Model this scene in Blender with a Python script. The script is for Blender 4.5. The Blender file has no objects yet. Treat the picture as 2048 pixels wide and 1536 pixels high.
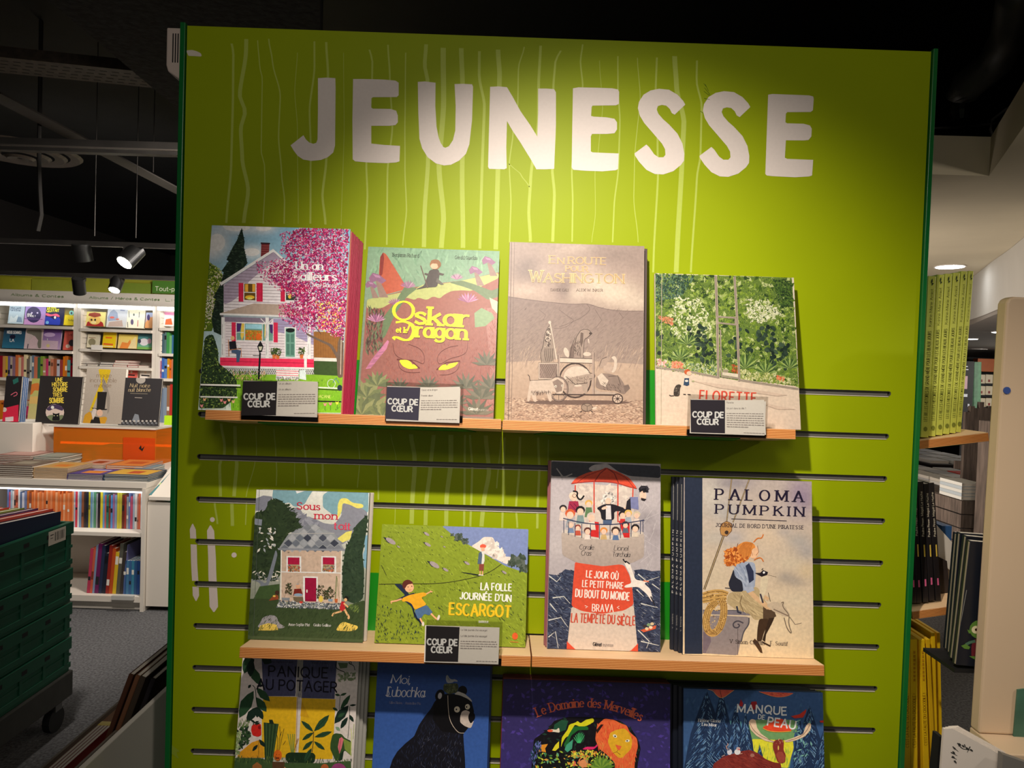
import bpy, math, random
from mathutils import Vector, Matrix
random.seed(7)
C = bpy.context.scene.collection
S = bpy.context.scene
# ------------------------------------------------ camera, world, lights, exposure
F = 1400.0
PITCH, YAW, ROLL = -0.02444, 0.00422, 0.03291
CAM = Vector((0, -1.4, 1.55))
fwd = Vector((math.sin(YAW)*math.cos(PITCH), math.cos(YAW)*math.cos(PITCH), math.sin(PITCH)))
r0 = Vector((math.cos(YAW), -math.sin(YAW), 0)); u0 = r0.cross(fwd)
CR = r0*math.cos(ROLL) + u0*math.sin(ROLL); CU = -r0*math.sin(ROLL) + u0*math.cos(ROLL)
cd = bpy.data.cameras.new('camera'); co = bpy.data.objects.new('camera', cd); C.objects.link(co)
cd.sensor_width = 36; cd.lens = F/2048*36; cd.clip_start = .05; cd.clip_end = 60
co.matrix_world = Matrix(((CR.x, CU.x, -fwd.x, CAM.x), (CR.y, CU.y, -fwd.y, CAM.y), (CR.z, CU.z, -fwd.z, CAM.z), (0, 0, 0, 1)))
S.camera = co
S.view_settings.view_transform = 'Standard'; S.view_settings.look = 'None'
S.view_settings.gamma = 1; S.view_settings.use_curve_mapping = False
S.view_settings.exposure = 0.0
w = bpy.data.worlds.new('world'); S.world = w; w.use_nodes = True
w.node_tree.nodes['Background'].inputs[0].default_value = (.9, .95, 1, 1)
w.node_tree.nodes['Background'].inputs[1].default_value = .035

def aim(o, t):
    o.rotation_euler = (Vector(t)-o.location).to_track_quat('-Z', 'Y').to_euler()
def light(name, kind, loc, target, power, col=(1, .9, .78), **k):
    l = bpy.data.lights.new(name, kind); l.energy = power; l.color = col
    for a, b in k.items(): setattr(l, a, b)
    o = bpy.data.objects.new(name, l); C.objects.link(o); o.location = loc
    aim(o, target); return o
# the ceiling spot that lights the green panel
light('panel_spotlight', 'SPOT', (-.049, -.986, 2.253), (.195, 0, 1.335), 102, (1, .89, .77), spot_size=math.radians(80), spot_blend=1, shadow_soft_size=.022)
# further shop lamps, with unseen fill lights added among them
light('front_fill', 'AREA', (0, -2.45, 1.5), (0, 0, 1.3), 3.8, (1, .93, .86), size=2.2)  # added soft fill behind the camera, lifts the shadows on the panel
light('aisle_spotlight', 'AREA', (0, -2.2, 2.5), (.1, 0, 1.3), 7.5, (1, .9, .78), size=.4)
light('table_spotlight', 'SPOT', (-1.2, 2.0, 2.75), (-3.3, 3.4, .7), 230, (1, .9, .8), spot_size=math.radians(100), spot_blend=.6, shadow_soft_size=.15)
light('crate_fill_spot', 'SPOT', (-1.5, .75, 2.85), (-2.8, 3.0, .4), 190, (1, .91, .82), spot_size=math.radians(84), spot_blend=.7, shadow_soft_size=.12)  # added unseen spot, brightens crates and cabinet fronts from the camera side
light('wall_unit_spotlight', 'SPOT', (-1.6, 3.8, 2.5), (-4.6, 5.8, 1.3), 260, (1, .92, .84), spot_size=math.radians(110), spot_blend=.6, shadow_soft_size=.2)
light('right_fill_spot', 'SPOT', (2.2, -.9, 2.35), (1.02, .07, 1.25), 60, (1, .9, .8), spot_size=math.radians(36), spot_blend=1, shadow_soft_size=.05)  # added unseen spot, brightens the lime green spines
light('right_aisle_light', 'AREA', (2.6, .2, 2.15), (1.5, .4, .4), 16, (1, .88, .74), size=.4)
light('far_right_light', 'AREA', (7.2, 6.5, 1.95), (4.6, 7., .3), 75, (1, .93, .85), size=.8)
light('soffit_fill', 'AREA', (1.5, 3.0, .8), (3.0, 4.6, 2.4), 38, (1, .86, .74), size=.8)  # added fill hidden behind the panel, points up to brighten soffit and fascia

# ------------------------------------------------ helpers
def lin(c, g=1.):
    o = []
    for v in c[:3]:
        v = v/255.
        v = v/12.92 if v <= .04045 else ((v+.055)/1.055)**2.4
        o.append(min(.93, v*g))
    return (*o, 1)
MATS = {}
def mat(name, col, rough=.5, metal=0, noise=0, nscale=20, bump=0, emit=0, alpha=1, trans=0, gain=1., coat=0, stretch=None):
    if name in MATS: return MATS[name]
    m = bpy.data.materials.new(name); m.use_nodes = True; n = m.node_tree.nodes; l = m.node_tree.links
    b = n['Principled BSDF']; c = lin(col, gain)
    b.inputs['Base Color'].default_value = c; b.inputs['Roughness'].default_value = rough
    b.inputs['Metallic'].default_value = metal
    if coat: b.inputs['Coat Weight'].default_value = coat; b.inputs['Coat Roughness'].default_value = .15
    if noise or bump:
        tc = n.new('ShaderNodeTexCoord'); t = n.new('ShaderNodeTexNoise'); t.inputs['Scale'].default_value = nscale; t.inputs['Detail'].default_value = 4
        if stretch:
            mp = n.new('ShaderNodeMapping'); mp.inputs['Scale'].default_value = stretch; l.new(tc.outputs['Object'], mp.inputs[0]); l.new(mp.outputs[0], t.inputs['Vector'])
        else: l.new(tc.outputs['Object'], t.inputs['Vector'])
        if noise:
            r = n.new('ShaderNodeValToRGB'); r.color_ramp.elements[0].position = .3; r.color_ramp.elements[1].position = .7
            r.color_ramp.elements[0].color = (*[max(0, v*(1-noise)) for v in c[:3]], 1); r.color_ramp.elements[1].color = (*[min(1, v*(1+noise)) for v in c[:3]], 1)
            l.new(t.outputs[0], r.inputs[0]); l.new(r.outputs[0], b.inputs['Base Color'])
        if bump:
            bp = n.new('ShaderNodeBump'); bp.inputs['Strength'].default_value = bump; bp.inputs['Distance'].default_value = .004
            l.new(t.outputs[0], bp.inputs['Height']); l.new(bp.outputs[0], b.inputs['Normal'])
    if emit:
        b.inputs['Emission Color'].default_value = c; b.inputs['Emission Strength'].default_value = emit
    if trans: b.inputs['Transmission Weight'].default_value = trans
    if alpha < 1: b.inputs['Alpha'].default_value = alpha
    MATS[name] = m; return m
def clear_mat(name, col, amount=.12, rough=.05):
    m = bpy.data.materials.new(name); m.use_nodes = True; n = m.node_tree.nodes; l = m.node_tree.links
    n.remove(n['Principled BSDF']); t = n.new('ShaderNodeBsdfTransparent'); g = n.new('ShaderNodeBsdfPrincipled'); x = n.new('ShaderNodeMixShader')
    t.inputs[0].default_value = lin(col); g.inputs['Base Color'].default_value = lin(col) if amount > .1 else (.01, .01, .01, 1); g.inputs['Roughness'].default_value = rough
    x.inputs[0].default_value = amount
    l.new(t.outputs[0], x.inputs[1]); l.new(g.outputs[0], x.inputs[2]); l.new(x.outputs[0], n['Material Output'].inputs[0])
    MATS[name] = m; return m
# printed surface: colours stored on the faces, slight ink mottling
def print_mat(name, rough, ns=.1, coat=0):
    m = bpy.data.materials.new(name); m.use_nodes = True; n = m.node_tree.nodes; l = m.node_tree.links
    b = n['Principled BSDF']; b.inputs['Roughness'].default_value = rough
    if coat: b.inputs['Coat Weight'].default_value = coat; b.inputs['Coat Roughness'].default_value = .12
    a = n.new('ShaderNodeAttribute'); a.attribute_name = 'ink'
    tc = n.new('ShaderNodeTexCoord'); t = n.new('ShaderNodeTexNoise'); t.inputs['Scale'].default_value = 160; t.inputs['Detail'].default_value = 5
    l.new(tc.outputs['Object'], t.inputs['Vector'])
    r = n.new('ShaderNodeMapRange'); r.inputs['From Min'].default_value = .3; r.inputs['From Max'].default_value = .7; r.inputs['To Min'].default_value = 1-ns; r.inputs['To Max'].default_value = 1+ns
    l.new(t.outputs[0], r.inputs['Value'])
    x = n.new('ShaderNodeVectorMath'); x.operation = 'SCALE'; l.new(a.outputs['Color'], x.inputs[0]); l.new(r.outputs[0], x.inputs['Scale'])
    l.new(x.outputs[0], b.inputs['Base Color']); return m
PRINT = print_mat('printed_cover', .42, .1); MATTE = print_mat('printed_matte', .5, .07); VINYL = print_mat('painted_vinyl', .52, .02)
for m_ in (PRINT, VINYL): m_.node_tree.nodes['Principled BSDF'].inputs['Specular IOR Level'].default_value = .2
# cover board coloured per object
def objcol_mat(name, rough):
    m = bpy.data.materials.new(name); m.use_nodes = True; n = m.node_tree.nodes; l = m.node_tree.links
    oi = n.new('ShaderNodeObjectInfo'); l.new(oi.outputs['Color'], n['Principled BSDF'].inputs['Base Color']); n['Principled BSDF'].inputs['Roughness'].default_value = rough
    return m
COVER = objcol_mat('cover_board', .4)
def pages_mat():
    m = mat('page_edges', (232, 222, 205), .8); n = m.node_tree.nodes; l = m.node_tree.links
    tc = n.new('ShaderNodeTexCoord'); wv = n.new('ShaderNodeTexWave'); wv.bands_direction = 'Y'; wv.inputs['Scale'].default_value = 260; wv.inputs['Distortion'].default_value = 1.5
    l.new(tc.outputs['Object'], wv.inputs['Vector']); r = n.new('ShaderNodeValToRGB')
    r.color_ramp.elements[0].color = (.5, .45, .38, 1); r.color_ramp.elements[1].color = (.8, .75, .66, 1); l.new(wv.outputs[0], r.inputs[0]); l.new(r.outputs[0], n['Principled BSDF'].inputs['Base Color'])
    return m
PAGES = pages_mat()

def mesh(name, vs, fs, mats, mi=None, smooth=False):
    me = bpy.data.meshes.new(name); me.from_pydata([tuple(v) for v in vs], [], fs)
    for m in (mats if isinstance(mats, (list, tuple)) else [mats]): me.materials.append(m)
    if mi: me.polygons.foreach_set('material_index', mi)
    if smooth: me.polygons.foreach_set('use_smooth', [True]*len(me.polygons))
    me.update(); return me
def link(name, data, parent=None, loc=None, rot=None, M=None, color=None):
    o = bpy.data.objects.new(name, data); C.objects.link(o)
    if parent: o.parent = parent
    if M is not None: o.matrix_local = M
    if loc is not None: o.location = loc
    if rot is not None: o.rotation_euler = rot
    if color: o.color = lin(color)
    return o
def tag(o, label=None, cat=None, group=None, kind=None):
    if label: o['label'] = label
    if cat: o['category'] = cat
    if group: o['group'] = group
    if kind: o['kind'] = kind
    return o
class MB:
    def __init__(s): s.v = []; s.f = []; s.m = []
    def quad(s, a, b, c, d, mi=0):
        n = len(s.v); s.v += [Vector(a), Vector(b), Vector(c), Vector(d)]; s.f.append((n, n+1, n+2, n+3)); s.m.append(mi); return s
    def box(s, x0, x1, y0, y1, z0, z1, mi=0, M=None):
        n = len(s.v); P = [Vector((x, y, z)) for x in (x0, x1) for y in (y0, y1) for z in (z0, z1)]
        if M is not None: P = [M @ p for p in P]
        s.v += P
        for f in ((0, 1, 3, 2), (4, 6, 7, 5), (0, 4, 5, 1), (2, 3, 7, 6), (0, 2, 6, 4), (1, 5, 7, 3)): s.f.append(tuple(n+i for i in f)); s.m.append(mi)
        return s
    def prism(s, pts, axis, a, b, mi=0):
        # extrude a 2D outline along an axis; outline coords are the two other axes in order
        def mk(p, t):
            return Vector({'x': (t, p[0], p[1]), 'y': (p[0], t, p[1]), 'z': (p[0], p[1], t)}[axis])
        n = len(s.v); k = len(pts); s.v += [mk(p, a) for p in pts]+[mk(p, b) for p in pts]
        s.f += [tuple(range(n, n+k))[::-1], tuple(range(n+k, n+2*k))]; s.m += [mi, mi]
        for i in range(k): j = (i+1) % k; s.f.append((n+i, n+j, n+k+j, n+k+i)); s.m.append(mi)
        return s
    def tube(s, pts, r, seg=8, mi=0, cap=True):
        pts = [Vector(p) for p in pts]; rs = r if isinstance(r, (list, tuple)) else [r]*len(pts); n0 = len(s.v)
        for i, p in enumerate(pts):
            d = (pts[min(i+1, len(pts)-1)]-pts[max(i-1, 0)]).normalized(); a = d.orthogonal().normalized()
            if abs(d.z) < .9: a = d.cross(Vector((0, 0, 1))).normalized()
            b = d.cross(a)
            for k in range(seg):
                t = 2*math.pi*k/seg; s.v.append(p+(a*math.cos(t)+b*math.sin(t))*rs[i])
        for i in range(len(pts)-1):
            for k in range(seg):
                q = (k+1) % seg; s.f.append((n0+i*seg+k, n0+i*seg+q, n0+(i+1)*seg+q, n0+(i+1)*seg+k)); s.m.append(mi)
        if cap:
            s.f.append(tuple(n0+k for k in range(seg))[::-1]); s.m.append(mi)
            e = n0+(len(pts)-1)*seg; s.f.append(tuple(e+k for k in range(seg))); s.m.append(mi)
        return s
    def build(s, name, mats, parent=None, bevel=0, smooth=False, **k):
        me = mesh(name, s.v, s.f, mats, s.m, smooth); o = link(name, me, parent, **k)
        if bevel:
            b = o.modifiers.new('bevel', 'BEVEL'); b.width = bevel; b.segments = 2; b.limit_method = 'ANGLE'
        return o
def empty(name, loc=(0, 0, 0), rot=(0, 0, 0), M=None):
    o = bpy.data.objects.new(name, None); C.objects.link(o); o.empty_display_size = .05
    if M is not None: o.matrix_world = M
    else: o.location = loc; o.rotation_euler = rot
    return o
# point of the world seen at a photo pixel, on the plane y = const (or z / x = const)
def ray(px, py): return fwd + CR*((px-1024)/F) - CU*((py-768)/F)
def W(px, py, y=None, z=None, x=None):
    d = ray(px, py)
    t = (y-CAM.y)/d.y if y is not None else ((z-CAM.z)/d.z if z is not None else (x-CAM.x)/d.x)
    return CAM + d*t
def rect(px0, py0, px1, py1, y):
    xm, ym = (px0+px1)/2, (py0+py1)/2
    return W(px0, ym, y).x, W(px1, ym, y).x, W(xm, py1, y).z, W(xm, py0, y).z   # x0,x1,z0,z1

# ------------------------------------------------ stroke lettering (drawn here, no font file)
G = {
'A': '.72|0 0 .36 1 .72 0;.14 .36 .58 .36', 'B': '.6|0 0 0 1;0 1 @ .3 .75 .26 .25 90 -90 0 .5;0 .5 @ .3 .25 .3 .25 90 -90 0 0',
'C': '.68|@ .38 .5 .38 .5 48 312', 'D': '.68|0 0 0 1;0 1 @ .28 .5 .4 .5 90 -90 0 0', 'E': '.52|0 0 0 1;0 1 .52 1;0 .52 .44 .52;0 0 .52 0',
'F': '.5|0 0 0 1;0 1 .5 1;0 .5 .42 .5', 'G': '.74|@ .38 .5 .38 .5 48 335;.42 .46 .74 .46;.72 .46 .72 .1', 'H': '.66|0 0 0 1;.66 0 .66 1;0 .52 .66 .52',
'I': '0|0 0 0 1', 'J': '.4|.38 1 @ .18 .24 .2 .24 0 -170', 'K': '.62|0 0 0 1;.58 1 0 .42;.2 .6 .62 0', 'L': '.5|0 0 0 1;0 0 .5 0',
'M': '.84|0 0 0 1;0 1 .42 .12 .84 1;.84 1 .84 0', 'N': '.68|0 0 0 1;0 1 .68 0;.68 0 .68 1', 'O': '.78|@ .39 .5 .39 .5 0 360',
'P': '.58|0 0 0 1;0 1 @ .28 .73 .28 .27 90 -90 0 .46', 'Q': '.78|@ .39 .5 .39 .5 0 360;.45 .25 .8 -.1', 'R': '.62|0 0 0 1;0 1 @ .28 .73 .28 .27 90 -90 0 .46;.28 .46 .62 0',
'S': '.56|.52 .84 .42 .96 .28 1 .12 .95 .03 .8 .06 .65 .18 .55 .4 .46 .52 .35 .55 .22 .47 .07 .3 0 .14 .03 .02 .16', 'T': '.62|0 1 .62 1;.31 0 .31 1',
'U': '.66|0 1 @ .33 .3 .33 .3 180 360 .66 1', 'V': '.7|0 1 .35 0 .7 1', 'W': '1|0 1 .25 0 .5 .9 .75 0 1 1', 'X': '.66|0 0 .66 1;0 1 .66 0', 'Y': '.66|0 1 .33 .5 .66 1;.33 .5 .33 0', 'Z': '.6|0 1 .6 1 0 0 .6 0',
'a': '.5|@ .24 .32 .24 .32 20 340;.48 .66 .48 0', 'b': '.5|0 1 0 0;@ .24 .33 .26 .33 150 -150', 'c': '.46|@ .26 .33 .26 .33 50 310', 'd': '.5|@ .26 .33 .26 .33 30 330;.5 1 .5 0',
'e': '.5|.02 .36 .5 .36 @ .26 .33 .25 .33 10 320', 'f': '.32|.12 0 .12 .8 @ .27 .8 .15 .2 180 60;0 .64 .3 .64', 'g': '.5|@ .24 .34 .24 .31 30 330;.48 .64 .48 -.1 @ .24 -.08 .24 .2 0 -150',
'h': '.48|0 0 0 1;@ .24 .42 .24 .24 170 0 .48 0', 'i': '0|0 0 0 .66;0 .84 0 .94', 'j': '.1|.1 .66 .1 -.15 -.05 -.28;.1 .84 .1 .94', 'k': '.46|0 0 0 1;.42 .66 0 .25;.15 .4 .46 0', 'l': '0|0 0 0 1',
'm': '.8|0 0 0 .66;@ .2 .46 .2 .2 170 0 .4 0;@ .6 .46 .2 .2 180 0 .8 0', 'n': '.48|0 0 0 .66;@ .24 .42 .24 .24 170 0 .48 0', 'o': '.54|@ .27 .33 .27 .33 0 360', 'p': '.5|0 .66 0 -.3;@ .24 .33 .26 .33 150 -150',
'q': '.5|@ .26 .33 .26 .33 30 330;.5 .66 .5 -.3', 'r': '.3|0 0 0 .66;@ .24 .4 .24 .26 170 70', 's': '.42|.38 .56 .28 .65 .14 .65 .04 .56 .06 .44 .2 .36 .34 .28 .4 .16 .32 .03 .16 0 .02 .1',
't': '.32|.12 .9 .12 .15 @ .24 .15 .12 .15 180 290;0 .66 .3 .66', 'u': '.48|0 .66 @ .24 .25 .24 .25 180 360;.48 .66 .48 0', 'v': '.48|0 .66 .24 0 .48 .66', 'w': '.72|0 .66 .18 0 .36 .6 .54 0 .72 .66',
'x': '.46|0 0 .46 .66;0 .66 .46 0', 'y': '.48|0 .66 .25 0;.48 .66 .18 -.22 .02 -.3', 'z': '.44|0 .66 .44 .66 0 0 .44 0', "'": '.05|.03 1 .0 .78', ',': '.08|.06 .08 0 -.14', '.': '.02|0 0 .01 .07', '-': '.3|0 .36 .3 .36', '!': '.02|0 1 0 .3;0 .08 0 0', ':': '.02|0 .1 0 .02;0 .6 0 .5',
'&': '.66|.66 0 .12 .78 @ .28 .82 .16 .18 180 0 .06 .38 @ .26 .22 .24 .22 160 330 .62 .42', '/': '.4|0 -.05 .4 1.05', '?': '.4|0 .8 .1 .98 .25 1 .38 .86 .34 .66 .2 .5 .2 .3;.2 .08 .2 0', 'OE': '1.04|@ .39 .5 .39 .5 70 290;.52 0 .52 1;.52 1 1.04 1;.52 .52 .96 .52;.52 0 1.04 0',
}
for a, b, s in (('é', 'e', '.2 .78 .36 .96'), ('è', 'e', '.34 .78 .18 .96'), ('ê', 'e', '.1 .78 .26 .94 .42 .78'), ('ù', 'u', '.3 .78 .14 .96'), ('ô', 'o', '.11 .78 .27 .94 .43 .78'), ('É', 'E', '.18 1.12 .38 1.3'), ('Ê', 'E', '.08 1.12 .26 1.28 .44 1.12'), ('Ù', 'U', '.38 1.1 .2 1.28'), ('È', 'E', '.4 1.12 .2 1.3')):
    G[a] = G[b]+';'+s
G['Œ'] = G['OE']
def glyph(ch):
    wd, st = G.get(ch, G['-']).split('|'); out = []
    for s in st.split(';'):
        t = s.split(); i = 0; p = []
        while i < len(t):
            if t[i] == '@':
                cx, cy, rx, ry, a0, a1 = map(float, t[i+1:i+7]); i += 7; n = max(4, int(abs(a1-a0)/22))
                for k in range(n+1):
                    a = math.radians(a0+(a1-a0)*k/n); p.append((cx+rx*math.cos(a), cy+ry*math.sin(a)))
            else: p.append((float(t[i]), float(t[i+1]))); i += 2
        out.append(p)
    return float(wd), out
def clip(poly, w, h):
    def run(P, f, g):
        o = []
        for i in range(len(P)):
            a, b = P[i-1], P[i]; fa, fb = f(a), f(b)
            if (fa >= 0) != (fb >= 0):
                t = fa/(fa-fb); o.append(tuple(a[k]+(b[k]-a[k])*t for k in range(len(a))))
            if fb >= 0: o.append(b)
        return o
    for f in (lambda p: p[0], lambda p: w-p[0], lambda p: p[1], lambda p: h-p[1]):
        if len(poly) < 3: return []
        poly = run(poly, f, 0)
    return poly
def pn(s):
    if isinstance(s, str):
        t = list(map(float, s.split())); return list(zip(t[::2], t[1::2]))
    return s
def chaikin(P, it=2, closed=True, mx=11.):
    for _ in range(it):
        Q = [] if closed else [P[0]]; n = len(P)
        for i in range(n if closed else n-1):
            a, b = P[i], P[(i+1) % n]; l = math.hypot(b[0]-a[0], b[1]-a[1]) or 1; t = min(.25, mx/l); Q += [(a[0]*(1-t)+b[0]*t, a[1]*(1-t)+b[1]*t), (a[0]*t+b[0]*(1-t), a[1]*t+b[1]*(1-t))]
        if not closed: Q.append(P[-1])
        P = Q; mx *= .4
    return P
def inside(p, P):
    x, y = p; c = False
    for i in range(len(P)):
        x1, y1 = P[i-1]; x2, y2 = P[i]
        if (y1 > y) != (y2 > y) and x < (x2-x1)*(y-y1)/(y2-y1)+x1: c = not c
    return c
class Art:
    """Flat print on a rectangle of w x h metres whose local frame is M (x right, z up, -y outwards).
    Drawing coordinates are those of a photo crop (offset, scale), carried onto the surface."""
    def __init__(s, M, w, h, ox=0, oy=0, sc=1., gain=1.6, step=4e-5, base=2e-4, off=(0, 0)):
        s.w, s.h, s.gain, s.step = w, h, gain, step; s.v = []; s.f = []; s.c = []; s.z = base; s.off = off; s.thick = .0009
        O = M.translation; U = (M.to_3x3() @ Vector((1, 0, 0))).normalized(); V = (M.to_3x3() @ Vector((0, 0, 1))).normalized(); N = U.cross(V)
        k = N.dot(O-CAM); uc = U.dot(CAM-O); vc = V.dot(CAM-O)
        def f(px, py):
            d = ray(ox+px/sc, oy+py/sc); nd = N.dot(d); return ((k*U.dot(d)+uc*nd)/nd + s.off[0], (k*V.dot(d)+vc*nd)/nd + s.off[1])
        s.f_ = f
    def lay(s, n=1): s.z += s.step*n
    def raw(s, P, cols, dz=0):
        Q = clip([(p[0], p[1], *c) for p, c in zip(P, cols)], s.w, s.h)
        if len(Q) < 3: return
        n = len(s.v); s.v += [(q[0], -(s.z+dz), q[1]) for q in Q]; s.f.append(tuple(range(n, n+len(Q)))); s.c += [q[2:5]+(1,) for q in Q]
    def poly(s, pts, col, col2=None, lay=1, dz=0, sharp=0):
        ps = isinstance(pts, str); pts = pn(pts)
        if ps and len(pts) >= 7 and not sharp: pts = chaikin(pts)
        if lay: s.lay()
        c = lin(col, s.gain)[:3]
        if col2:
            c2 = lin(col2, s.gain)[:3]; y0 = min(p[1] for p in pts); y1 = max(p[1] for p in pts)
            cols = [tuple(c[k]+(c2[k]-c[k])*(p[1]-y0)/(y1-y0+1e-9) for k in range(3)) for p in pts]
        else: cols = [c]*len(pts)
        s.raw([s.f_(*p) for p in pts], cols, dz)
    def fill(s, col, col2=None):
        c = lin(col, s.gain)[:3]; c2 = lin(col2 or col, s.gain)[:3]; s.lay()
        s.raw([(0, 0), (s.w, 0), (s.w, s.h), (0, s.h)], [c2, c2, c, c])
    def rect(s, x0, y0, x1, y1, col, col2=None, sl=.033): s.poly([(x0, y0), (x1, y0+(x1-x0)*sl), (x1, y1+(x1-x0)*sl), (x0, y1)], col, col2)
    def ell(s, cx, cy, rx, ry, col, rot=0, n=16, lay=1):
        r = math.radians(rot); s.poly([(cx+rx*math.cos(t)*math.cos(r)-ry*math.sin(t)*math.sin(r), cy+rx*math.cos(t)*math.sin(r)+ry*math.sin(t)*math.cos(r)) for t in (2*math.pi*i/n for i in range(n))], col, lay=lay)
    def line(s, pts, wd, col, wd2=None, lay=1, wh=None):
        ps = isinstance(pts, str); pts = pn(pts)
        if ps and len(pts) >= 4 and pts[0] != pts[-1]: pts = chaikin(pts, 2, False, 60)
        s.lay(1 if lay else .25)
        L = []; R = []; n = len(pts)
        for i, p in enumerate(pts):
            a = pts[max(0, i-1)]; b = pts[min(n-1, i+1)]
            if n > 2 and pts[0] == pts[-1] and i in (0, n-1): a = pts[-2]; b = pts[1]
            dx, dy = b[0]-a[0], b[1]-a[1]; l = math.hypot(dx, dy) or 1; t = wd+((wd2 if wd2 is not None else wd)-wd)*i/max(1, n-1)
            if wh is not None: t = wh+(wd-wh)*(abs(dy)/l)**1.3
            L.append((p[0]-dy/l*t/2, p[1]+dx/l*t/2)); R.append((p[0]+dy/l*t/2, p[1]-dx/l*t/2))
        for i in range(n-1): s.poly([L[i], L[i+1], R[i+1], R[i]], col, lay=0)
    def scat(s, n, reg, size, cols, asp=.45, ang=(0, 180), lay=2, sides=4):
        reg = pn(reg); x0 = min(p[0] for p in reg); x1 = max(p[0] for p in reg); y0 = min(p[1] for p in reg); y1 = max(p[1] for p in reg)
        s.lay(); k = 0; tr = 0; R = random
        while k < n and tr < n*6:
            tr += 1; x, y = R.uniform(x0, x1), R.uniform(y0, y1)
            if not inside((x, y), reg): continue
            k += 1; a = math.radians(R.uniform(*ang)); L = size*R.uniform(.6, 1.3); w = L*asp; ca, sa = math.cos(a), math.sin(a)
            if sides == 4: P = [(-L, 0), (0, -w), (L, 0), (0, w)]
            else: P = [(-L, 0), (-L*.3, -w), (L*.5, -w*.8), (L, 0), (L*.5, w*.8), (-L*.3, w)]
            s.poly([(x+u*ca-v*sa, y+u*sa+v*ca) for u, v in P], R.choice(cols), lay=0, dz=R.random()*s.step*lay*.9)
        s.lay(lay)
    def stroke(s, P, wd, wh, col):
        # split at sharp corners, pad the ends a little so that joints close
        runs = [[P[0]]]
        for i in range(1, len(P)):
            runs[-1].append(P[i])
            if i < len(P)-1:
                a1 = math.atan2(P[i][1]-P[i-1][1], P[i][0]-P[i-1][0]); a2 = math.atan2(P[i+1][1]-P[i][1], P[i+1][0]-P[i][0])
                if abs((a2-a1+math.pi) % (2*math.pi)-math.pi) > .75: runs.append([P[i]])
        for r in runs:
            r = list(r); e = wh*.5 if wh > wd*.6 else wh*.4
            for k, j in ((0, 1), (-1, -2)):
                dx, dy = r[k][0]-r[j][0], r[k][1]-r[j][1]; l = math.hypot(dx, dy) or 1
                if l > 1e-9: r[k] = (r[k][0]+dx/l*e*(.9 if len(runs) > 1 else .5), r[k][1]+dy/l*e*(.9 if len(runs) > 1 else .5))
            s.line(r, wd, col, lay=0, wh=wh)
    def soft(s, top, bot, blobs, nx=46, ny=60, amp=.0, fr=9):
        # smooth airbrushed ground: gradient plus gaussian patches given in drawing coordinates
        s.lay(); ct, cb = lin(top, s.gain)[:3], lin(bot, s.gain)[:3]; B = []
        for cx, cy, rx, ry, c, st in blobs:
            o = s.f_(cx, cy); a = s.f_(cx+rx, cy); b = s.f_(cx, cy+ry); B.append((o[0], o[1], abs(a[0]-o[0])+1e-6, abs(b[1]-o[1])+1e-6, lin(c, s.gain)[:3], st))
        n0 = len(s.v); R = random.Random(5); ph = [(R.uniform(-fr, fr), R.uniform(-fr, fr), R.uniform(0, 6.3)) for _ in range(7)]
        for j in range(ny+1):
            for i in range(nx+1):
                u, v = s.w*i/nx, s.h*j/ny; c = [cb[k]+(ct[k]-cb[k])*j/ny for k in range(3)]
                for ox, oy, rx, ry, bc, st in B:
                    g = st*math.exp(-((u-ox)/rx)**2-((v-oy)/ry)**2); c = [c[k]*(1-g)+bc[k]*g for k in range(3)]
                m = 1+amp*sum(math.sin(a*6*i/nx+b*8*j/ny+p) for a, b, p in ph)/3
                s.v.append((u, -s.z, v)); s.c.append((*[min(.93, max(0, q*m)) for q in c], 1))
        for j in range(ny):
            for i in range(nx):
                a = n0+j*(nx+1)+i; s.f.append((a, a+1, a+nx+2, a+nx+1))
    def text(s, tx, x0, y0, x1, y1, h, col, wt=.12, wl=None, serif=0, sp=.2, jit=0, slant=0, arc=0, shadow=None, outline=None):
        wl = wt if wl is None else wl
        adv = 0; items = []
        for ch in tx:
            if ch == ' ': adv += .42; continue
            wd, st = glyph(ch); items.append((adv, wd, st)); adv += wd+sp
        adv -= sp; L = math.hypot(x1-x0, y1-y0); kx = L/max(adv, .1); cx, sx = (x1-x0)/L, (y1-y0)/L; s.lay()
        for off, wd, st in items:
            jy = random.uniform(-jit, jit)*h; ja = random.uniform(-jit, jit)*1.2
            def T(p):
                u, v = p[0]-wd/2, p[1]; u, v = u-v*ja, v+u*ja
                X = (off+wd/2+u+v*slant*h/kx)*kx; q = X/L; Y = v*h+jy+arc*4*q*(1-q); dy = arc*4*(1-2*q)/L
                X -= v*h*dy
                return (x0+X*cx+Y*sx, y0+X*sx-Y*cx)
            for p in st:
                P = [T(q) for q in p]; s.stroke(P, wt*h, wl*h, col)
                if serif:
                    for a, b in ((p[0], p[1]), (p[-1], p[-2])):
                        if abs(a[1]-b[1]) > .9*abs(a[0]-b[0])*1.2 and (min(abs(a[1]-t) for t in (0, 1, .66, -.3)) < .03) and abs(a[1]-b[1]) > .2:
                            q = (serif+wt*.5)*h/kx
                            s.line([T((a[0]-q, a[1])), T((a[0]+(q if a[1] < .1 or a[1] > .9 else q*.5), a[1]))], max(wl, .075)*h, col, lay=0)
    def build(s, name, m, parent):
        if s.v and name in ('cover_print', 'spine_print', 'card_print'):
            ys = [v[1] for v in s.v]; y0, y1 = max(ys), min(ys); th = s.thick
            if y0-y1 > th: s.v = [(v[0], y0-(y0-v[1])/(y0-y1)*th, v[2]) for v in s.v]
        me = mesh(name, s.v, s.f, m); a = me.color_attributes.new('ink', 'FLOAT_COLOR', 'POINT')
        flat = [x for c in s.c for x in c]; a.data.foreach_set('color', flat)
        return link(name, me, parent)
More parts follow.
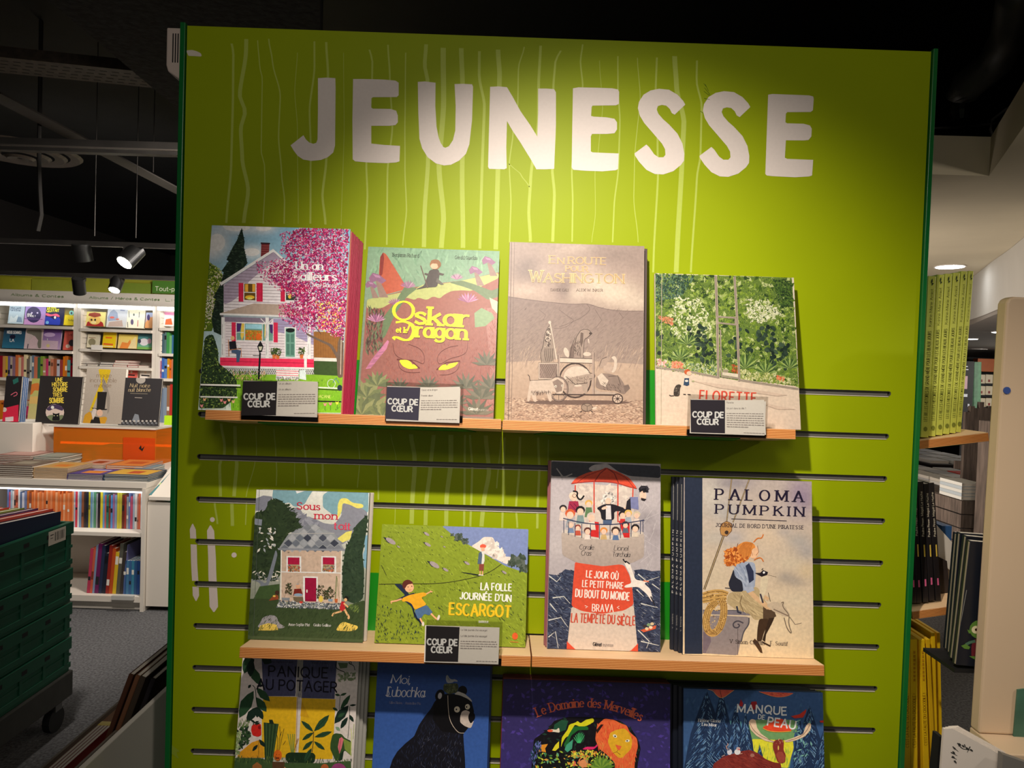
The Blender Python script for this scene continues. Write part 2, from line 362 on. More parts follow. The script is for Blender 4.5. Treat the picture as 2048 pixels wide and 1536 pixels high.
# ------------------------------------------------ the room
GREEN = mat('green_laminate', (152, 170, 0), .5, noise=.05, nscale=3, gain=.98)
GREEN.node_tree.nodes['Principled BSDF'].inputs['Specular IOR Level'].default_value = .2
TRIM = mat('dark_green_edge', (20, 120, 55), .3, gain=.8)
BLACK = mat('black_paint', (14, 14, 15), .7, noise=.4, nscale=6)
WHITE = mat('white_laminate', (222, 216, 205), .45, noise=.02, nscale=4)
CARPET = mat('grey_carpet', (88, 88, 90), .95, noise=.55, nscale=90, bump=.5)
BEIGE = mat('beige_plaster', (198, 188, 164), .8, noise=.04, nscale=3)
MB().box(-7, 16, -2.6, 13, -.05, 0).build('floor', CARPET); tag(bpy.data.objects['floor'], kind='structure')
def struct(o): o['kind'] = 'structure'; return o
struct(MB().box(-7, 16, -2.6, 13, 3.6, 3.7).build('ceiling', BLACK))
struct(MB().box(-7, 16, 13, 13.1, 0, 3.6).build('wall_back', mat('far_wall', (40, 36, 32), .8, noise=.1)))
struct(MB().box(-7.1, -7, -2.6, 13, 0, 3.6).build('wall_left', mat('side_wall', (44, 40, 38), .8, noise=.05)))
struct(MB().box(16, 16.1, -2.6, 13, 0, 3.6).build('wall_right', MATS['side_wall']))
struct(MB().box(-7, 16, -2.7, -2.6, 0, 3.6).build('wall_front', mat('dark_wall', (60, 55, 50), .8, noise=.1)))

# ------------------------------------------------ green display panel
XL, XR, PT, PB = -.6575, .8145, 2.2015, .06
SX0, SX1, SZ0, DZ, SH = -.620, .7665, 1.5208, .08541, .0052
slots = [SZ0-DZ*i for i in range(17)]
root = tag(empty('display_panel', (.08, 0, 0)), 'tall chartreuse green slatted display panel lettered JEUNESSE in white', 'display panel')
P0 = Matrix.Translation((-.08, 0, 0))
def fillcurve(outer, holes, depth):
    cu = bpy.data.curves.new('outline', 'CURVE'); cu.dimensions = '2D'; cu.fill_mode = 'BOTH'; cu.extrude = depth/2
    for L in [outer]+holes:
        sp = cu.splines.new('POLY'); sp.points.add(len(L)-1); sp.use_cyclic_u = True
        for p, q in zip(sp.points, L): p.co = (q[0], q[1], 0, 1)
    o = bpy.data.objects.new('tmp', cu); C.objects.link(o); dg = bpy.context.evaluated_depsgraph_get()
    me = bpy.data.meshes.new_from_object(o.evaluated_get(dg)); bpy.data.objects.remove(o); return me
def slot_outline(z, g=0):
    r = SH+g; o = []
    for i in range(9): a = math.pi/2+math.pi*i/8; o.append((SX0+r*math.cos(a)-g*0+SH, z+r*math.sin(a)))
    for i in range(9): a = -math.pi/2+math.pi*i/8; o.append((SX1-SH+r*math.cos(a), z+r*math.sin(a)))
    return o
me = fillcurve([(XL, PB), (XR, PB), (XR, PT), (XL, PT)], [slot_outline(z) for z in slots], .016)
me.transform(Matrix(((1, 0, 0, 0), (0, 0, -1, .008), (0, 1, 0, 0), (0, 0, 0, 1)))); me.materials.clear(); me.materials.append(GREEN)
link('front_sheet', me, root, M=P0)
MB().box(XL, XR, .0165, .03, PB, PT).build('backing_board', GREEN, root, M=P0)
SLOTM = mat('slot_metal', (92, 90, 84), .45, .3, noise=.1)
for z in slots:
    me = fillcurve(slot_outline(z, -.0002), [slot_outline(z, -.0011)], .013)
    me.transform(Matrix(((1, 0, 0, 0), (0, 0, -1, .0075), (0, 1, 0, 0), (0, 0, 0, 1)))); me.materials.clear(); me.materials.append(SLOTM)
    a = link('slot_insert', me, root, M=P0)
    MB().box(SX0+.004, SX1-.004, .0065, .0085, z-SH+.0012, z+SH-.0012).build('slot_back', mat('slot_dark', (96, 94, 88), .5), root, M=P0)
    MB().box(SX0+.006, SX1-.006, -.0013, .004, z-SH-.0012, z-SH+.0002).build('slot_lip', mat('slot_lip', (205, 198, 180), .5), root, M=P0)
for x0, x1 in ((XL-.0115, XL-.0015), (XR+.0015, XR+.0105)):
    MB().box(x0, x1, -.006, .62, PB, PT+.004).build('side_panel', TRIM, root, M=P0, bevel=.001)
MB().box(XL, XR, .60, .62, PB, PT).build('rear_sheet', GREEN, root, M=P0)
MB().box(XL, XR, .03, .60, PB, .12).build('base', BLACK, root, M=P0)
# painted letters
J1 = (560, 130, 3.657); J2 = (1100, 140, 3.531)
LET = [(J1, "278 97 340 93 405 97 407 170 403 590 390 640 350 675 300 695 230 702 170 692 130 665 100 625 78 588 172 514 190 545 215 568 245 577 265 570 275 545 278 350"),
(J1, "535 103 620 103 760 107 845 115 868 130 868 222 855 235 680 236 668 245 668 312 680 320 810 322 850 335 862 370 862 420 845 440 800 445 668 445 668 575 760 585 878 592 874 705 850 713 780 718 640 713 550 705 532 690 530 400"),
(J1, "1008 124 1060 121 1138 130 1136 300 1145 450 1160 530 1175 570 1195 600 1210 606 1235 595 1265 550 1282 480 1285 300 1277 140 1340 138 1405 142 1412 160 1405 400 1385 580 1360 650 1310 700 1250 730 1200 735 1140 720 1080 675 1040 610 1020 540 1012 350"),
(J1, "1537 160 1600 157 1660 163 1700 230 1760 340 1830 440 1882 524 1888 350 1888 173 1950 173 2005 177 2018 200 2018 430 2005 760 1940 763 1875 763 1840 700 1760 570 1700 480 1660 410 1655 600 1658 755 1640 763 1530 760 1522 745 1528 500"),
(J2, "162 130 200 123 330 126 440 130 480 138 488 155 486 240 465 250 300 252 294 262 290 325 310 330 400 335 455 345 473 370 473 420 455 447 400 452 296 452 288 470 288 575 300 582 380 586 485 590 480 700 465 708 370 716 250 712 165 705 153 690 157 400"),
(J2, "955 245 880 316 860 305 845 275 820 252 790 247 762 255 753 280 765 310 800 350 840 385 900 450 935 520 948 590 946 640 925 670 870 715 800 738 740 735 680 705 630 650 600 605 596 590 680 527 700 545 735 595 765 617 800 617 815 600 812 560 790 520 730 450 665 375 635 325 620 270 628 225 660 175 710 145 770 133 840 140 900 175 940 218"), None,
(J2, "1540 175 1570 170 1680 174 1830 180 1858 188 1862 205 1856 285 1840 297 1675 298 1665 310 1662 370 1675 377 1790 380 1835 392 1848 415 1845 470 1825 495 1790 498 1665 497 1658 620 1675 628 1858 635 1850 745 1830 752 1730 758 1570 750 1530 745 1520 735 1530 450")]
LET[6] = (J2, [(x+459, y+17) for x, y in pn(LET[5][1])])
PM = Matrix.Translation((XL, 0, 0)); PW = (XR-XL)
LC = (232, 222, 216)
for (ox, oy, sc), s in LET:
    A = Art(PM, PW, 3, ox, oy, sc, gain=.97, base=4e-4); A.poly(s, LC, sharp=1)
    A.build('painted_letter', VINYL, root).matrix_local = P0 @ PM
# painted light stripes, cut where the slots run
def stripe(pts, wd, crop, col=(176, 192, 84), z=1.5e-4, round_=0):
    ox, oy, sc = crop; A = Art(PM, PW, 3, ox, oy, sc, gain=1.05); pts = [A.f_(*p) for p in pn(pts)]
    ws = wd if isinstance(wd, (list, tuple)) else (wd, wd)
    if pts[0][1] < pts[-1][1]: pts = pts[::-1]
    # smooth resample in height
    zs = set(); zt, zb = pts[0][1], pts[-1][1]; n = int((zt-zb)/.012)+2
    for i in range(n+1): zs.add(zt+(zb-zt)*i/n)
    for s in slots:
        for e in (-SH-.0013, SH+.0002):
            if zb < s+e < zt: zs.add(s+e)
    zs = sorted(zs, reverse=True)
    def X(z):
        for i in range(len(pts)-1):
            a, b = pts[i], pts[i+1]
            if a[1] >= z >= b[1]:
                t = (a[1]-z)/(a[1]-b[1]+1e-9); t = t*t*(3-2*t)*.6+t*.4; return a[0]+(b[0]-a[0])*t
        return pts[-1][0] if z < zb+1e-6 else pts[0][0]
    A.v = []; c = lin(col, 1.05)
    def add(zv):
        q = (zt-zv)/(zt-zb+1e-9); hw = (ws[0]+(ws[1]-ws[0])*q)/sc/1000/2
        if round_:
            e = min(zt-zv, zv-zb)/hw
            if e < 1: hw *= max(.15, math.sqrt(max(0, 1-(1-e)**2)))
        x = X(zv); A.v += [(x-hw, -z, zv), (x+hw, -z, zv)]; A.c += [c, c]
    for a, b in zip(zs, zs[1:]):
        m = (a+b)/2
        if any(abs(m-s) < SH for s in slots): continue
        n = len(A.v); add(a); add(b); A.f.append((n, n+2, n+3, n+1))
    o = A.build('painted_stripe', VINYL, root); o.matrix_local = P0 @ PM
    return o
K1 = (380, 60, 3.303); K2 = (1000, 80, 3.656); K3 = (380, 760, 5.389); K4 = (640, 850, 3.793); K5 = (330, 960, 2.668)
for s, w_ in (("275 90 287 150 283 500 272 900 240 1275", 15), ("372 60 370 150 328 430 365 540 335 650 345 850 385 1060 355 1275", (26, 24)), ("447 68 460 240 478 320 470 800 493 900 495 1050 483 1280", 7),
 ("520 58 545 210 597 430 585 700 605 950 625 1130 622 1280", 9), ("710 150 692 400 710 650 715 1280", 4), ("822 75 822 260 790 520 798 800 795 1280", 12), ("900 80 912 300 900 870 875 1090 895 1285", 15),
 ("1015 150 1018 700 998 1290", 3), ("1185 130 1205 200 1203 330 1165 880 1172 1100 1155 1450", 12), ("1308 98 1320 300 1337 650 1305 930 1300 1420", 11), ("1425 150 1420 600 1420 900 1430 1200 1405 1425", 8),
 ("1560 95 1550 230 1570 340 1572 880 1550 1200 1545 1435", (24, 28)), ("1673 118 1675 500 1645 900 1675 1250 1660 1440", (34, 32)), ("1792 120 1800 360 1798 900 1803 1440", 30), ("1912 140 1910 300 1945 500 1930 900 1915 1445", 18), ("2035 130 2045 300 2035 900 2020 1450", 30)):
    stripe(s, w_, K1)
for s, w_ in (("178 50 135 200 130 470 95 690 68 900 80 1200 70 1480", 9), ("297 42 283 300 280 600 225 1000 210 1250 222 1475", (19, 22)), ("65 905 150 980 215 1075", 8), ("445 78 405 150 390 340 400 700 382 940 398 1130 385 1475", (14, 22)), ("605 32 588 150 605 340 560 600 525 950 532 1200 527 1475", 11),
 ("728 150 750 500 718 820 695 950 697 1280 670 1480", 4), ("862 118 862 340 877 600 865 950 835 1200 823 1480", 10), ("1005 130 1025 420 985 850 978 1150 1010 1480", 6), ("1147 128 1138 360 1152 750 1155 1000 1125 1536 1120 1700", 14), ("1277 118 1290 340 1345 600 1330 900 1295 1536 1288 1700", 35), ("1440 150 1437 300 1475 480 1465 850 1440 1000 1395 1700", 14)):
    stripe(s, w_, K2)
for s, w_ in (("335 470 375 720 370 800 320 900 328 1255", (28, 32)), ("485 495 490 800 505 900 475 1255", 38), ("710 500 718 780 702 880 605 1260", 9), ("905 530 925 780 935 1000 930 1140", 12), ("1135 550 1125 1120", 6), ("1205 550 1245 820 1265 1140", 20), ("1415 550 1430 850 1430 1145", 22), ("1805 560 1830 880 1805 1160", 10), ("1995 570 2025 900 2030 1290", 16)):
    stripe(s, w_, K3)
for s, w_ in (("538 70 578 260 572 600 568 750", 5), ("690 70 718 250 718 330 700 580 695 750", 33), ("862 75 840 300 805 600 800 760", 30), ("993 75 993 280 960 560 957 765", (38, 30)), ("1100 75 1095 560 1093 765", 16), ("1138 75 1155 330 1148 560 1140 770", 16), ("1258 80 1282 360 1240 600 1225 770", 32), ("1375 90 1340 480", 10), ("1400 95 1390 500 1382 780", 16), ("1518 90 1510 350 1487 620 1497 780", (18, 14)), ("1655 95 1663 360 1650 640 1648 785", 18), ("1733 110 1725 700", 9)):
    stripe(s, w_, K4)
for s, w_ in (("265 120 280 235", 10), ("357 120 360 245", 18), ("435 120 430 240", 6)): stripe(s, w_, K5)
for s, w_ in (("148 234 155 400 166 645", (32, 34)), ("243 242 252 450 261 704", (38, 46))):
    o = stripe(s, w_, K5, (228, 214, 206), 3.5e-4, 1); o.name = 'painted_bar'
for cx, cy, r in ((253, 211, 13), (369, 400, 14)):
    A = Art(PM, PW, 3, *K5, gain=1.05, base=3.5e-4); A.ell(cx, cy, r, r, (228, 214, 206)); A.build('painted_dot', VINYL, root).matrix_local = P0 @ PM
A = Art(PM, PW, 3, 320, 1400, 11.3, gain=1., base=3.5e-4)
A.poly("255 1000 360 1085 445 1150 430 1180 375 1165 390 1240 430 1310 400 1320 300 1230 240 1215", (150, 170, 50)); A.poly("240 1255 270 1260 275 1400 255 1536 225 1536", (150, 170, 50)); A.build('painted_splash', VINYL, root).matrix_local = P0 @ PM
A = Art(PM, PW, 3, 330, 30, 10.24, gain=1.1, base=3.5e-4); A.poly("435 735 455 725 560 718 640 740 700 765 740 790 755 845 720 852 590 842 480 838", (214, 205, 190)); A.build('torn_paper_patch', VINYL, root).matrix_local = P0 @ PM
A = Art(PM, PW, 3, 1100, 140, 3.531, gain=1., base=3.5e-4)
for s in ("1085 95 1105 120", "1095 100 1120 150", "1090 125 1130 175", "1085 150 1125 180", "1088 200 1128 210", "1060 290 1080 305"): A.line(s, 2.4, (60, 90, 10))
A.build('scuff_mark', VINYL, root).matrix_local = P0 @ PM

# ------------------------------------------------ plywood shelves on the panel
def ply_mat():
    m = mat('plywood', (222, 184, 140), .5); n = m.node_tree.nodes; l = m.node_tree.links; b = n['Principled BSDF']
    tc = n.new('ShaderNodeTexCoord'); sx = n.new('ShaderNodeSeparateXYZ'); l.new(tc.outputs['Object'], sx.inputs[0])
    mu = n.new('ShaderNodeMath'); mu.operation = 'MULTIPLY'; mu.inputs[1].default_value = 2*math.pi/.0029; l.new(sx.outputs['Z'], mu.inputs[0])
    sn = n.new('ShaderNodeMath'); sn.operation = 'SINE'; l.new(mu.outputs[0], sn.inputs[0])
    r = n.new('ShaderNodeValToRGB'); r.color_ramp.elements[0].position = .32; r.color_ramp.elements[1].position = .6
    r.color_ramp.elements[0].color = lin((176, 100, 40)); r.color_ramp.elements[1].color = lin((238, 176, 106)); l.new(sn.outputs[0], r.inputs[0])
    # wood grain on the faces
    mp = n.new('ShaderNodeMapping'); mp.inputs['Scale'].default_value = (4, 60, 60); l.new(tc.outputs['Object'], mp.inputs[0])
    ns = n.new('ShaderNodeTexNoise'); ns.inputs['Scale'].default_value = 3; l.new(mp.outputs[0], ns.inputs['Vector'])
    r2 = n.new('ShaderNodeValToRGB'); r2.color_ramp.elements[0].color = lin((226, 186, 140)); r2.color_ramp.elements[1].color = lin((246, 212, 170)); l.new(ns.outputs[0], r2.inputs[0])
    ge = n.new('ShaderNodeNewGeometry'); tr = n.new('ShaderNodeVectorTransform'); tr.vector_type = 'NORMAL'; tr.convert_from = 'WORLD'; tr.convert_to = 'OBJECT'; l.new(ge.outputs['True Normal'], tr.inputs[0])
    s2 = n.new('ShaderNodeSeparateXYZ'); l.new(tr.outputs[0], s2.inputs[0]); ab = n.new('ShaderNodeMath'); ab.operation = 'ABSOLUTE'; l.new(s2.outputs['Z'], ab.inputs[0])
    mx = n.new('ShaderNodeMix'); mx.data_type = 'RGBA'; l.new(ab.outputs[0], mx.inputs[0]); l.new(r.outputs[0], mx.inputs[6]); l.new(r2.outputs[0], mx.inputs[7]); l.new(mx.outputs[2], b.inputs['Base Color'])
    return m
PLY = ply_mat(); TRAY = mat('green_metal', (30, 150, 30), .4, gain=.9)
TILT = math.radians(7.2)
def shelf(x0, x1, zf, th, label, plate):
    e = tag(empty('plywood_shelf', (x0, -.15, zf), (-TILT, 0, 0)), label, 'shelf', 'plywood shelves on the green panel')
    # local: y from 0 (front) to .147 (back), tilted so the back is lower
    MB().box(0, x1-x0, 0, .149, -th, 0).build('board', PLY, e, bevel=.0008)
    a, b = plate
    m = MB(); m.prism([(a-.03, 0), (b+.03, 0), (b, .10), (a, .10)][::-1] if 0 else [(a-.028, .146), (a, .012), (b, .012), (b+.028, .146)], 'z', -th-.0022, -th-.0002)
    m.build('bracket_plate', TRAY, e)
    M = Matrix.Rotation(TILT, 4, 'X')
    bp = MB().box(a, b, -.0035, -.0015, -.03, .098).build('back_plate', TRAY, e)
    bp.matrix_local = Matrix.Rotation(TILT, 4, 'X') @ Matrix.Translation((0, 0, 0)) if 0 else (Matrix.Rotation(TILT, 4, 'X') @ Matrix.Translation(Vector((0, .1485, -.0))))
    return e
shelf(-.540, -.0115, 1.4558, .0178, 'upper left plywood shelf holding the pink tree and dragon books', (.09, .45))
shelf(-.0095, .516, 1.4548, .0178, 'upper right plywood shelf under the grey cart book', (.09, .43))
shelf(-.469, .0555, 1.0300, .0192, 'lower left plywood shelf holding the stone house and green hill books', (.09, .45))
shelf(.0575, .586, 1.0300, .0192, 'lower right plywood shelf under the lighthouse book', (.09, .43))
shelf(-.490, .0350, .6030, .0192, 'bottom left plywood shelf, below the edge of the photo', (.09, .45))
shelf(.0370, .620, .6030, .0192, 'bottom right plywood shelf, below the edge of the photo', (.09, .43))

# ------------------------------------------------ face-out books
def book_parts(w, h, t, root, ccol, spine=None, soft=0):
    cb = .0022 if not soft else .0009
    ov = .003 if not soft else .0004
    m = MB(); m.box(0, w, 0, cb, 0, h); m.box(0, w, t-cb, t, 0, h)
    n = 7; o = [(cb*0+.0, 0)]
    m.box(-.0005, cb, cb, t-cb, 0, h)
    link_o = m.build('cover', COVER, root, bevel=.0006); link_o.color = lin(ccol)
    p = MB().box(cb, w-ov, cb, t-cb, ov, h-ov).build('page_block', PAGES, root)
    return link_o
def book_M(x, y, z, lean, roll):
    a, r = math.radians(lean), math.radians(roll)
    U = Vector((math.cos(r), 0, math.sin(r))); V = Vector((-math.sin(r)*math.cos(a), math.sin(a), math.cos(r)*math.cos(a))); N = V.cross(U)
    # columns: x=U, y=depth direction (into the wall), z=V
    D = -U.cross(V) if (-U.cross(V)).y > 0 else U.cross(V)
    return Matrix(((U.x, D.x, V.x, x), (U.y, D.y, V.y, y), (U.z, D.z, V.z, z), (0, 0, 0, 1)))
def shelf_z(zf, y): return zf-(y+.15)*math.tan(TILT)
ART = {}; COP = {}
def face_book(key, x, w, h, t, zf, lean, roll, n, label, ccol, group, copylabel, crop, y=-.1, dx=0, dh=0, gain=1.7, soft=0, copycol=None, name='picture_book', offs=None):
    sc_ = (1.4+y)/1.3; x, w, h = x*sc_, w*sc_, h*sc_
    a = math.radians(lean); yb = y
    lift = t*max(0, math.sin(a)-math.tan(TILT))+.0006
    for i in range(n+1):
        yy = yb+i*(t+.0009)/math.cos(a)
        o_x = x+dx*i+(random.uniform(-.0006, .0006) if i else 0)
        if offs and i: o_x += offs[i-1]
        z = shelf_z(zf, yy)+lift+max(0, math.sin(math.radians(roll)))*0
        if i == 0 and roll < 0: z += -math.sin(math.radians(roll))*w
        M = book_M(o_x, yy, z, lean, roll if i == 0 else 0)
        e = empty(name if i == 0 else name, M=M)
        if i == 0: tag(e, label, 'book', group)
        else: tag(e, copylabel if n == 1 else ['', 'first', 'second', 'third', 'fourth', 'fifth', 'sixth'][i]+' '+copylabel, 'book', group+', spare copies')
        book_parts(w, h, t, e, ccol if i == 0 or not copycol else copycol, soft=soft)
        if i == 0: A = Art(M, w, h, *crop, gain=gain); A.root = e; ART[key] = A
        COP.setdefault(key, []).append((e, M))
    return A
G1 = 'picture books on the upper shelves'; G2 = 'picture books on the lower shelves'; G3 = 'picture books on the bottom shelves'
ZT, ZL, ZB = 1.4554, 1.0300, .6030
# ---- 1: white house and pink tree
A = face_book('unan', -.5751, .2645, .3530, .0125, ZT, 7.4, .3, 5, 'tall picture book with a white house and a pink blossoming tree', (190, 110, 90), G1, 'copy behind the pink tree book, only its crimson cover edge showing', (390, 430, 3.571), y=-.129, dx=.0012, copycol=(160, 20, 60), gain=1.78)
A.soft((105, 145, 168), (165, 178, 172), [(300, 90, 150, 45, (216, 206, 196), .9), (150, 200, 90, 90, (216, 206, 196), .95), (490, 90, 90, 38, (220, 210, 200), .9), (410, 265, 90, 45, (214, 206, 198), .9), (110, 250, 70, 60, (206, 196, 190), .8)])
for c in ((300, 88, 95, 28), (160, 195, 56, 62), (490, 92, 56, 22), (405, 265, 58, 28), (250, 80, 50, 18)): A.ell(*c, (208, 198, 190))
A.poly("95 330 150 370 210 450 215 560 120 830 60 830", (70, 90, 25))
A.scat(500, "95 330 160 370 215 430 210 560 130 760 70 820", 9, [(110, 130, 30), (60, 80, 25), (150, 160, 80), (190, 180, 160)])
A.scat(160, "90 520 140 540 130 720 75 760", 6, [(200, 190, 180), (130, 120, 100)])
fir = "335 92 345 140 355 190 350 230 375 345 330 395 260 450 212 482 205 700 190 860 135 835 118 740 150 600 130 590 180 500 205 410 190 400 240 330 225 320 265 240 300 180 315 140"
A.poly(fir, (22, 34, 26), sharp=1); A.scat(350, fir, 12, [(14, 24, 18), (40, 56, 44), (20, 36, 24), (52, 66, 50)], .25, (-20, 40))
A.poly("205 500 560 262 735 420 860 560 860 700 205 700", (196, 186, 190)); A.poly("205 500 560 262 620 310 500 380 380 480 340 560 260 620 205 640", (140, 128, 146))
for y in range(330, 700, 22): A.line([(max(208, 205+(500-y)*1.45), y), (700, y+16)], 2.6, (90, 78, 84))
A.line("182 495 560 252 720 400", 20, (214, 206, 206)); A.line("186 508 560 266 700 392", 3, (110, 100, 110))
A.poly("474 205 532 208 530 262 470 300", (98, 36, 40)); A.poly("470 196 537 199 536 210 470 208", (40, 22, 28))
for y in (220, 236, 252, 268): A.line([(474, y), (530, y+1)], 2, (150, 90, 84))
for x0, x1 in ((312, 346), (440, 484), (612, 643), (742, 790)): A.rect(x0, 485, x1, 618, (172, 30, 62)); A.line([(x0+6, 500), (x0+6, 610)], 2, (120, 16, 40)); A.line([(x1-7, 500), (x1-7, 610)], 2, (120, 16, 40))
A.rect(350, 490, 434, 610, (84, 62, 24)); A.rect(358, 494, 380, 548, (190, 140, 50)); A.rect(410, 494, 430, 548, (190, 140, 50)); A.ell(392, 588, 34, 14, (206, 150, 40)); A.ell(392, 596, 20, 8, (240, 200, 90))
A.line("350 552 434 554", 5, (220, 212, 206)); A.line("350 488 434 491 434 612 350 608 350 488", 5, (220, 212, 206))
A.rect(650, 492, 734, 610, (34, 52, 40)); A.ell(678, 578, 14, 20, (226, 160, 60)); A.line("650 552 734 556", 5, (220, 212, 206)); A.line("648 490 734 494 734 612 648 610 648 490", 5, (220, 212, 206))
A.poly("180 702 420 632 640 640 800 700 850 735 180 712", (150, 134, 122)); A.line("178 708 850 730", 13, (222, 214, 210)); A.line("182 720 850 742", 3, (120, 112, 120))
A.poly("190 726 850 748 850 1050 190 1040", (190, 182, 186)); A.poly("560 740 850 748 850 930 700 860 560 830", (134, 126, 156)); A.poly("190 726 560 738 540 770 190 762", (110, 100, 116))
for y in range(770, 1040, 20): A.line([(220, y), (850, y+16)], 2.2, (96, 86, 92))
A.rect(262, 766, 292, 902, (178, 36, 66)); A.rect(562, 768, 592, 910, (178, 36, 66))
A.rect(297, 772, 558, 898, (90, 130, 120)); A.poly("360 820 480 826 480 898 360 892", (150, 110, 40)); A.poly("362 780 478 782 478 815 362 812", (130, 176, 190)); A.scat(90, "360 830 480 830 480 895 360 890", 8, [(190, 60, 30), (220, 140, 40), (90, 120, 40), (150, 90, 30)])
for q in ("297 772 334 773 322 830 297 838", "558 782 532 781 538 840 558 850"): A.poly(q, (60, 40, 90))
for q in ("334 773 352 774 350 860 336 898 326 860", "500 778 520 780 505 850 495 890"): A.poly(q, (214, 164, 70))
A.ell(455, 868, 18, 24, (190, 90, 30)); A.line("355 772 355 895", 5, (222, 214, 210)); A.line("482 776 482 898", 5, (222, 214, 210)); A.line("297 770 558 780 558 902 297 896 297 770", 6, (222, 214, 210)); A.line("297 838 350 840", 4, (222, 214, 210))
for x in (200, 515, 815): A.rect(x-11, 730, x+13, 1068, (216, 208, 208)); A.line([(x-4, 780), (x-4, 880)], 3, (120, 112, 120)); A.line([(x-4, 920), (x-4, 1000)], 3, (120, 112, 120))
A.line("470 740 505 775 508 830", 6, (216, 208, 208)); A.line("555 742 522 775 520 830", 6, (216, 208, 208))
A.rect(640, 800, 722, 1016, (206, 200, 196)); A.rect(648, 808, 714, 1012, (92, 134, 120)); A.ell(681, 824, 32, 16, (20, 26, 26)); 
for q in ((654, 850, 676, 908), (684, 850, 708, 908), (654, 920, 676, 1000), (684, 920, 708, 1000)): A.rect(*q, (66, 104, 92))
A.poly("180 1018 850 1030 850 1090 180 1076", (196, 42, 74)); A.line("180 1044 850 1060", 4, (140, 20, 50)); A.poly("180 1076 850 1090 850 1102 180 1090", (216, 206, 206))
A.poly("200 1092 850 1104 850 1140 240 1146", (70, 70, 66)); 
for x in range(205, 840, 13): A.line([(x, 1096), (x+22, 1140)], 3, (214, 206, 204)); A.line([(x+22, 1096), (x, 1140)], 3, (214, 206, 204), lay=0)
A.poly("240 1140 850 1140 1060 1050 1046 1413 260 1400", (110, 146, 40), (96, 150, 30)); A.poly("850 1040 1058 1050 1040 1150 850 1140", (48, 66, 34))
A.poly("580 1104 740 1104 742 1172 580 1168", (216, 206, 206)); 
for y in (1112, 1128, 1144): A.line([(580, y), (740, y+4)], 4, (190, 40, 70))
A.scat(140, "578 1156 740 1158 742 1180 578 1178", 7, [(150, 146, 150), (80, 80, 84), (190, 186, 184)])
A.scat(260, "240 1110 520 1120 500 1180 260 1180", 11, [(60, 90, 30), (100, 130, 40), (200, 150, 120), (30, 50, 24)], .2, (60, 120))
A.scat(600, "250 1180 1050 1160 1046 1410 260 1400", 9, [(90, 130, 30), (130, 170, 50), (120, 160, 40), (70, 110, 30)], .2, (60, 120))
A.rect(848, 832, 1060, 1024, (124, 84, 44)); 
for x in range(860, 1056, 12): A.line([(x, 836), (x, 1020)], 2, (84, 54, 26))
A.rect(850, 1018, 1050, 1042, (180, 178, 170)); A.rect(780, 940, 800, 1090, (220, 214, 210)); A.poly("745 1170 750 1110 790 1105 795 1180", (180, 196, 196))
A.poly("1058 1160 1020 1165 1012 1020 960 935 880 898 800 858 790 838 880 882 980 925 1018 990 1022 900 1048 850 1045 780 1000 700 960 650 1000 672 1062 770 1064 900", (88, 74, 64)); A.line("1050 870 960 800 900 770", 6, (70, 56, 50)); A.line("900 850 860 800 790 790", 4, (60, 48, 44)); A.line("1040 1140 1045 900 1060 790", 6, (160, 146, 130))
crown = "700 110 760 90 1097 85 1085 420 1076 700 1064 960 1050 860 1000 880 930 830 860 830 790 850 700 800 600 730 600 640 720 610 640 560 500 480 450 420 430 330 540 330 640 300 600 260 625 180 600 140 650 120"
A.scat(2300, "740 95 1097 88 1080 600 1064 900 1010 850 870 800 760 790 650 720 640 660 740 610 660 540 560 470 520 420 560 350 680 320 640 250 680 150", 13, [(120, 24, 60), (150, 30, 76), (96, 20, 60), (110, 40, 90)], .5, (0, 180), 2)
A.scat(5200, crown, 6.2, [(190, 50, 100), (214, 96, 140), (160, 30, 76), (120, 30, 80), (90, 20, 70), (226, 150, 176), (230, 190, 200), (170, 60, 120)], .5, (0, 180), 3)
A.scat(130, "860 600 1060 620 1050 830 880 830", 8, [(226, 190, 90), (230, 170, 60), (200, 90, 60)])
bush = "75 870 130 850 165 960 170 1060 260 1130 300 1180 300 1300 200 1380 30 1380 40 1200 55 1000"
A.poly(bush, (34, 50, 30)); A.scat(900, bush, 8, [(20, 32, 18), (60, 84, 40), (44, 64, 34), (110, 130, 60), (14, 22, 14)])
A.ell(270, 880, 14, 16, (206, 150, 110)); A.poly("244 905 292 900 300 955 250 965", (24, 24, 30)); A.poly("262 955 330 968 318 1050 298 1052 296 990 262 985", (58, 74, 100)); A.line("240 890 244 1010", 5, (150, 96, 50)); A.line("244 965 330 955 332 1015", 5, (150, 96, 50)); A.ell(318, 940, 14, 10, (214, 210, 200), 30)
A.line("466 985 456 1175", 13, (20, 22, 24)); A.poly("446 938 468 898 490 938 480 975 460 985", (20, 22, 24)); A.poly("454 940 483 940 474 968 462 968", (170, 170, 150)); A.line("415 1004 466 1006", 4, (30, 30, 30))
for x, y in ((566, 1010), (592, 1015), (762, 1010)): A.poly([(x-14, y-16), (x+14, y-16), (x+10, y+16), (x-10, y+16)], (176, 96, 50)); A.scat(60, [(x-24, y-60), (x+24, y-60), (x+20, y-12), (x-20, y-12)], 9, [(40, 60, 30), (80, 100, 40), (24, 40, 22)], .3)
A.poly("40 1206 325 1212 325 1224 40 1218", (206, 200, 186)); A.poly("40 1293 305 1298 305 1308 40 1303", (206, 200, 186)); A.line("880 1232 1052 1240", 9, (206, 200, 186)); A.line("880 1330 1050 1334", 9, (30, 28, 24)); A.line("40 1222 330 1232", 7, (14, 18, 14)); A.line("880 1244 1052 1252", 6, (14, 18, 14))
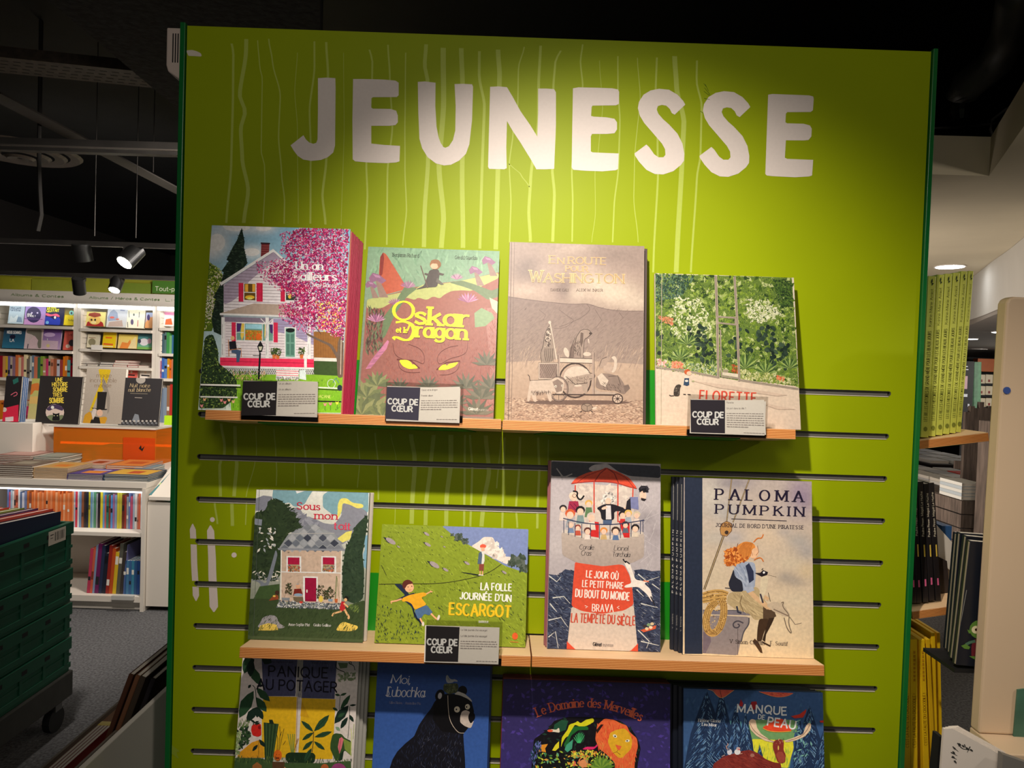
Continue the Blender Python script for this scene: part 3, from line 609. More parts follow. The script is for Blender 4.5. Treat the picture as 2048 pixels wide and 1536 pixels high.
A.line([(975+28*math.cos(t/3), 1205+30*math.sin(t/3)) for t in range(20)], 4, (170, 180, 170)); A.line("985 1200 1005 1165 1030 1200", 6, (70, 110, 110)); A.ell(1035, 1235, 18, 22, (30, 40, 50))
for x, y in ((190, 1320), (215, 1335), (245, 1318), (275, 1330), (70, 1315), (930, 1350), (968, 1345), (1016, 1340), (50, 1360)): A.poly([(x-12, y-8), (x, y-2), (x+12, y-10), (x+6, y+14), (x-6, y+14)], random.choice([(226, 150, 110), (230, 190, 60), (220, 120, 120)])); A.line([(x, y+12), (x+2, y+50)], 3, (40, 80, 30))
A.text('Un an', 722, 388, 912, 392, 54, (238, 226, 220), .2, .09, serif=.13, sp=.17)
A.text('ailleurs', 757, 465, 1012, 470, 56, (238, 226, 220), .2, .09, serif=.13, sp=.17)
A.text('Max Ducos', 842, 514, 1008, 518, 27, (238, 226, 220), .13, sp=.18)
A.text('SARBACANE', 820, 1304, 970, 1308, 20, (206, 206, 110), .12, sp=.2)
A.rect(20, 60, 34, 1390, (150, 90, 70), sl=0) if 0 else None
A.build('cover_print', PRINT, A.root)

# ---- 2: red dragon face
A = face_book('oskar', -.2829, .2560, .3316, .0115, ZT, 12.3, 0, 0, 'green and red picture book with yellow dragon eyes on the cover', (96, 120, 96), G1, '', (700, 470, 3.84), y=-.1, gain=1.32)
A.soft((112, 144, 118), (108, 96, 88), [(300, 200, 200, 160, (120, 146, 122), .5), (900, 150, 260, 120, (104, 134, 112), .6)])
A.scat(120, "160 90 1150 120 1140 400 150 400", 40, [(104, 136, 110), (120, 152, 124), (98, 128, 104)], .2, (50, 130))
A.poly("255 132 232 170 222 300 228 470 420 420 410 360 330 230 280 150", (158, 78, 56)); A.poly("255 132 232 170 226 330 250 300 262 180", (116, 44, 40))
A.poly("130 500 330 450 500 400 700 370 860 350 1150 285 1150 600 1130 1400 60 1370 90 1000", (128, 78, 68), (126, 84, 78))
A.poly("1030 560 1150 560 1115 1350 1040 1330 1080 1000", (140, 98, 92))
A.scat(2200, "300 640 1130 560 1110 1340 220 1340", 17, [(134, 82, 72), (124, 72, 64), (138, 86, 74), (118, 66, 60), (130, 78, 68)], .12, (50, 130))
A.poly("130 495 330 455 480 425 560 380 700 375 850 352 1140 290 1145 330 1000 400 930 430 860 425 780 430 720 460 690 490 640 470 590 500 520 480 500 500 430 480 300 530 250 560 160 570 128 560", (150, 156, 98))
for q in ("420 395 520 410 440 470 340 620 270 780 220 820 160 780 250 640 350 510", "760 365 860 350 960 380 1090 430 1150 400 1150 470 1060 500 960 430 880 400"): A.poly(q, (86, 104, 74))
A.poly("955 600 1010 560 1090 600 1110 640 1040 700 960 710", (112, 134, 100)); A.poly("1070 480 1150 520 1145 620 1090 560", (150, 170, 140))
A.scat(260, "140 560 260 580 250 900 120 900", 26, [(60, 44, 40), (90, 100, 74), (110, 60, 60), (70, 60, 50)], .2, (60, 120))
for x, y, s in ((205, 330, 1), (160, 380, .7), (960, 270, .8), (1060, 195, .8)):
    A.poly([(x-8*s, y+20), (x+22*s, y+16), (x+90*s, y+150*s), (x+20*s, y+150*s)], (126, 104, 96)); A.poly([(x-45*s, y+40*s), (x-60*s, y), (x-30*s, y-40*s), (x+20*s, y-25*s), (x+75*s, y+20*s), (x+40*s, y+45*s), (x, y+20*s)], (122, 86, 112)); A.poly([(x-30*s, y-30*s), (x+20*s, y-18*s), (x+30*s, y), (x-10*s, y-6*s)], (150, 112, 140))
for x, y, s in ((445, 400, 1), (820, 335, .8), (345, 530, .9), (905, 510, 1.3), (200, 660, 1.2)):
    for k in range(9):
        a = math.radians(-160+k*18); A.poly([(x, y+10), (x+50*s*math.cos(a-.12), y+34*s*math.sin(a-.12)), (x+66*s*math.cos(a), y+54*s*math.sin(a)), (x+50*s*math.cos(a+.12), y+34*s*math.sin(a+.12))], random.choice([(150, 96, 132), (130, 80, 116), (166, 116, 148)]), lay=1)
for k in range(14):
    x = 150+k*9; y = 1010-k*11; A.poly([(x-30, y+20), (x+20, y-60), (x+34, y-50), (x+12, y+14)], random.choice([(166, 104, 132), (146, 92, 118)]))
def leafy(A, x, y, n, L, cols, a0=-170, a1=-10, wd=.16):
    for k in range(n):
        a = math.radians(a0+(a1-a0)*k/max(1, n-1)); c, s = math.cos(a), math.sin(a); A.poly([(x, y), (x+L*.5*c-L*wd*s, y+L*.5*s+L*wd*c), (x+L*c, y+L*s), (x+L*.5*c+L*wd*s, y+L*.5*s-L*wd*c)], cols[k % len(cols)])
for x, y, L in ((170, 1370, 190), (130, 1250, 150), (210, 1160, 120), (90, 1380, 160), (250, 1400, 120)): leafy(A, x, y, 9, L, [(118, 122, 84), (96, 104, 70), (84, 92, 66)])
for x, y, L in ((600, 1170, 100), (890, 1180, 130), (1010, 1260, 150), (1050, 1000, 120), (970, 1380, 150), (1080, 1180, 130), (380, 1180, 90), (820, 1300, 100)): leafy(A, x, y, 8, L, [(84, 84, 70), (98, 94, 80), (76, 78, 66)], wd=.11)
A.line("330 830 340 920 410 960 500 960 570 1000 575 930 540 870 450 840", 3, (80, 36, 34)); A.line("905 820 900 900 850 930 760 950 690 1000 665 960 690 900 760 860 830 850", 3, (80, 36, 34)); A.line("370 960 380 1030 450 1060 540 1055", 3, (80, 36, 34)); A.line("845 970 830 1040 760 1075 690 1075", 3, (80, 36, 34))
A.line("360 955 470 965 535 1025", 10, (88, 40, 36)); A.line("665 1035 740 980 845 968", 10, (88, 40, 36))
A.poly("375 960 440 960 468 975 480 1000 490 990 528 1025 450 1030 400 1005", (238, 220, 40)); A.poly("672 1038 705 1000 738 992 742 1010 757 990 838 975 800 1015 740 1036", (238, 220, 40))
A.ell(655, 228, 42, 38, (130, 92, 60)); A.ell(648, 240, 30, 22, (196, 150, 124)); A.ell(686, 226, 14, 22, (120, 84, 54)); A.ell(655, 205, 34, 16, (124, 86, 56))
A.poly("612 268 680 262 690 300 670 400 580 405 540 415 500 420 570 390 590 330", (62, 56, 54)); A.poly("670 285 725 300 715 312 680 306", (70, 62, 58)); A.poly("670 330 700 360 722 382 700 384 660 360", (84, 80, 74)); A.poly("612 300 575 292 572 304 610 316", (70, 62, 58)); A.line("543 236 598 408", 7, (86, 66, 60))
Y = (240, 214, 36)
def gothic(A, tx, x0, y0, x1, y1, h): A.text(tx, x0+3, y0+4, x1+3, y1+4, h, (96, 56, 46), .25, .13, serif=.1, sp=.16); A.text(tx, x0, y0, x1, y1, h, Y, .25, .13, serif=.1, sp=.14)
A.line([(412+76*math.cos(t*.33+.4), 582+70*math.sin(t*.33+.4)) for t in range(20)], 26, Y, wh=12); A.line("352 672 420 662 480 690 498 740 470 800 420 812 350 780 332 800", 34, Y, wh=14); A.line("462 680 440 740", 12, Y)
gothic(A, 'skar', 500, 680, 905, 705, 128); gothic(A, 'ragon', 512, 780, 890, 802, 108); gothic(A, 'et le', 356, 748, 440, 752, 40)
A.text('Benjamin Richard', 328, 164, 528, 172, 24, (50, 54, 44), .1, .06, serif=.1); A.text('Gérald Guerlais', 806, 184, 978, 190, 24, (50, 54, 44), .1, .06, serif=.1)
A.text('Glénat', 910, 1346, 982, 1349, 22, (190, 186, 176), .16); A.text('jeunesse', 984, 1350, 1064, 1353, 20, (170, 166, 156), .07)
A.rect(40, 80, 70, 1370, (124, 128, 110), sl=0) if 0 else None
A.build('cover_print', PRINT, A.root)

# ---- 3: grey cart
A = face_book('wash', -.0066, .2581, .3429, .0125, ZT, 8.2, .1, 1, 'grey pencil-drawn picture book with goats and a dog on a cart', (150, 134, 124), G1, 'copy right behind the grey cart book, its dark edge showing', (990, 470, 3.747), y=-.1, dx=.0075, copycol=(70, 52, 50), gain=0.83)
A.soft((160, 142, 134), (182, 160, 142), [(500, 120, 160, 60, (178, 160, 148), .8), (640, 90, 120, 50, (196, 178, 164), .7), (900, 150, 260, 80, (146, 130, 122), .7), (250, 260, 110, 100, (126, 112, 108), .95), (220, 420, 180, 60, (190, 170, 156), .8), (520, 400, 60, 90, (124, 108, 104), .9), (760, 360, 120, 70, (206, 190, 172), .9), (900, 430, 170, 90, (214, 198, 178), .9), (1060, 500, 120, 60, (206, 190, 172), .8), (700, 260, 90, 50, (190, 172, 158), .7), (400, 260, 120, 50, (176, 158, 148), .7), (620, 440, 70, 50, (200, 184, 168), .8)], amp=.03)
A.poly("95 460 300 490 580 520 690 512 780 545 920 570 1115 568 1110 980 900 990 500 940 80 960", (138, 120, 114), (160, 142, 130))
A.scat(1600, "100 500 580 535 700 525 1110 585 1105 940 500 940 90 950", 22, [(134, 116, 110), (142, 124, 117), (130, 112, 106), (148, 130, 122)], .07, (-60, -20))
for q in ("480 560 560 620 600 640 520 700 440 700", "690 520 720 560 650 620 560 660 480 690", "930 580 960 620 940 640", "330 560 380 600 360 640", "750 560 800 640 760 690"): A.line(q, 3, (104, 88, 84)) 
A.line("95 462 300 492 580 522 690 512 780 545 920 570 1115 570", 4, (110, 94, 90))
A.poly("85 955 500 930 1110 970 1105 1415 70 1385", (190, 166, 146), (172, 148, 130)); A.scat(260, "90 850 1105 850 1105 1000 90 1000", 40, [(184, 162, 144), (166, 144, 130), (150, 130, 120)], .06, (-80, -50))
A.scat(1700, "80 1220 1105 1240 1105 1412 70 1380", 13, [(150, 124, 108), (196, 168, 146), (134, 110, 98), (206, 182, 160), (166, 138, 120)], .3, (-30, 30))
D, LG = (70, 56, 52), (206, 190, 174)
A.ell(620, 1255, 400, 18, (110, 90, 82))
A.ell(410, 655, 11, 12, LG); A.line("413 662 462 932", 9, LG); A.poly("410 670 430 760 455 920 420 955 350 955 338 890 362 830 372 740", (150, 134, 122)); A.scat(50, "400 680 420 740 410 830 372 850 380 740", 7, [LG, D], .8); 
for k in range(5): A.line([(376+k*14, 850), (372+k*14, 900), (384+k*13, 950)], 4, D)
A.line("410 672 372 740 362 830 338 890 350 955", 4, D)
def ring(A, cx, cy, rx, ry, wd, col, n=24): A.line([(cx+rx*math.cos(2*math.pi*t/n), cy+ry*math.sin(2*math.pi*t/n)) for t in range(n+1)], wd, col)
A.poly("330 962 470 962 470 1082 330 1075", (150, 130, 120)); 
for k in range(10): A.line([(338+k*14, 965), (338+k*14-50 if k > 3 else 338, 1075 if k > 3 else 965+28*k)], 2, D); A.line([(338+k*13, 968), (min(470, 338+k*13+60), min(1078, 1078))], 2, D)
A.line("330 962 470 962 470 1080 330 1076 330 962", 8, LG); A.line("326 957 476 957 476 1085 326 1082 326 957", 3, D)
ring(A, 600, 1090, 118, 128, 12, D); A.ell(605, 1090, 108, 118, (176, 154, 140)); A.ell(615, 1060, 100, 78, LG); A.poly("520 1080 700 1040 750 1050 740 1075 700 1100 690 1190 665 1190 650 1120 600 1115 570 1195 548 1190 545 1120", (168, 150, 136)); A.line("530 1060 600 1120 690 1110", 5, D); A.line("700 1030 752 1045 745 1075 705 1080", 4, D); A.scat(60, "530 1060 700 1060 690 1110 540 1120", 10, [D, (120, 100, 92)], .15, (40, 80))
A.rect(480, 922, 745, 955, LG); A.line("480 920 745 928 745 962 480 955 480 920", 4, D); A.rect(474, 900, 486, 1080, (170, 150, 138)); A.rect(728, 880, 742, 1200, (170, 150, 138)); A.line("474 900 474 1080", 3, D); A.line("744 880 744 1200", 3, D)
A.poly("640 718 665 706 700 708 726 738 700 760 690 770 668 780 662 920 640 920 636 850 590 920 560 920 575 830 600 770", (160, 142, 130)); A.poly("642 730 662 735 660 800 648 845 636 800", (104, 88, 80)); A.poly("560 850 600 800 590 920 556 920", (120, 102, 94)); A.scat(50, "600 780 640 800 636 900 580 910", 12, [(110, 94, 86), (84, 70, 64)], .2, (60, 110)); A.line("726 738 700 762 690 772 668 782 664 850 662 920", 4, D); A.line("640 850 640 918", 3, D); A.line("640 718 612 760 602 800", 4, D); A.ell(535, 880, 18, 38, LG, -20); A.ell(690, 893, 30, 16, LG); A.line("640 718 665 706 700 708 726 738 705 760", 4, D); A.line("602 768 576 830 560 918", 4, D); A.line("700 780 704 812", 7, LG); A.ell(716, 738, 12, 9, D)
ring(A, 478, 1155, 66, 88, 12, (130, 112, 104)); ring(A, 478, 1155, 72, 94, 3, D)
for k in range(8): a = k*math.pi/4; A.line([(478, 1155), (478+60*math.cos(a), 1155+82*math.sin(a))], 3, D)
A.poly("262 1090 420 1085 460 1062 520 1090 510 1180 480 1200 440 1170 420 1180 428 1245 405 1250 385 1180 300 1180 315 1250 290 1252 270 1190 258 1250 238 1245 250 1170", (200, 182, 166)); A.line("262 1092 258 1060 246 1046", 5, D); A.line("262 1090 420 1085 452 1062", 3, D); A.poly("430 1100 470 1080 510 1110 500 1170 460 1180", (140, 122, 112)); A.ell(455, 1135, 9, 9, (226, 214, 200)); A.ell(503, 1130, 8, 8, (226, 214, 200)); A.ell(456, 1136, 4, 4, D); A.ell(503, 1131, 4, 4, D); A.scat(60, "270 1170 420 1170 420 1190 280 1200", 12, [D, (130, 110, 100)], .15, (60, 120))
A.line("430 1195 900 1200", 9, D); A.poly("745 1150 780 1175 900 1180 910 1195 750 1192", (180, 162, 148))
A.poly("760 1060 800 1035 860 1040 930 1060 970 1120 985 1185 960 1195 900 1165 800 1160 750 1140", (140, 122, 112)); A.poly("765 1060 800 1035 850 1090 830 1140 790 1120", LG); A.ell(848, 1000, 38, 36, (186, 164, 148)); A.poly("780 985 800 930 840 915 855 940 830 975 790 1000", (170, 150, 136)); A.line("780 985 800 930 838 915", 4, D); A.poly("890 1035 912 1000 915 935 900 905 870 915 880 930 895 940 888 1000 870 1030", LG); A.poly("960 1130 1000 1120 1012 1150 975 1185", (120, 104, 96)); A.line("850 1060 920 1055 940 1120", 4, D); A.scat(60, "800 1100 960 1120 960 1180 820 1160", 12, [D, (120, 104, 96)], .15, (30, 70))
A.ell(918, 1228, 42, 40, D); A.ell(918, 1228, 33, 31, (196, 176, 160)); 
for k in range(8): a = k*math.pi/4; A.line([(918, 1228), (918+31*math.cos(a), 1228+29*math.sin(a))], 4, D)
A.ell(918, 1228, 10, 10, D); A.ell(688, 1292, 42, 30, (150, 132, 118)); ring(A, 688, 1292, 42, 30, 4, D); A.ell(745, 1298, 20, 9, LG, -20); A.line("650 1318 640 1328", 8, D); A.line("722 1318 730 1330", 8, D); A.line("665 1270 690 1285 715 1275", 3, D); A.line("690 1285 690 1318", 3, D)
def foil(tx, x0, y0, x1, y1, h):
    n = len(tx)
    A.text(tx, x0, y0, x1, y1, h, (236, 196, 140), .2, .09, serif=.09, sp=.16); A.text(tx, x0, y0, x1, y1, h, (150, 120, 100), .07, .02, serif=0, sp=.16)
foil('E', 408, 212, 452, 213, 56); foil('N', 470, 214, 515, 216, 42); foil('ROUTE', 550, 215, 830, 222, 50); foil('POUR', 530, 272, 695, 276, 40); foil('W', 262, 350, 352, 352, 84); foil('ASHINGTON', 368, 354, 962, 362, 66)
A.text('DAVIDE CALI', 418, 420, 548, 422, 18, (96, 78, 70), .12, .07, serif=.1); A.text('ALEX W. INKER', 610, 421, 806, 424, 18, (110, 90, 80), .12, .07, serif=.1); A.text('SARBACANE', 495, 1366, 648, 1370, 17, (110, 88, 76), .12)
A.line("124 55 100 1390", 5, (112, 96, 90)); A.line("146 58 122 1390", 3, (120, 104, 96))
A.build('cover_print', PRINT, A.root)

# ---- 4: garden glasshouse
A = face_book('flor', .2765, .2697, .2972, .011, ZT, 12.3, 0, 0, 'nearly square picture book with a dense green garden behind glass', (206, 190, 172), G1, '', (1290, 530, 4.151), y=-.1, gain=0.89)
A.fill((216, 206, 184), (208, 188, 170))
foli = "85 75 1218 105 1245 500 1275 1010 1000 970 780 960 600 930 380 890 85 850"
A.poly(foli, (96, 120, 52)); A.scat(900, foli, 26, [(84, 110, 36), (120, 146, 50), (60, 86, 34), (150, 170, 90), (180, 190, 130), (44, 66, 34)], .5, (0, 180), 2)
A.scat(220, "250 250 500 300 560 600 300 640 200 500", 18, [(214, 216, 186), (190, 196, 150)], .4); A.scat(180, "840 280 1040 300 1140 420 960 480 850 460", 18, [(214, 216, 186), (196, 200, 160)], .4)
A.scat(6500, foli, 7.5, [(70, 100, 30), (110, 140, 40), (140, 168, 60), (40, 64, 36), (170, 186, 96), (30, 50, 34), (96, 124, 44), (60, 86, 56)], .3, (20, 160), 3)
A.scat(700, "90 80 420 90 300 260 90 300", 13, [(30, 54, 46), (44, 74, 62), (90, 120, 96)], .3, (20, 160)); A.scat(700, "1060 120 1216 140 1230 340 1120 360", 12, [(26, 46, 30), (50, 76, 36), (80, 110, 46)], .3)
for x, y, n in ((440, 600, 26), (480, 720, 20), (1010, 620, 30), (1120, 760, 30), (740, 720, 10), (820, 620, 10), (140, 640, 8)):
    for k in range(n): A.ell(x+random.uniform(-75, 75), y+random.uniform(-110, 110), random.uniform(14, 26), random.uniform(12, 20), random.choice([(32, 50, 40), (44, 62, 50), (60, 80, 62), (26, 40, 34)]), random.uniform(0, 180), 8)
for x, y, L in ((290, 780, 110), (830, 860, 150), (1000, 900, 130), (1200, 860, 120), (560, 860, 80), (350, 660, 110)): leafy(A, x, y, 13, L, [(120, 146, 80), (74, 104, 50), (150, 172, 96), (60, 86, 44)], wd=.05)
A.scat(350, "90 780 600 840 600 930 90 850", 14, [(150, 166, 120), (190, 196, 160), (96, 124, 96), (176, 186, 80)], .3, (30, 150)); A.scat(350, "790 870 1150 920 1260 990 800 960", 14, [(176, 180, 110), (120, 140, 70), (206, 206, 160)], .3, (30, 150))
A.scat(120, "90 420 230 440 230 500 160 480", 9, [(190, 110, 80), (206, 140, 100)]); A.scat(90, "225 800 310 810 310 860 225 855", 12, [(200, 110, 80), (220, 150, 120)]); A.scat(60, "100 780 180 800 170 845 100 840", 12, [(226, 200, 190), (206, 150, 140)]); A.scat(60, "720 830 780 840 770 900 720 890", 10, [(190, 100, 50), (150, 70, 40)]); A.scat(40, "1090 920 1160 930 1150 965 1090 955", 10, [(196, 96, 60), (220, 130, 90)])
for s, wd in (("586 90 598 470 608 940", 22), ("742 100 762 430 782 968", 20), ("85 848 380 888 600 932", 16), ("782 955 1272 1030", 18), ("596 480 770 498", 12), ("600 430 760 440", 14), ("625 540 632 925", 10), ("632 925 782 945", 12), ("600 430 600 495", 10), ("748 440 748 490", 10)):
    A.line(s, wd, (168, 156, 140)); A.line(s, wd*.25, (112, 100, 90))
A.poly("645 870 690 870 686 915 648 910", (150, 140, 120)); A.poly("640 890 770 905 770 935 640 915", (206, 196, 176))
for q in ("380 960 700 1000 1180 1080 1100 1090 600 1020", "900 1130 1250 1200 1100 1200"): A.poly(q, (198, 178, 160))
A.ell(350, 888, 26, 22, (190, 90, 50)); A.ell(364, 900, 20, 18, (226, 186, 160)); A.poly("328 930 364 935 366 1000 345 1004 318 998", (48, 70, 96)); A.poly("318 925 372 925 368 940 326 940", (226, 206, 190)); A.line("328 1000 326 1072", 9, (226, 196, 176)); A.line("362 1000 364 1072", 9, (226, 196, 176)); A.line("316 1074 338 1076", 7, (50, 46, 46)); A.line("352 1075 378 1077", 7, (50, 46, 46)); A.ell(344, 963, 14, 10, (206, 200, 190)); A.ell(398, 965, 12, 7, (170, 170, 130))
A.poly("262 996 285 990 302 1004 290 1018 286 1090 236 1090 236 1040 252 1005", (62, 54, 48)); A.line("240 1086 215 1088 200 1080", 7, (62, 54, 48)); A.scat(20, "245 1020 280 1020 280 1080 240 1080", 8, [(120, 110, 100), (40, 36, 34)])
A.text('FLORETTE', 452, 1128, 918, 1150, 86, (206, 74, 56), .16, .1, serif=0, sp=.3, jit=.02)
A.rect(85, 76, 96, 1320, (190, 176, 150), sl=0) if 0 else None
A.line("138 80 132 1320", 5, (170, 162, 140))
A.build('cover_print', PRINT, A.root)

# ---- 5: stone house under a tiled roof
A = face_book('toit', -.4732, .2150, .2777, .0095, ZL, 6.2, .2, 1, 'picture book with a beige house, dark trees and a lozenge tiled roof', (70, 80, 60), G2, 'copy behind the lozenge roof book, its pale edge showing', (470, 950, 4.041), y=-.1, dx=.004, copycol=(200, 190, 176), gain=1.53)
A.fill((214, 206, 196), (60, 76, 46))
A.poly("310 105 640 110 600 170 560 240 480 260 440 220 370 240 300 190", (112, 148, 158)); A.poly("710 160 780 115 1080 125 1078 300 1000 340 900 300 800 330 710 260", (112, 148, 158)); A.poly("480 105 700 110 560 130 500 150", (222, 214, 204))
A.poly("170 190 230 165 300 175 310 230 250 290 165 290", (118, 120, 132)); A.poly("440 270 520 260 560 330 640 350 720 390 800 400 860 330 870 230 960 220 1070 300 1060 420 960 470 880 560 500 560 440 420", (122, 124, 134)); A.poly("830 240 850 190 900 185 950 225 1035 235 1040 262 990 272 930 240 870 225 862 300 820 370 830 300", (228, 196, 100)); A.poly("825 515 900 460 948 450 930 520 870 545", (228, 196, 100)); A.poly("1040 500 1075 480 1060 760 1040 740 1035 640 1050 600", (112, 150, 170))
A.scat(60, "450 280 560 330 700 400 600 420 460 400", 26, [(112, 114, 126), (134, 136, 146)], .5)
tree = "165 300 240 290 285 200 350 195 410 235 440 290 495 305 490 350 540 420 430 470 440 560 380 600 370 800 330 860 260 850 120 840 130 700 150 500"
A.poly(tree, (42, 56, 36)); A.scat(260, tree, 22, [(34, 46, 30), (50, 64, 40), (40, 54, 36)], .4)
A.scat(150, "280 190 420 230 500 300 540 420 440 470 380 330", 22, [(42, 56, 36), (36, 48, 32)], .25, (-50, -10)); A.scat(26, "200 420 340 430 330 640 190 640", 18, [(206, 200, 190), (150, 156, 160)], .4); A.scat(40, "125 770 360 780 350 860 130 850", 16, [(206, 200, 186), (112, 116, 120)], .3)
A.poly("155 350 220 360 215 410 160 400", (118, 124, 136)); A.poly("205 850 250 880 330 600 345 640 300 820 265 900 258 1005 208 1005", (108, 114, 124)); A.poly("130 850 210 850 205 880 180 860", (108, 114, 124))
A.poly("110 1000 360 1000 345 1060 850 1080 960 1040 1050 1010 1035 1330 105 1300", (52, 66, 40), (56, 72, 44)); A.poly("200 900 360 880 360 1000 150 1000", (58, 78, 44))
cyp = "1075 318 1035 350 975 410 930 520 890 600 870 760 868 1000 960 1040 1035 1000 1045 780 1030 640 1060 470"
A.poly(cyp, (42, 58, 42)); A.scat(220, cyp, 20, [(36, 50, 36), (50, 66, 48), (44, 60, 42)], .4)
A.poly("375 605 862 612 855 1040 362 1020", (176, 154, 136), (186, 164, 146)); A.scat(90, "385 620 850 630 845 1000 375 1000", 24, [(182, 160, 142), (170, 148, 130)], .4)
A.poly("430 480 560 420 640 395 720 440 805 472 890 610 350 600", (130, 134, 138))
rd = random.Random(3)
for r in range(5):
    y = 415+r*42
    for k in range(14):
        x = 365+k*62+(31 if r % 2 else 0); P = [(x, y), (x+31, y-21-0), (x+62, y), (x+31, y+21)]
        for P in ([(x, y+10), (x+36, y-20), (x+72, y+10), (x+36, y+40)],):
            cx, cy = x+36, y+10
            t = (cy-400)/200; lo, hi = 590-240*t, 660+225*t
            if lo < cx < hi and 405 < cy < 600: A.poly(P, rd.choice([(66, 70, 82), (110, 114, 122), (136, 140, 146), (96, 102, 112), (150, 152, 156), (54, 58, 70)]))
A.line("430 474 805 470", 5, (160, 158, 156)); A.poly("345 590 892 598 888 614 350 606", (122, 126, 134)); A.line("375 606 370 1010", 9, (214, 204, 194)); A.line("862 612 855 1030", 9, (206, 196, 186)); A.line("370 782 858 792", 8, (222, 212, 202))
for x, c2 in ((428, (150, 70, 44)), (710, (120, 96, 100))):
    A.rect(x-12, 655, x+108, 785, (224, 214, 204), sl=.02); A.rect(x, 665, x+94, 722, (150, 24, 56), sl=.02); A.rect(x, 722, x+94, 780, (150, 140, 110), sl=.02); A.scat(60, [(x, 730), (x+94, 732), (x+94, 780), (x, 778)], 9, [c2, (96, 84, 40), (190, 80, 40), (70, 60, 90)])
A.rect(550, 818, 670, 1020, (222, 212, 202), sl=.02); A.rect(566, 830, 658, 1020, (136, 20, 54), sl=.02); A.ell(582, 938, 6, 14, (214, 204, 190)); A.line("575 1010 650 1014", 3, (90, 10, 36))
A.scat(420, "355 1015 858 1040 850 1085 340 1070", 9, [(96, 104, 116), (150, 152, 156), (60, 66, 74), (190, 190, 186)], .6)
A.ell(510, 898, 18, 22, (196, 150, 118)); A.ell(508, 882, 12, 6, (150, 146, 146)); A.poly("480 920 535 918 550 970 470 975", (110, 36, 30)); A.ell(512, 968, 36, 12, (130, 150, 170)); A.poly("470 985 550 985 556 1030 500 1030 475 1010", (104, 90, 70)); A.ell(535, 1028, 14, 9, (190, 60, 50))
for x, y, s in ((435, 925, 1), (685, 950, 1.2), (735, 970, .8), (780, 960, 1.1)): A.scat(60, [(x-24*s, y-50*s), (x+24*s, y-50*s), (x+26*s, y+40*s), (x-26*s, y+40*s)], 10, [(40, 50, 32), (56, 66, 40), (70, 60, 40)], .4)
A.ell(695, 1000, 18, 26, (216, 180, 80)); A.poly("378 990 445 992 440 1015 382 1012", (120, 126, 132)); A.poly("805 1000 832 1000 828 1032 808 1030", (170, 90, 50)); A.line("822 815 812 1000", 6, (84, 104, 54)); A.line("826 830 842 995", 3, (90, 110, 60)); A.line("380 930 400 990 420 920", 3, (90, 60, 40)); A.poly("752 1000 792 1002 788 1022 756 1020", (120, 140, 160))
A.ell(342, 950, 18, 18, (60, 40, 30)); A.poly("330 965 352 975 352 1005 275 1015 300 985", (130, 66, 40)); A.ell(318, 978, 12, 8, (206, 170, 80))
A.ell(900, 998, 18, 20, (24, 24, 24)); A.ell(894, 1008, 13, 14, (214, 164, 116)); A.poly("862 1020 890 1024 888 1060 900 1095 850 1102 846 1070", (168, 40, 44)); A.line("880 1035 915 1068", 13, (214, 164, 116)); A.line("885 1085 905 1120 925 1150 912 1160", 17, (214, 164, 116)); A.line("862 1100 835 1108 795 1118 785 1140", 14, (214, 164, 116)); A.scat(50, "920 1040 1000 1060 1000 1110 940 1090", 16, [(110, 130, 60), (84, 104, 60)], .15, (-70, -20))
A.poly("200 1200 225 1150 290 1128 335 1140 360 1200 410 1225 380 1240 180 1230", (138, 136, 142)); A.poly("190 1255 205 1215 270 1196 335 1208 350 1250 300 1256", (214, 180, 84)); A.poly("815 1255 850 1200 880 1184 960 1210 998 1220 985 1250 930 1262 850 1258", (214, 180, 84))
for x in range(205, 350, 12): A.line([(x, 1225), (x-6, 1258)], 2.5, (110, 96, 50))
for x in range(850, 980, 13): A.line([(x, 1235), (x-8, 1264)], 2.5, (110, 96, 50))
A.scat(500, "115 1080 1030 1100 1025 1320 115 1290", 16, [(50, 66, 38), (62, 80, 48), (44, 58, 34)], .14, (-80, -40))
R_ = (178, 36, 56)
A.text('Sous', 502, 276, 688, 282, 56, R_, .19, .08, serif=.14); A.text('mon', 648, 352, 824, 358, 56, R_, .19, .08, serif=.14); A.text('toit', 800, 436, 934, 442, 56, (198, 60, 84), .19, .08, serif=.14)
A.text('Anne-Sophie Plat', 434, 1216, 606, 1220, 20, (226, 222, 206), .11, .07, serif=.12); A.text('Giulia Gallino', 636, 1220, 776, 1224, 20, (226, 222, 206), .11, .07, serif=.12)
A.line("200 100 150 1300", 3, (70, 78, 70))
A.build('cover_print', PRINT, A.root)

# ---- 6: landscape book, green hill
A = face_book('esca', -.2362, .2828, .2178, .011, ZL, 12.3, 0, 0, 'landscape format picture book of a boy lying on a green hill', (126, 140, 40), G2, '', (740, 1030, 4.8), y=-.1, gain=1.36)
A.fill((124, 140, 38), (118, 134, 38))
A.scat(1600, "140 95 1525 150 1495 1280 40 1225", 24, [(134, 150, 42), (112, 128, 34), (146, 162, 56), (124, 140, 40), (104, 120, 30)], .14, (20, 70))
A.poly("690 105 1527 138 1512 560 1300 490 1060 350 850 230 780 180", (112, 126, 168)); A.poly("970 300 1050 250 1090 210 1180 212 1210 280 1250 330 1300 400 1350 400 1390 440 1370 475 1300 470 1060 350", (206, 196, 186)); A.scat(60, "1060 260 1200 230 1300 400 1200 420", 26, [(214, 206, 196), (190, 178, 168)], .6)
for x, y, r in ((790, 190, 14), (850, 215, 34), (915, 255, 26), (1420, 450, 60), (1350, 465, 24), (1490, 500, 30), (1470, 520, 34)): A.scat(40, [(x-r, y-r), (x+r, y-r), (x+r, y+r*.8), (x-r, y+r*.8)], r*.5, [(64, 76, 64), (84, 92, 84), (50, 62, 50)], .7)
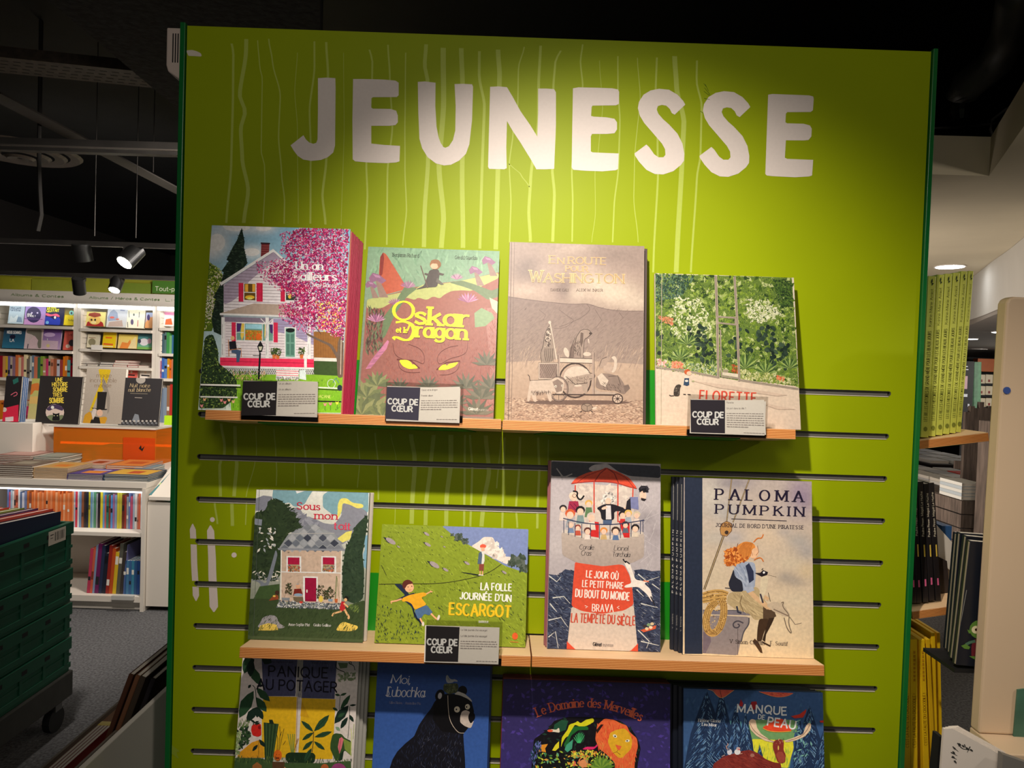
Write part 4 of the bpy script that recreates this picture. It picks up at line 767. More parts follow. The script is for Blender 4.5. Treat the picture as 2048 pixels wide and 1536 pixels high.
A.scat(260, "140 100 700 110 1500 560 1490 1270 60 1220", 9, [(38, 44, 30), (60, 66, 24)], .3, (30, 60)); A.scat(160, "60 860 160 860 500 1000 500 1220 60 1220", 14, [(30, 46, 50), (60, 70, 30)], .3, (60, 110)); A.scat(60, "700 600 1490 700 1490 1250 1270 1200 1270 1030 540 1010", 20, [(34, 42, 30)], .16, (20, 80))
for x, y, s in ((200, 250, 1.3), (545, 182, .7), (555, 283, .8), (275, 305, .4), (620, 478, 1.3), (728, 525, .7), (932, 462, .7), (1290, 550, .6), (715, 305, .3), (690, 208, .3)):
    A.poly([(x-58*s, y-30*s), (x-10*s, y-20*s), (x+30*s, y+20*s), (x-20*s, y+14*s)], (40, 44, 50)); A.ell(x, y, 42*s, 17*s, (150, 138, 140), 32, 10)
A.line("85 665 300 660 640 660 830 635 1000 600 1100 570 1180 530 1262 470", 6, (50, 52, 24)); A.line("110 480 158 580", 5, (50, 52, 24))
A.poly("870 545 1030 568 1080 580 1040 584 900 558", (34, 40, 34)); A.ell(1085, 300, 30, 20, (206, 84, 60)); A.line("1088 298 1118 297", 7, (206, 84, 60)); A.poly("1062 312 1100 312 1100 340 1072 350", (212, 160, 130)); A.poly("1060 345 1098 350 1100 440 1090 470 1060 470", (196, 196, 190)); A.poly("1045 365 1068 348 1078 380 1070 470 1032 468", (74, 92, 110)); A.poly("1048 470 1096 470 1090 540 1068 530 1046 540", (124, 62, 52)); A.line("1058 538 1056 572", 11, (206, 150, 110)); A.line("1082 538 1080 574", 11, (206, 150, 110)); A.line("1042 574 1088 578", 9, (206, 200, 190))
A.poly("230 658 310 668 370 750 430 870 420 980 500 1010 500 1060 450 1000 400 880 340 830 290 810 340 770", (30, 42, 64)); A.poly("240 818 340 770 420 745 440 760 300 800", (30, 42, 64))
A.poly("305 800 385 765 520 740 545 755 540 775 490 790 545 860 430 910 400 850 350 825 310 835", (226, 156, 36)); A.line("305 805 255 822 200 832", 15, (220, 160, 116)); A.line("200 832 208 852", 8, (220, 160, 116)); A.line("540 758 575 738 600 735", 12, (220, 160, 116)); A.line("575 740 585 722", 7, (220, 160, 116))
A.poly("425 915 545 862 605 935 570 965 520 945 495 990 460 1000", (72, 100, 136)); A.line("585 945 630 990 655 1005", 16, (220, 160, 116)); A.line("482 990 505 1040", 16, (220, 160, 116)); A.ell(658, 985, 12, 28, (206, 196, 186), 15); A.ell(510, 1045, 12, 22, (206, 196, 186))
A.ell(362, 672, 52, 52, (86, 40, 32)); A.ell(378, 695, 44, 48, (222, 166, 126)); A.poly("318 640 360 620 410 640 412 660 360 665 335 710 315 690", (86, 40, 32)); A.ell(366, 690, 4, 6, (50, 30, 24)); A.ell(402, 684, 4, 6, (50, 30, 24)); A.line("372 722 398 718", 3, (160, 80, 60))
A.text('LA FOLLE', 1064, 718, 1356, 728, 66, (224, 220, 206), .2, .16, sp=.26, jit=.03); A.text('JOURNÉE D\'UN', 866, 806, 1352, 832, 64, (224, 220, 206), .2, .16, sp=.26, jit=.03); A.text('ESCARGOT', 764, 952, 1345, 982, 108, (226, 176, 34), .2, .15, sp=.24, jit=.03)
A.text('BARROUX', 1045, 1034, 1135, 1037, 20, (224, 220, 206), .16); A.ell(1392, 1162, 28, 34, (196, 84, 40)); A.line("1345 1216 1425 1220", 5, (190, 100, 50))
A.build('cover_print', PRINT, A.root)

# ---- 7: lighthouse
A = face_book('phare', .0877, .2124, .3507, .0098, ZL, 9.5, 0, 2, 'tall narrow picture book with a red and white lighthouse at sea', (170, 160, 158), G2, 'copy behind the lighthouse book, its rosy edge showing', (1080, 910, 3.571), y=-.1, dx=-.0022, copycol=(150, 90, 96), gain=1.19)
A.soft((166, 158, 162), (170, 162, 164), [(150, 400, 120, 200, (180, 172, 174), .8), (800, 300, 100, 120, (182, 174, 176), .7), (760, 450, 60, 50, (140, 134, 138), .8), (820, 560, 60, 60, (144, 136, 140), .7), (790, 680, 80, 60, (160, 152, 156), .6), (120, 650, 80, 90, (186, 178, 178), .7)])
A.poly("78 45 860 78 860 165 640 150 560 120 480 60 380 70 340 100 400 130 300 160 78 150", (58, 60, 70)); [A.line([(random.uniform(680, 850), y), (random.uniform(680, 850), y+70)], 1.6, (196, 190, 190)) for y in range(180, 780, 26)]
A.line("118 95 150 140 170 160 230 135", 8, (150, 146, 148)); A.line("150 140 160 180", 8, (150, 146, 148))
sea = "60 850 130 860 180 815 245 830 250 900 200 1400 52 1392"; sea2 = "680 820 740 815 800 830 858 825 858 1418 700 1410 660 960"
for q in (sea, sea2): A.poly(q, (54, 60, 82), sharp=1); A.scat(500, q, 15, [(40, 46, 66), (70, 80, 104), (60, 68, 90), (34, 38, 56)], .3, (-30, 50))
for q in (sea, sea2): A.scat(90, q, 15, [(176, 178, 182), (130, 138, 154)], .07, (20, 60))
for s in ("60 860 120 905 150 870", "90 1020 170 1010 215 1060", "60 1180 150 1160 200 1230", "70 1060 120 1120", "700 850 760 900 850 870", "720 1060 840 1090", "700 1250 780 1330 760 1380", "720 1330 850 1360", "690 960 740 1010", "60 1300 110 1260 130 1380", "800 920 855 960"): A.line(s, 9, (196, 196, 190), 3)
RD = (206, 76, 52)
A.poly("250 760 600 785 640 860 660 960 668 1070 600 1110 440 1135 300 1115 225 1080 235 930", RD); A.poly("225 1080 300 1115 440 1135 600 1110 668 1070 700 1417 190 1400", (202, 186, 172)); A.poly("192 1330 250 1385 330 1405 190 1400", RD); A.poly("700 1345 650 1395 600 1412 700 1417", RD)
A.poly("152 550 300 590 450 605 600 600 745 560 742 730 660 770 450 795 260 768 158 715", (176, 162, 152), (160, 146, 138)); A.poly("152 550 170 530 300 560 450 575 620 570 730 545 745 560 600 600 450 605 300 590", (196, 184, 172))
A.poly("250 200 670 230 668 560 250 540", (196, 182, 172)); A.scat(60, "270 220 660 240 650 400 270 400", 30, [(206, 194, 182), (186, 172, 164)], .5)
A.poly("220 205 260 160 340 125 440 105 470 88 500 100 560 120 640 165 695 238 640 232 550 200 460 190 340 190", RD); A.line("475 95 430 130 390 188", 7, (130, 40, 34)); A.line("480 95 530 130 560 200", 7, (130, 40, 34)); A.line("470 95 330 150 255 205", 4, (130, 40, 34)); A.line("485 98 610 160 670 232", 4, (130, 40, 34)); A.line("222 205 340 190 460 190 550 200 640 230 692 240", 7, (150, 46, 38))
for s in ("252 215 250 330", "386 192 386 420", "556 205 556 480", "664 235 662 300"): A.line(s, 9, (190, 64, 50))
A.poly("350 470 420 480 420 590 350 580", (190, 40, 40)); A.poly("560 470 640 480 640 590 600 590", (190, 40, 40))
def pers(x, y, r, hair, body, skin=(222, 186, 164), w=30, h=60):
    A.poly([(x-w, y+r+h), (x-w*.7, y+r), (x+w*.7, y+r), (x+w, y+r+h)], body); A.ell(x, y-r*.25, r*1.15, r, hair, n=10); A.ell(x, y+r*.15, r*.8, r*.85, skin, n=10)
pers(240, 300, 30, (226, 196, 176), (150, 40, 70), w=46, h=80); A.line("235 258 270 262 262 300 290 325 315 290", 12, (24, 22, 26)); ring(A, 245, 290, 13, 13, 3, (60, 50, 50)); A.line("215 350 260 400", 4, (90, 20, 50)); A.line("240 345 285 395", 4, (90, 20, 50))
pers(165, 385, 24, (40, 36, 40), (206, 190, 180)); pers(215, 425, 32, (196, 90, 50), (130, 140, 150)); pers(348, 350, 24, (206, 160, 80), (90, 120, 84), h=70); pers(288, 400, 30, (30, 26, 30), (120, 140, 140)); pers(368, 445, 30, (196, 180, 170), (206, 196, 184)); 
A.scat(110, "440 290 470 265 520 275 540 310 530 345 440 345", 12, [(196, 190, 184), (130, 124, 122), (220, 214, 206)], .5); A.ell(486, 330, 20, 24, (222, 186, 164)); A.poly("400 380 460 350 520 350 620 385 625 405 530 400 530 465 440 465 430 400", (30, 28, 36)); A.poly("470 360 505 360 510 460 470 460", (206, 200, 200)); A.ell(460, 378, 22, 10, (222, 186, 164), -20); A.ell(615, 378, 18, 9, (222, 186, 164)); A.poly("450 465 515 465 510 500 450 500", (74, 90, 120))
A.poly("640 300 700 300 705 390 640 380", (116, 120, 160)); A.poly("620 330 645 305 650 395 610 390", (34, 32, 40)); A.ell(740, 245, 36, 26, (26, 24, 30)); A.ell(735, 290, 24, 34, (222, 186, 164)); A.poly("720 305 760 315 745 330 722 322", (36, 30, 34)); A.scat(40, "705 225 770 225 775 265 705 260", 10, [(26, 24, 30), (50, 46, 54)], .6)
for x, y, r, hc, bc in ((590, 430, 26, (34, 30, 34), (190, 50, 50)), (630, 420, 24, (206, 170, 90), (150, 160, 170)), (690, 430, 24, (190, 176, 150), (206, 190, 180)), (455, 545, 24, (206, 130, 60), (190, 160, 110)), (540, 545, 28, (60, 44, 40), (84, 110, 150)), (610, 500, 22, (50, 40, 40), (90, 96, 110)), (680, 525, 26, (30, 26, 30), (206, 190, 170)), (340, 545, 24, (90, 50, 44), (214, 200, 190)), (220, 500, 22, (190, 170, 160), (110, 130, 160)), (270, 520, 20, (130, 60, 50), (180, 80, 60))): pers(x, y, r, hc, bc, w=24, h=34)
NV = (50, 56, 84)
A.line("165 452 300 485 430 497 560 495 745 465", 7, NV)
for x in (170, 204, 250, 298, 360, 424, 500, 574, 650, 716, 735):
    yb = 540+60*(1-((x-450)/290)**2)**.5; yt = 452+46*(1-((x-450)/290)**2)**.5; A.line([(x, yt), (x, yb)], 5, NV)
A.text('Coralie', 280, 672, 382, 676, 34, (50, 46, 50), .09, .05, sp=.1, slant=.15, jit=.02); A.text('Cras', 292, 716, 364, 718, 36, (50, 46, 50), .09, .05, sp=.1, slant=.15, jit=.02); A.text('Lionel', 527, 680, 625, 684, 36, (50, 46, 50), .09, .05, sp=.1, slant=.15, jit=.02); A.text('Tarchala', 515, 724, 640, 728, 34, (50, 46, 50), .09, .05, sp=.1, slant=.15, jit=.02)
W_ = (228, 214, 204)
A.text('LE JOUR OÙ', 330, 872, 556, 889, 48, W_, .16, .13, jit=.04, sp=.3); A.text('LE PETIT PHARE', 302, 940, 592, 956, 46, W_, .16, .13, jit=.04, sp=.3); A.text('DU BOUT DU MONDE', 253, 1012, 636, 1036, 54, W_, .16, .13, jit=.04, sp=.3); A.text('BRAVA', 372, 1116, 522, 1120, 50, W_, .14, .11, jit=.04, sp=.3); A.line("320 1075 340 1082 325 1092", 5, W_); A.line("566 1078 550 1088 566 1098", 5, W_)
A.text('LA TEMPÊTE DU SIÈCLE', 222, 1190, 676, 1216, 62, (190, 74, 54), .14, .11, jit=.05, sp=.28)
A.poly("592 742 640 770 660 830 680 890 740 900 775 905 740 915 790 960 805 1040 800 1050 760 990 700 940 600 948 605 930 655 915 640 850 610 790", (226, 214, 204)); A.line("592 742 615 775 605 752 640 778", 9, (40, 38, 44)); A.line("738 898 776 904", 8, (220, 110, 70)); A.line("790 1010 818 1068", 9, (40, 38, 44))
A.poly("715 1250 830 1215 825 1240 740 1265", (200, 90, 60)); 
for x, y in ((748, 1222), (775, 1212), (800, 1205), (762, 1240), (790, 1230)): A.ell(x, y, 13, 11, random.choice([(214, 190, 150), (120, 150, 110), (226, 200, 170), (60, 50, 50)]))
A.text('Glénat', 378, 1362, 440, 1365, 26, (40, 36, 40), .18, .12); A.text('jeunesse', 446, 1365, 522, 1368, 24, (110, 100, 100), .07)
A.build('cover_print', PRINT, A.root)

# ---- 8: girl with ropes
A = face_book('palo', .3427, .2464, .3300, .0095, ZL, 7.4, 0, 3, 'picture book of a red haired girl and cat with dark cloth spine', (42, 50, 70), G2, 'copy behind the rope and cat book, its dark cloth spine showing', (1330, 930, 3.573), y=-.112, dx=-.0052, copycol=(30, 34, 46), gain=1.15)
A.soft((172, 160, 154), (216, 194, 158), [(330, 200, 90, 140, (190, 184, 172), .8), (500, 130, 160, 50, (128, 124, 132), .8), (760, 160, 140, 70, (176, 164, 156), .6), (980, 230, 110, 130, (134, 118, 142), .9), (880, 330, 120, 60, (170, 160, 160), .6), (450, 330, 130, 90, (160, 160, 160), .7), (350, 520, 90, 60, (176, 170, 160), .7), (500, 520, 80, 50, (150, 152, 162), .6), (760, 520, 160, 90, (206, 186, 160), .7), (950, 540, 90, 60, (160, 156, 152), .8), (1010, 620, 80, 70, (150, 148, 150), .7), (900, 700, 90, 60, (196, 184, 160), .6), (860, 800, 60, 40, (150, 142, 134), .8), (940, 830, 80, 40, (148, 140, 134), .7), (1010, 760, 60, 60, (196, 176, 140), .7), (350, 780, 80, 100, (196, 182, 156), .6), (850, 480, 60, 40, (150, 148, 152), .5), (800, 1150, 200, 150, (222, 202, 168), .7), (950, 960, 120, 60, (204, 190, 164), .6), (1000, 150, 80, 50, (150, 136, 150), .6)], amp=.02)
A.rect(140, 80, 267, 1350, (38, 46, 64), sl=0)
for s, wd in (("477 90 440 410", 10), ("605 95 485 410", 10), ("420 500 370 640 280 890", 16)): A.line(s, wd, (84, 70, 56)); A.line(s, wd*.4, (164, 144, 110))
A.poly("405 420 440 402 478 420 476 470 440 510 400 500 393 460", (176, 130, 76)); A.line("405 420 440 402 478 420 476 470 440 510 400 500 393 460 405 420", 5, (96, 64, 40)); A.ell(440, 482, 14, 14, (60, 46, 40))
A.poly("270 1035 620 1040 620 1075 270 1065", (118, 112, 120)); A.poly("270 1070 600 1085 605 1130 560 1200 540 1260 520 1360 268 1345", (136, 126, 126)); A.line("560 1130 520 1110 485 1130 490 1160 520 1165 535 1145 518 1135", 10, (70, 66, 74)); A.line("600 1090 600 1140 560 1190 545 1260", 9, (80, 76, 82)); A.line("270 1036 620 1040", 5, (80, 78, 86)); A.line("520 1170 520 1358", 4, (90, 80, 80)); A.poly("270 1190 320 1200 330 1260 290 1345 268 1345", (112, 100, 110))
RP = [(196, 156, 90), (170, 130, 70), (140, 104, 56)]
for s in ("270 925 330 905 400 900 450 920", "268 950 340 935 440 930", "268 975 350 960 440 950"): A.line(s, 27, (190, 150, 86)); A.line(s, 4, (96, 70, 40))
lp = "400 950 420 1000 420 1080 390 1170 340 1210 300 1180 290 1110 310 1030 370 970"
A.line(lp, 52, (190, 150, 86)); 
for dx in (-22, -8, 8, 22): A.line([(x+dx*.9, y+abs(dx)*.1) for x, y in pn(lp)], 3, (100, 72, 40))
A.scat(140, "270 905 440 900 440 1080 400 1190 340 1230 290 1200 275 1100 300 1000", 7, [(226, 190, 120), (120, 84, 46)], .4, (-20, 30))
A.poly("450 920 560 880 660 870 740 1010 750 1080 715 1100 640 1110 600 1060 500 1030 440 985", (176, 156, 118)); A.scat(70, "470 940 620 900 720 1060 640 1100 520 1020", 40, [(160, 140, 104), (192, 172, 132)], .1, (20, 70))
A.poly("700 1000 780 1040 795 1080 740 1110 700 1100", (84, 66, 50)); A.poly("672 1098 742 1098 735 1140 705 1200 690 1260 655 1262 660 1170", (66, 48, 34)); A.poly("742 1095 782 1090 760 1140 722 1210 715 1265 695 1250", (54, 40, 30)); A.poly("640 1240 665 1262 690 1310 697 1345 680 1340 625 1260", (76, 54, 36)); A.poly("690 1255 755 1290 752 1300 700 1275", (66, 48, 34))
A.poly("490 740 520 705 580 690 640 695 650 760 640 880 560 900 500 890 478 800", (150, 160, 180)); A.scat(50, "500 720 620 710 600 870 500 860", 26, [(134, 146, 168), (166, 176, 192)], .2, (40, 90)); A.poly("490 740 470 800 450 850 475 905 560 905 550 830 500 800", (40, 42, 54)); A.poly("575 720 600 700 632 760 635 820 600 845 590 780", (44, 50, 74)); A.line("428 878 470 882", 6, (40, 42, 54))
A.line("590 890 650 950 740 1020", 34, (206, 170, 130)); A.line("690 930 740 960", 24, (206, 170, 130)); A.ell(745, 1022, 22, 12, (206, 170, 130), 20); A.poly("555 870 625 870 640 895 590 915", (160, 168, 186))
A.line("737 912 752 975", 4, (50, 40, 34)); A.poly("770 975 830 985 850 1000 900 1075 860 1085 770 1045 720 1000", (190, 172, 148)); A.line("775 1030 880 1078", 9, (130, 112, 96)); A.line("830 985 850 975 835 1010 890 1070 880 1130 910 1215 870 1170 850 1090", 7, (120, 104, 88)); A.line("890 1085 930 1140 975 1128", 4, (110, 96, 84))
A.poly("685 800 735 790 735 840 722 900 690 985 672 960 680 860", (206, 192, 164)); A.poly("640 772 680 770 700 750 735 765 730 785 690 798", (36, 30, 36)); A.ell(706, 768, 8, 8, (226, 226, 226)); A.line("690 750 700 738", 5, (36, 30, 36)); A.line("680 920 700 985", 12, (60, 54, 64)); A.line("735 785 795 800", 2, (90, 80, 70))
A.ell(632, 622, 36, 48, (222, 178, 140)); A.poly("660 590 668 625 645 660 632 640", (222, 178, 140)); HR = [(206, 120, 50), (176, 90, 36), (226, 150, 76), (150, 70, 30)]
hair = "630 555 570 545 520 570 495 620 500 680 540 690 590 680 615 640 620 600 650 590"
A.poly(hair, (206, 130, 60)); 
for k in range(9): A.line([(520+k*13, 680-k*4), (530+k*10, 600), (560+k*8, 555)], 3, (150, 80, 36))
A.scat(260, "500 600 440 630 425 700 450 720 520 700 570 690 590 660 520 690", 14, HR, .5); A.scat(200, "430 610 500 590 560 680 500 715 430 715", 15, HR, .5)
A.line("632 552 660 520 690 525 702 495", 8, (196, 110, 46)); A.line("635 680 665 662 690 665 702 690", 8, (196, 110, 46)); A.line("660 575 668 620 650 645", 3, (120, 70, 50)); A.line("520 560 500 640 508 700", 4, (120, 60, 30))
A.line("512 1008 520 1050 545 1058", 12, (50, 52, 66)); A.line("550 930 535 980 560 1050", 5, (110, 90, 60))
NB = (32, 26, 46)
A.text('PALOMA', 364, 245, 982, 262, 74, NB, .21, .08, serif=.13, sp=.62); A.text('PUMPKIN', 364, 345, 988, 366, 64, NB, .21, .08, serif=.12, sp=.52); A.line("473 384 868 399", 4, NB); A.text("JOURNAL DE BORD D'UNE PIRATESSE", 362, 440, 988, 458, 25, NB, .15, .08, serif=.12, sp=.34)
A.text('V. Simon-Catelin', 462, 1272, 706, 1283, 27, (60, 50, 50), .13, .06, serif=.12, sp=.24); A.text('F. Soutif', 752, 1285, 874, 1290, 27, (60, 50, 50), .13, .06, serif=.12, sp=.24)
A.build('cover_print', PRINT, A.root)
for e, M in COP['palo'][1:]:
    h = .33; A = Art(M, .0055, h, 0, 0, 1, gain=1.2); A.f_ = lambda px, py: (py, px)
    A.text('PALOMA PUMPKIN', h*.32, .0042, h*.68, .0042, .0026, (214, 208, 196), .2, .14, sp=.6); A.text('V. SIMON', h*.12, .0042, h*.2, .0042, .0018, (190, 184, 172), .16, .12, sp=.4); A.line([(h*.74, .0032), (h*.95, .0032)], .0005, (190, 184, 172)); A.build('spine_print', PRINT, e)
# ---- bottom row (its shelf is below the frame)
def row3(key, xl, xr, yt, ytop, lean, n, t, label, cp, ccol, crop, gain=1.7, copycol=None, dx=0, offs=None, h=None):
    X0, X1 = W(xl, 1536, -.085).x, W(xr, 1536, -.085).x
    if h is None: zt = W((xl+xr)/2, yt, ytop).z; h = (zt-.5965)/math.cos(math.radians(lean))
    return face_book(key, X0, X1-X0, h, t, ZB, lean, 0, n, label, ccol, G3, cp, crop, y=-.1, dx=dx, gain=gain, copycol=copycol, offs=offs)
A = row3('pani', 464.6, 703.6, 0, 0, 8.5, 3, .009, 'white picture book with a vegetable garden and yellow windows', 'copy behind the vegetable garden book, its pale edge showing', (170, 168, 160), (450, 1300, 6.507), dx=.005, h=.374, gain=1.44)
A.fill((206, 196, 192), (196, 190, 180))
A.poly("475 60 945 80 915 600 500 600", (72, 74, 104)); A.poly("1020 80 1460 90 1425 635 1000 625", (72, 74, 104)); A.poly("945 60 1020 80 1000 625 925 600", (150, 146, 140))
A.scat(120, "480 100 1455 110 1425 620 500 590", 40, [(82, 84, 114), (62, 64, 94), (92, 94, 122)], .08, (80, 100))
A.poly("500 600 935 610 915 1400 480 1400 480 900", (214, 168, 30)); A.poly("1000 625 1440 640 1400 1420 950 1420", (214, 168, 30)); A.line("945 610 925 1320", 7, (150, 110, 30)); A.poly("1000 660 1100 880 980 860", (196, 150, 28))
A.text('Jean-Baptiste Drouot', 590, 165, 885, 170, 34, (36, 36, 50), .09, .05, serif=.1); A.text('Maud Legrand', 1130, 178, 1340, 182, 34, (36, 36, 50), .09, .05, serif=.1)
def leaf(A, x, y, L, w, ang, col, vein=None):
    a = math.radians(ang); c, s = math.cos(a), math.sin(a); P = [(0, 0), (.2, .6), (.5, 1), (.8, .6), (1, 0), (.8, -.55), (.5, -.85), (.2, -.5)]
    A.poly([(x+u*L*c-v*w/2*s, y+u*L*s+v*w/2*c) for u, v in P], col)
    if vein: A.line([(x+L*.05*c, y+L*.05*s), (x+L*.95*c, y+L*.95*s)], 5, vein)
DG, MG = (24, 42, 34), (40, 70, 46)
for a in ((385, 120, -170+350, 160, 150, DG), (330, 90, 230, 130, 110, MG), (330, 200, 300, 130, 62, MG), (480, 90, 150, 130, 30, DG), (350, 110, 240, 120, 95, DG), (375, 530, 400, 170, 118, MG), (410, 615, 230, 120, 55, MG), (410, 490, 250, 110, 45, MG), (340, 450, 60, 40, 130, DG), (410, 470, 110, 36, -8, DG), (420, 740, 240, 120, 125, DG), (420, 740, 180, 90, 65, DG), (430, 760, 120, 70, 95, DG)):
    leaf(A, a[0], a[1], a[2], a[3], a[4], a[5])
A.line("360 455 400 500 405 640 425 740", 9, DG)
A.line("1450 150 1440 230 1500 265 1570 290 1580 340 1540 380", 10, DG); A.line("1610 160 1640 190 1650 155 1620 150 1610 175 1680 200 1690 260", 8, DG); A.scat(30, "1480 280 1700 290 1700 380 1460 400", 26, [(130, 140, 110), (110, 124, 92)], .6); A.poly("1470 165 1600 170 1590 230 1500 240", (100, 116, 84))
for a in ((1500, 770, 230, 70, -55, MG), (1610, 720, 300, 130, 128, DG), (1500, 590, 90, 36, -20, MG), (1500, 590, 70, 36, 190, MG), (1470, 790, 80, 40, 210, MG), (1600, 870, 180, 70, 122, DG), (1620, 840, 110, 50, 60, DG), (1620, 720, 90, 30, -5, DG), (1500, 1050, 80, 50, 220, (120, 150, 120)), (1560, 820, 110, 50, 150, MG)): leaf(A, *a)
A.line("1500 590 1485 800", 6, DG); A.line("1625 730 1620 900 1600 1150", 7, DG)
A.poly("400 955 470 960 475 1110 430 1130 360 1110 340 1040 350 980", (196, 40, 34)); A.ell(450, 1005, 20, 26, (130, 24, 26)); A.scat(12, "340 920 460 920 440 960 350 960", 34, [DG], .3)
A.scat(60, "160 980 320 1000 330 1180 180 1290", 34, [(40, 58, 40), (30, 46, 34), (50, 76, 46)], .6); A.scat(40, "200 900 320 930 310 1000 160 1000", 26, [(110, 130, 80), (84, 106, 60)], .2, (60, 120))
A.poly("505 940 700 960 620 1460 520 1460", (44, 66, 40)); 
for k in range(8): A.line([(515+k*24, 945+k*2), (530+k*11, 1450)], 9, [(34, 54, 34), (66, 92, 54)][k % 2])
A.poly("575 905 620 905 640 960 580 960", (26, 40, 30)); A.ell(688, 1370, 54, 74, (206, 100, 30)); A.ell(688, 1405, 24, 12, (120, 40, 20)); A.ell(672, 1360, 4, 5, (40, 20, 14)); A.ell(706, 1360, 4, 5, (40, 20, 14))
for s in ("680 1300 690 1150 660 1050", "700 1300 720 1100 715 990", "710 1300 740 1150 770 1020", "715 1130 740 1060", "760 1230 790 1180"): A.line(s, 6, (50, 50, 30))
for x in (820, 850, 880, 905): A.line([(x, 1090), (890, 1450)], 11, (120, 136, 60))
for x in (945, 960): A.line([(x, 1150), (905, 1300)], 8, (150, 110, 50))
A.poly("790 1360 830 1330 1150 1335 1180 1370 1170 1450 1140 1470 820 1460 790 1420", (28, 48, 30))
A.line("1155 1060 1150 1200 1135 1330", 9, (60, 40, 40))
for a in ((1150, 1060, 210, 66, 222, MG), (1160, 1055, 290, 100, -47, MG), (1155, 1070, 180, 60, 146, MG), (1165, 1130, 240, 70, -17, MG), (1145, 1180, 180, 64, 138, MG), (1160, 1185, 180, 60, 38, MG), (1130, 1275, 210, 70, 118, MG)): leaf(A, *a, (20, 34, 26))
A.poly("1400 1100 1440 1080 1520 1090 1560 1140 1640 1180 1650 1380 1560 1300 1480 1440 1440 1440 1370 1280 1375 1200", (50, 76, 40)); A.poly("1540 1150 1640 1200 1640 1370 1560 1290", (120, 140, 60)); A.poly("1490 1150 1520 1130 1545 1160 1520 1270 1490 1350 1470 1260", (206, 110, 120)); A.line("1510 1150 1485 1340", 5, (140, 40, 60)); A.poly("1500 1350 1550 1300 1530 1420 1480 1450", (30, 50, 34)); A.line("1640 1020 1650 1100 1640 1380", 9, (190, 196, 130)); A.line("1680 960 1670 1160", 9, (150, 160, 110))
A.poly("170 1350 350 1200 440 1170 500 1250 510 1400 170 1400", (206, 146, 34)); A.line("440 1170 440 1400", 5, (60, 60, 30)); leaf(A, 445, 1160, 130, 60, 50, DG); leaf(A, 430, 1230, 110, 50, 130, DG)
A.poly("95 1400 480 1405 600 1460 1240 1470 1640 1440 1660 1900 90 1900", (60, 84, 48)); A.scat(160, "100 1380 1650 1420 1650 1470 100 1460", 26, [(44, 66, 40), (34, 54, 36), (96, 116, 60)], .15, (70, 110)); A.poly("360 1500 420 1455 480 1500 490 1700 350 1700", (150, 96, 50)); A.ell(1480, 1560, 100, 90, (140, 60, 110)); A.ell(1300, 1530, 50, 50, (170, 90, 50)); A.ell(770, 1570, 40, 50, (190, 130, 90)); A.poly("620 1450 780 1455 770 1560 620 1550", (84, 60, 40))
A.scat(40, "105 1050 200 1060 190 1380 105 1380", 40, [(120, 140, 90), (160, 176, 130)], .3)
A.text('PANIQUE', 570, 335, 1335, 362, 130, (20, 18, 30), .14, sp=.26); A.text('AU POTAGER', 420, 505, 1455, 548, 130, (20, 18, 30), .14, sp=.22)
A.build('cover_print', PRINT, A.root)

A = row3('lubo', 742, 974, 1327, -.045, 8.5, 1, .010, 'dark blue picture book with a black bear wearing a cap', 'copy behind the black bear book, its navy edge showing', (30, 48, 90), (730, 1300, 6.507), dx=.004, gain=1.27)
A.fill((44, 70, 130), (66, 110, 190)); 
A.scat(200, "80 160 1640 200 1600 1536 80 1536", 60, [(50, 80, 144), (60, 96, 170), (42, 66, 122)], .3, (60, 120)) if 0 else None
BK = (16, 15, 18)
body = "900 680 860 760 780 860 700 980 640 1120 520 1220 420 1320 360 1420 320 1540 300 1900 1320 1900 1300 1400 1285 1200 1280 1090 1350 1000 1400 940 1420 800 1390 680 1320 600 1180 570 1050 570 960 610"
A.poly(body, (22, 22, 30)); A.scat(700, "720 980 860 900 1200 1000 1280 1100 1300 1900 320 1900 380 1400 640 1150", 30, [(40, 48, 76), (30, 34, 52), (54, 62, 92), (20, 20, 30)], .06, (60, 130)); A.scat(130, "760 1080 1250 1120 1280 1900 400 1900", 26, [(110, 112, 130), (84, 90, 116)], .05, (40, 150))
A.poly("900 690 960 610 1050 570 1180 570 1320 600 1390 680 1420 800 1400 940 1300 1070 1240 1090 1000 1060 880 900", BK)
A.ell(975, 590, 60, 80, BK, 20); A.ell(975, 595, 26, 42, (170, 166, 170), 10); A.ell(1270, 530, 60, 66, BK); A.poly("1030 440 1200 430 1220 480 1200 555 1090 575 1020 530 1020 470", (60, 66, 46)); A.scat(40, "1040 450 1200 440 1190 550 1050 560", 18, [(76, 82, 54), (50, 56, 40), (90, 96, 66)], .7); A.poly("1160 575 1210 535 1300 570 1380 640 1398 680 1330 630 1240 590", (170, 166, 160))
A.poly("1055 330 1078 322 1100 370 1140 385 1165 375 1210 400 1200 415 1160 405 1140 425 1070 430 1052 390", (150, 152, 154)); A.line("1075 360 1100 390 1095 405", 4, (60, 60, 70))
A.line("1078 590 1082 760 1100 900 1150 1000 1220 1080 1290 1080", 7, (190, 176, 160))
A.ell(1198, 772, 38, 40, (206, 196, 176)); A.ell(1190, 772, 10, 12, BK); A.ell(1334, 738, 32, 36, (206, 196, 176)); A.ell(1322, 740, 10, 12, BK)
A.poly("1260 800 1310 778 1370 805 1345 850 1345 900 1375 960 1420 915 1385 1005 1365 1015 1300 990 1238 940 1240 860", (190, 176, 166)); A.poly("1350 830 1390 800 1430 830 1435 890 1400 930 1375 955 1348 900", BK)
CH = (206, 204, 214)
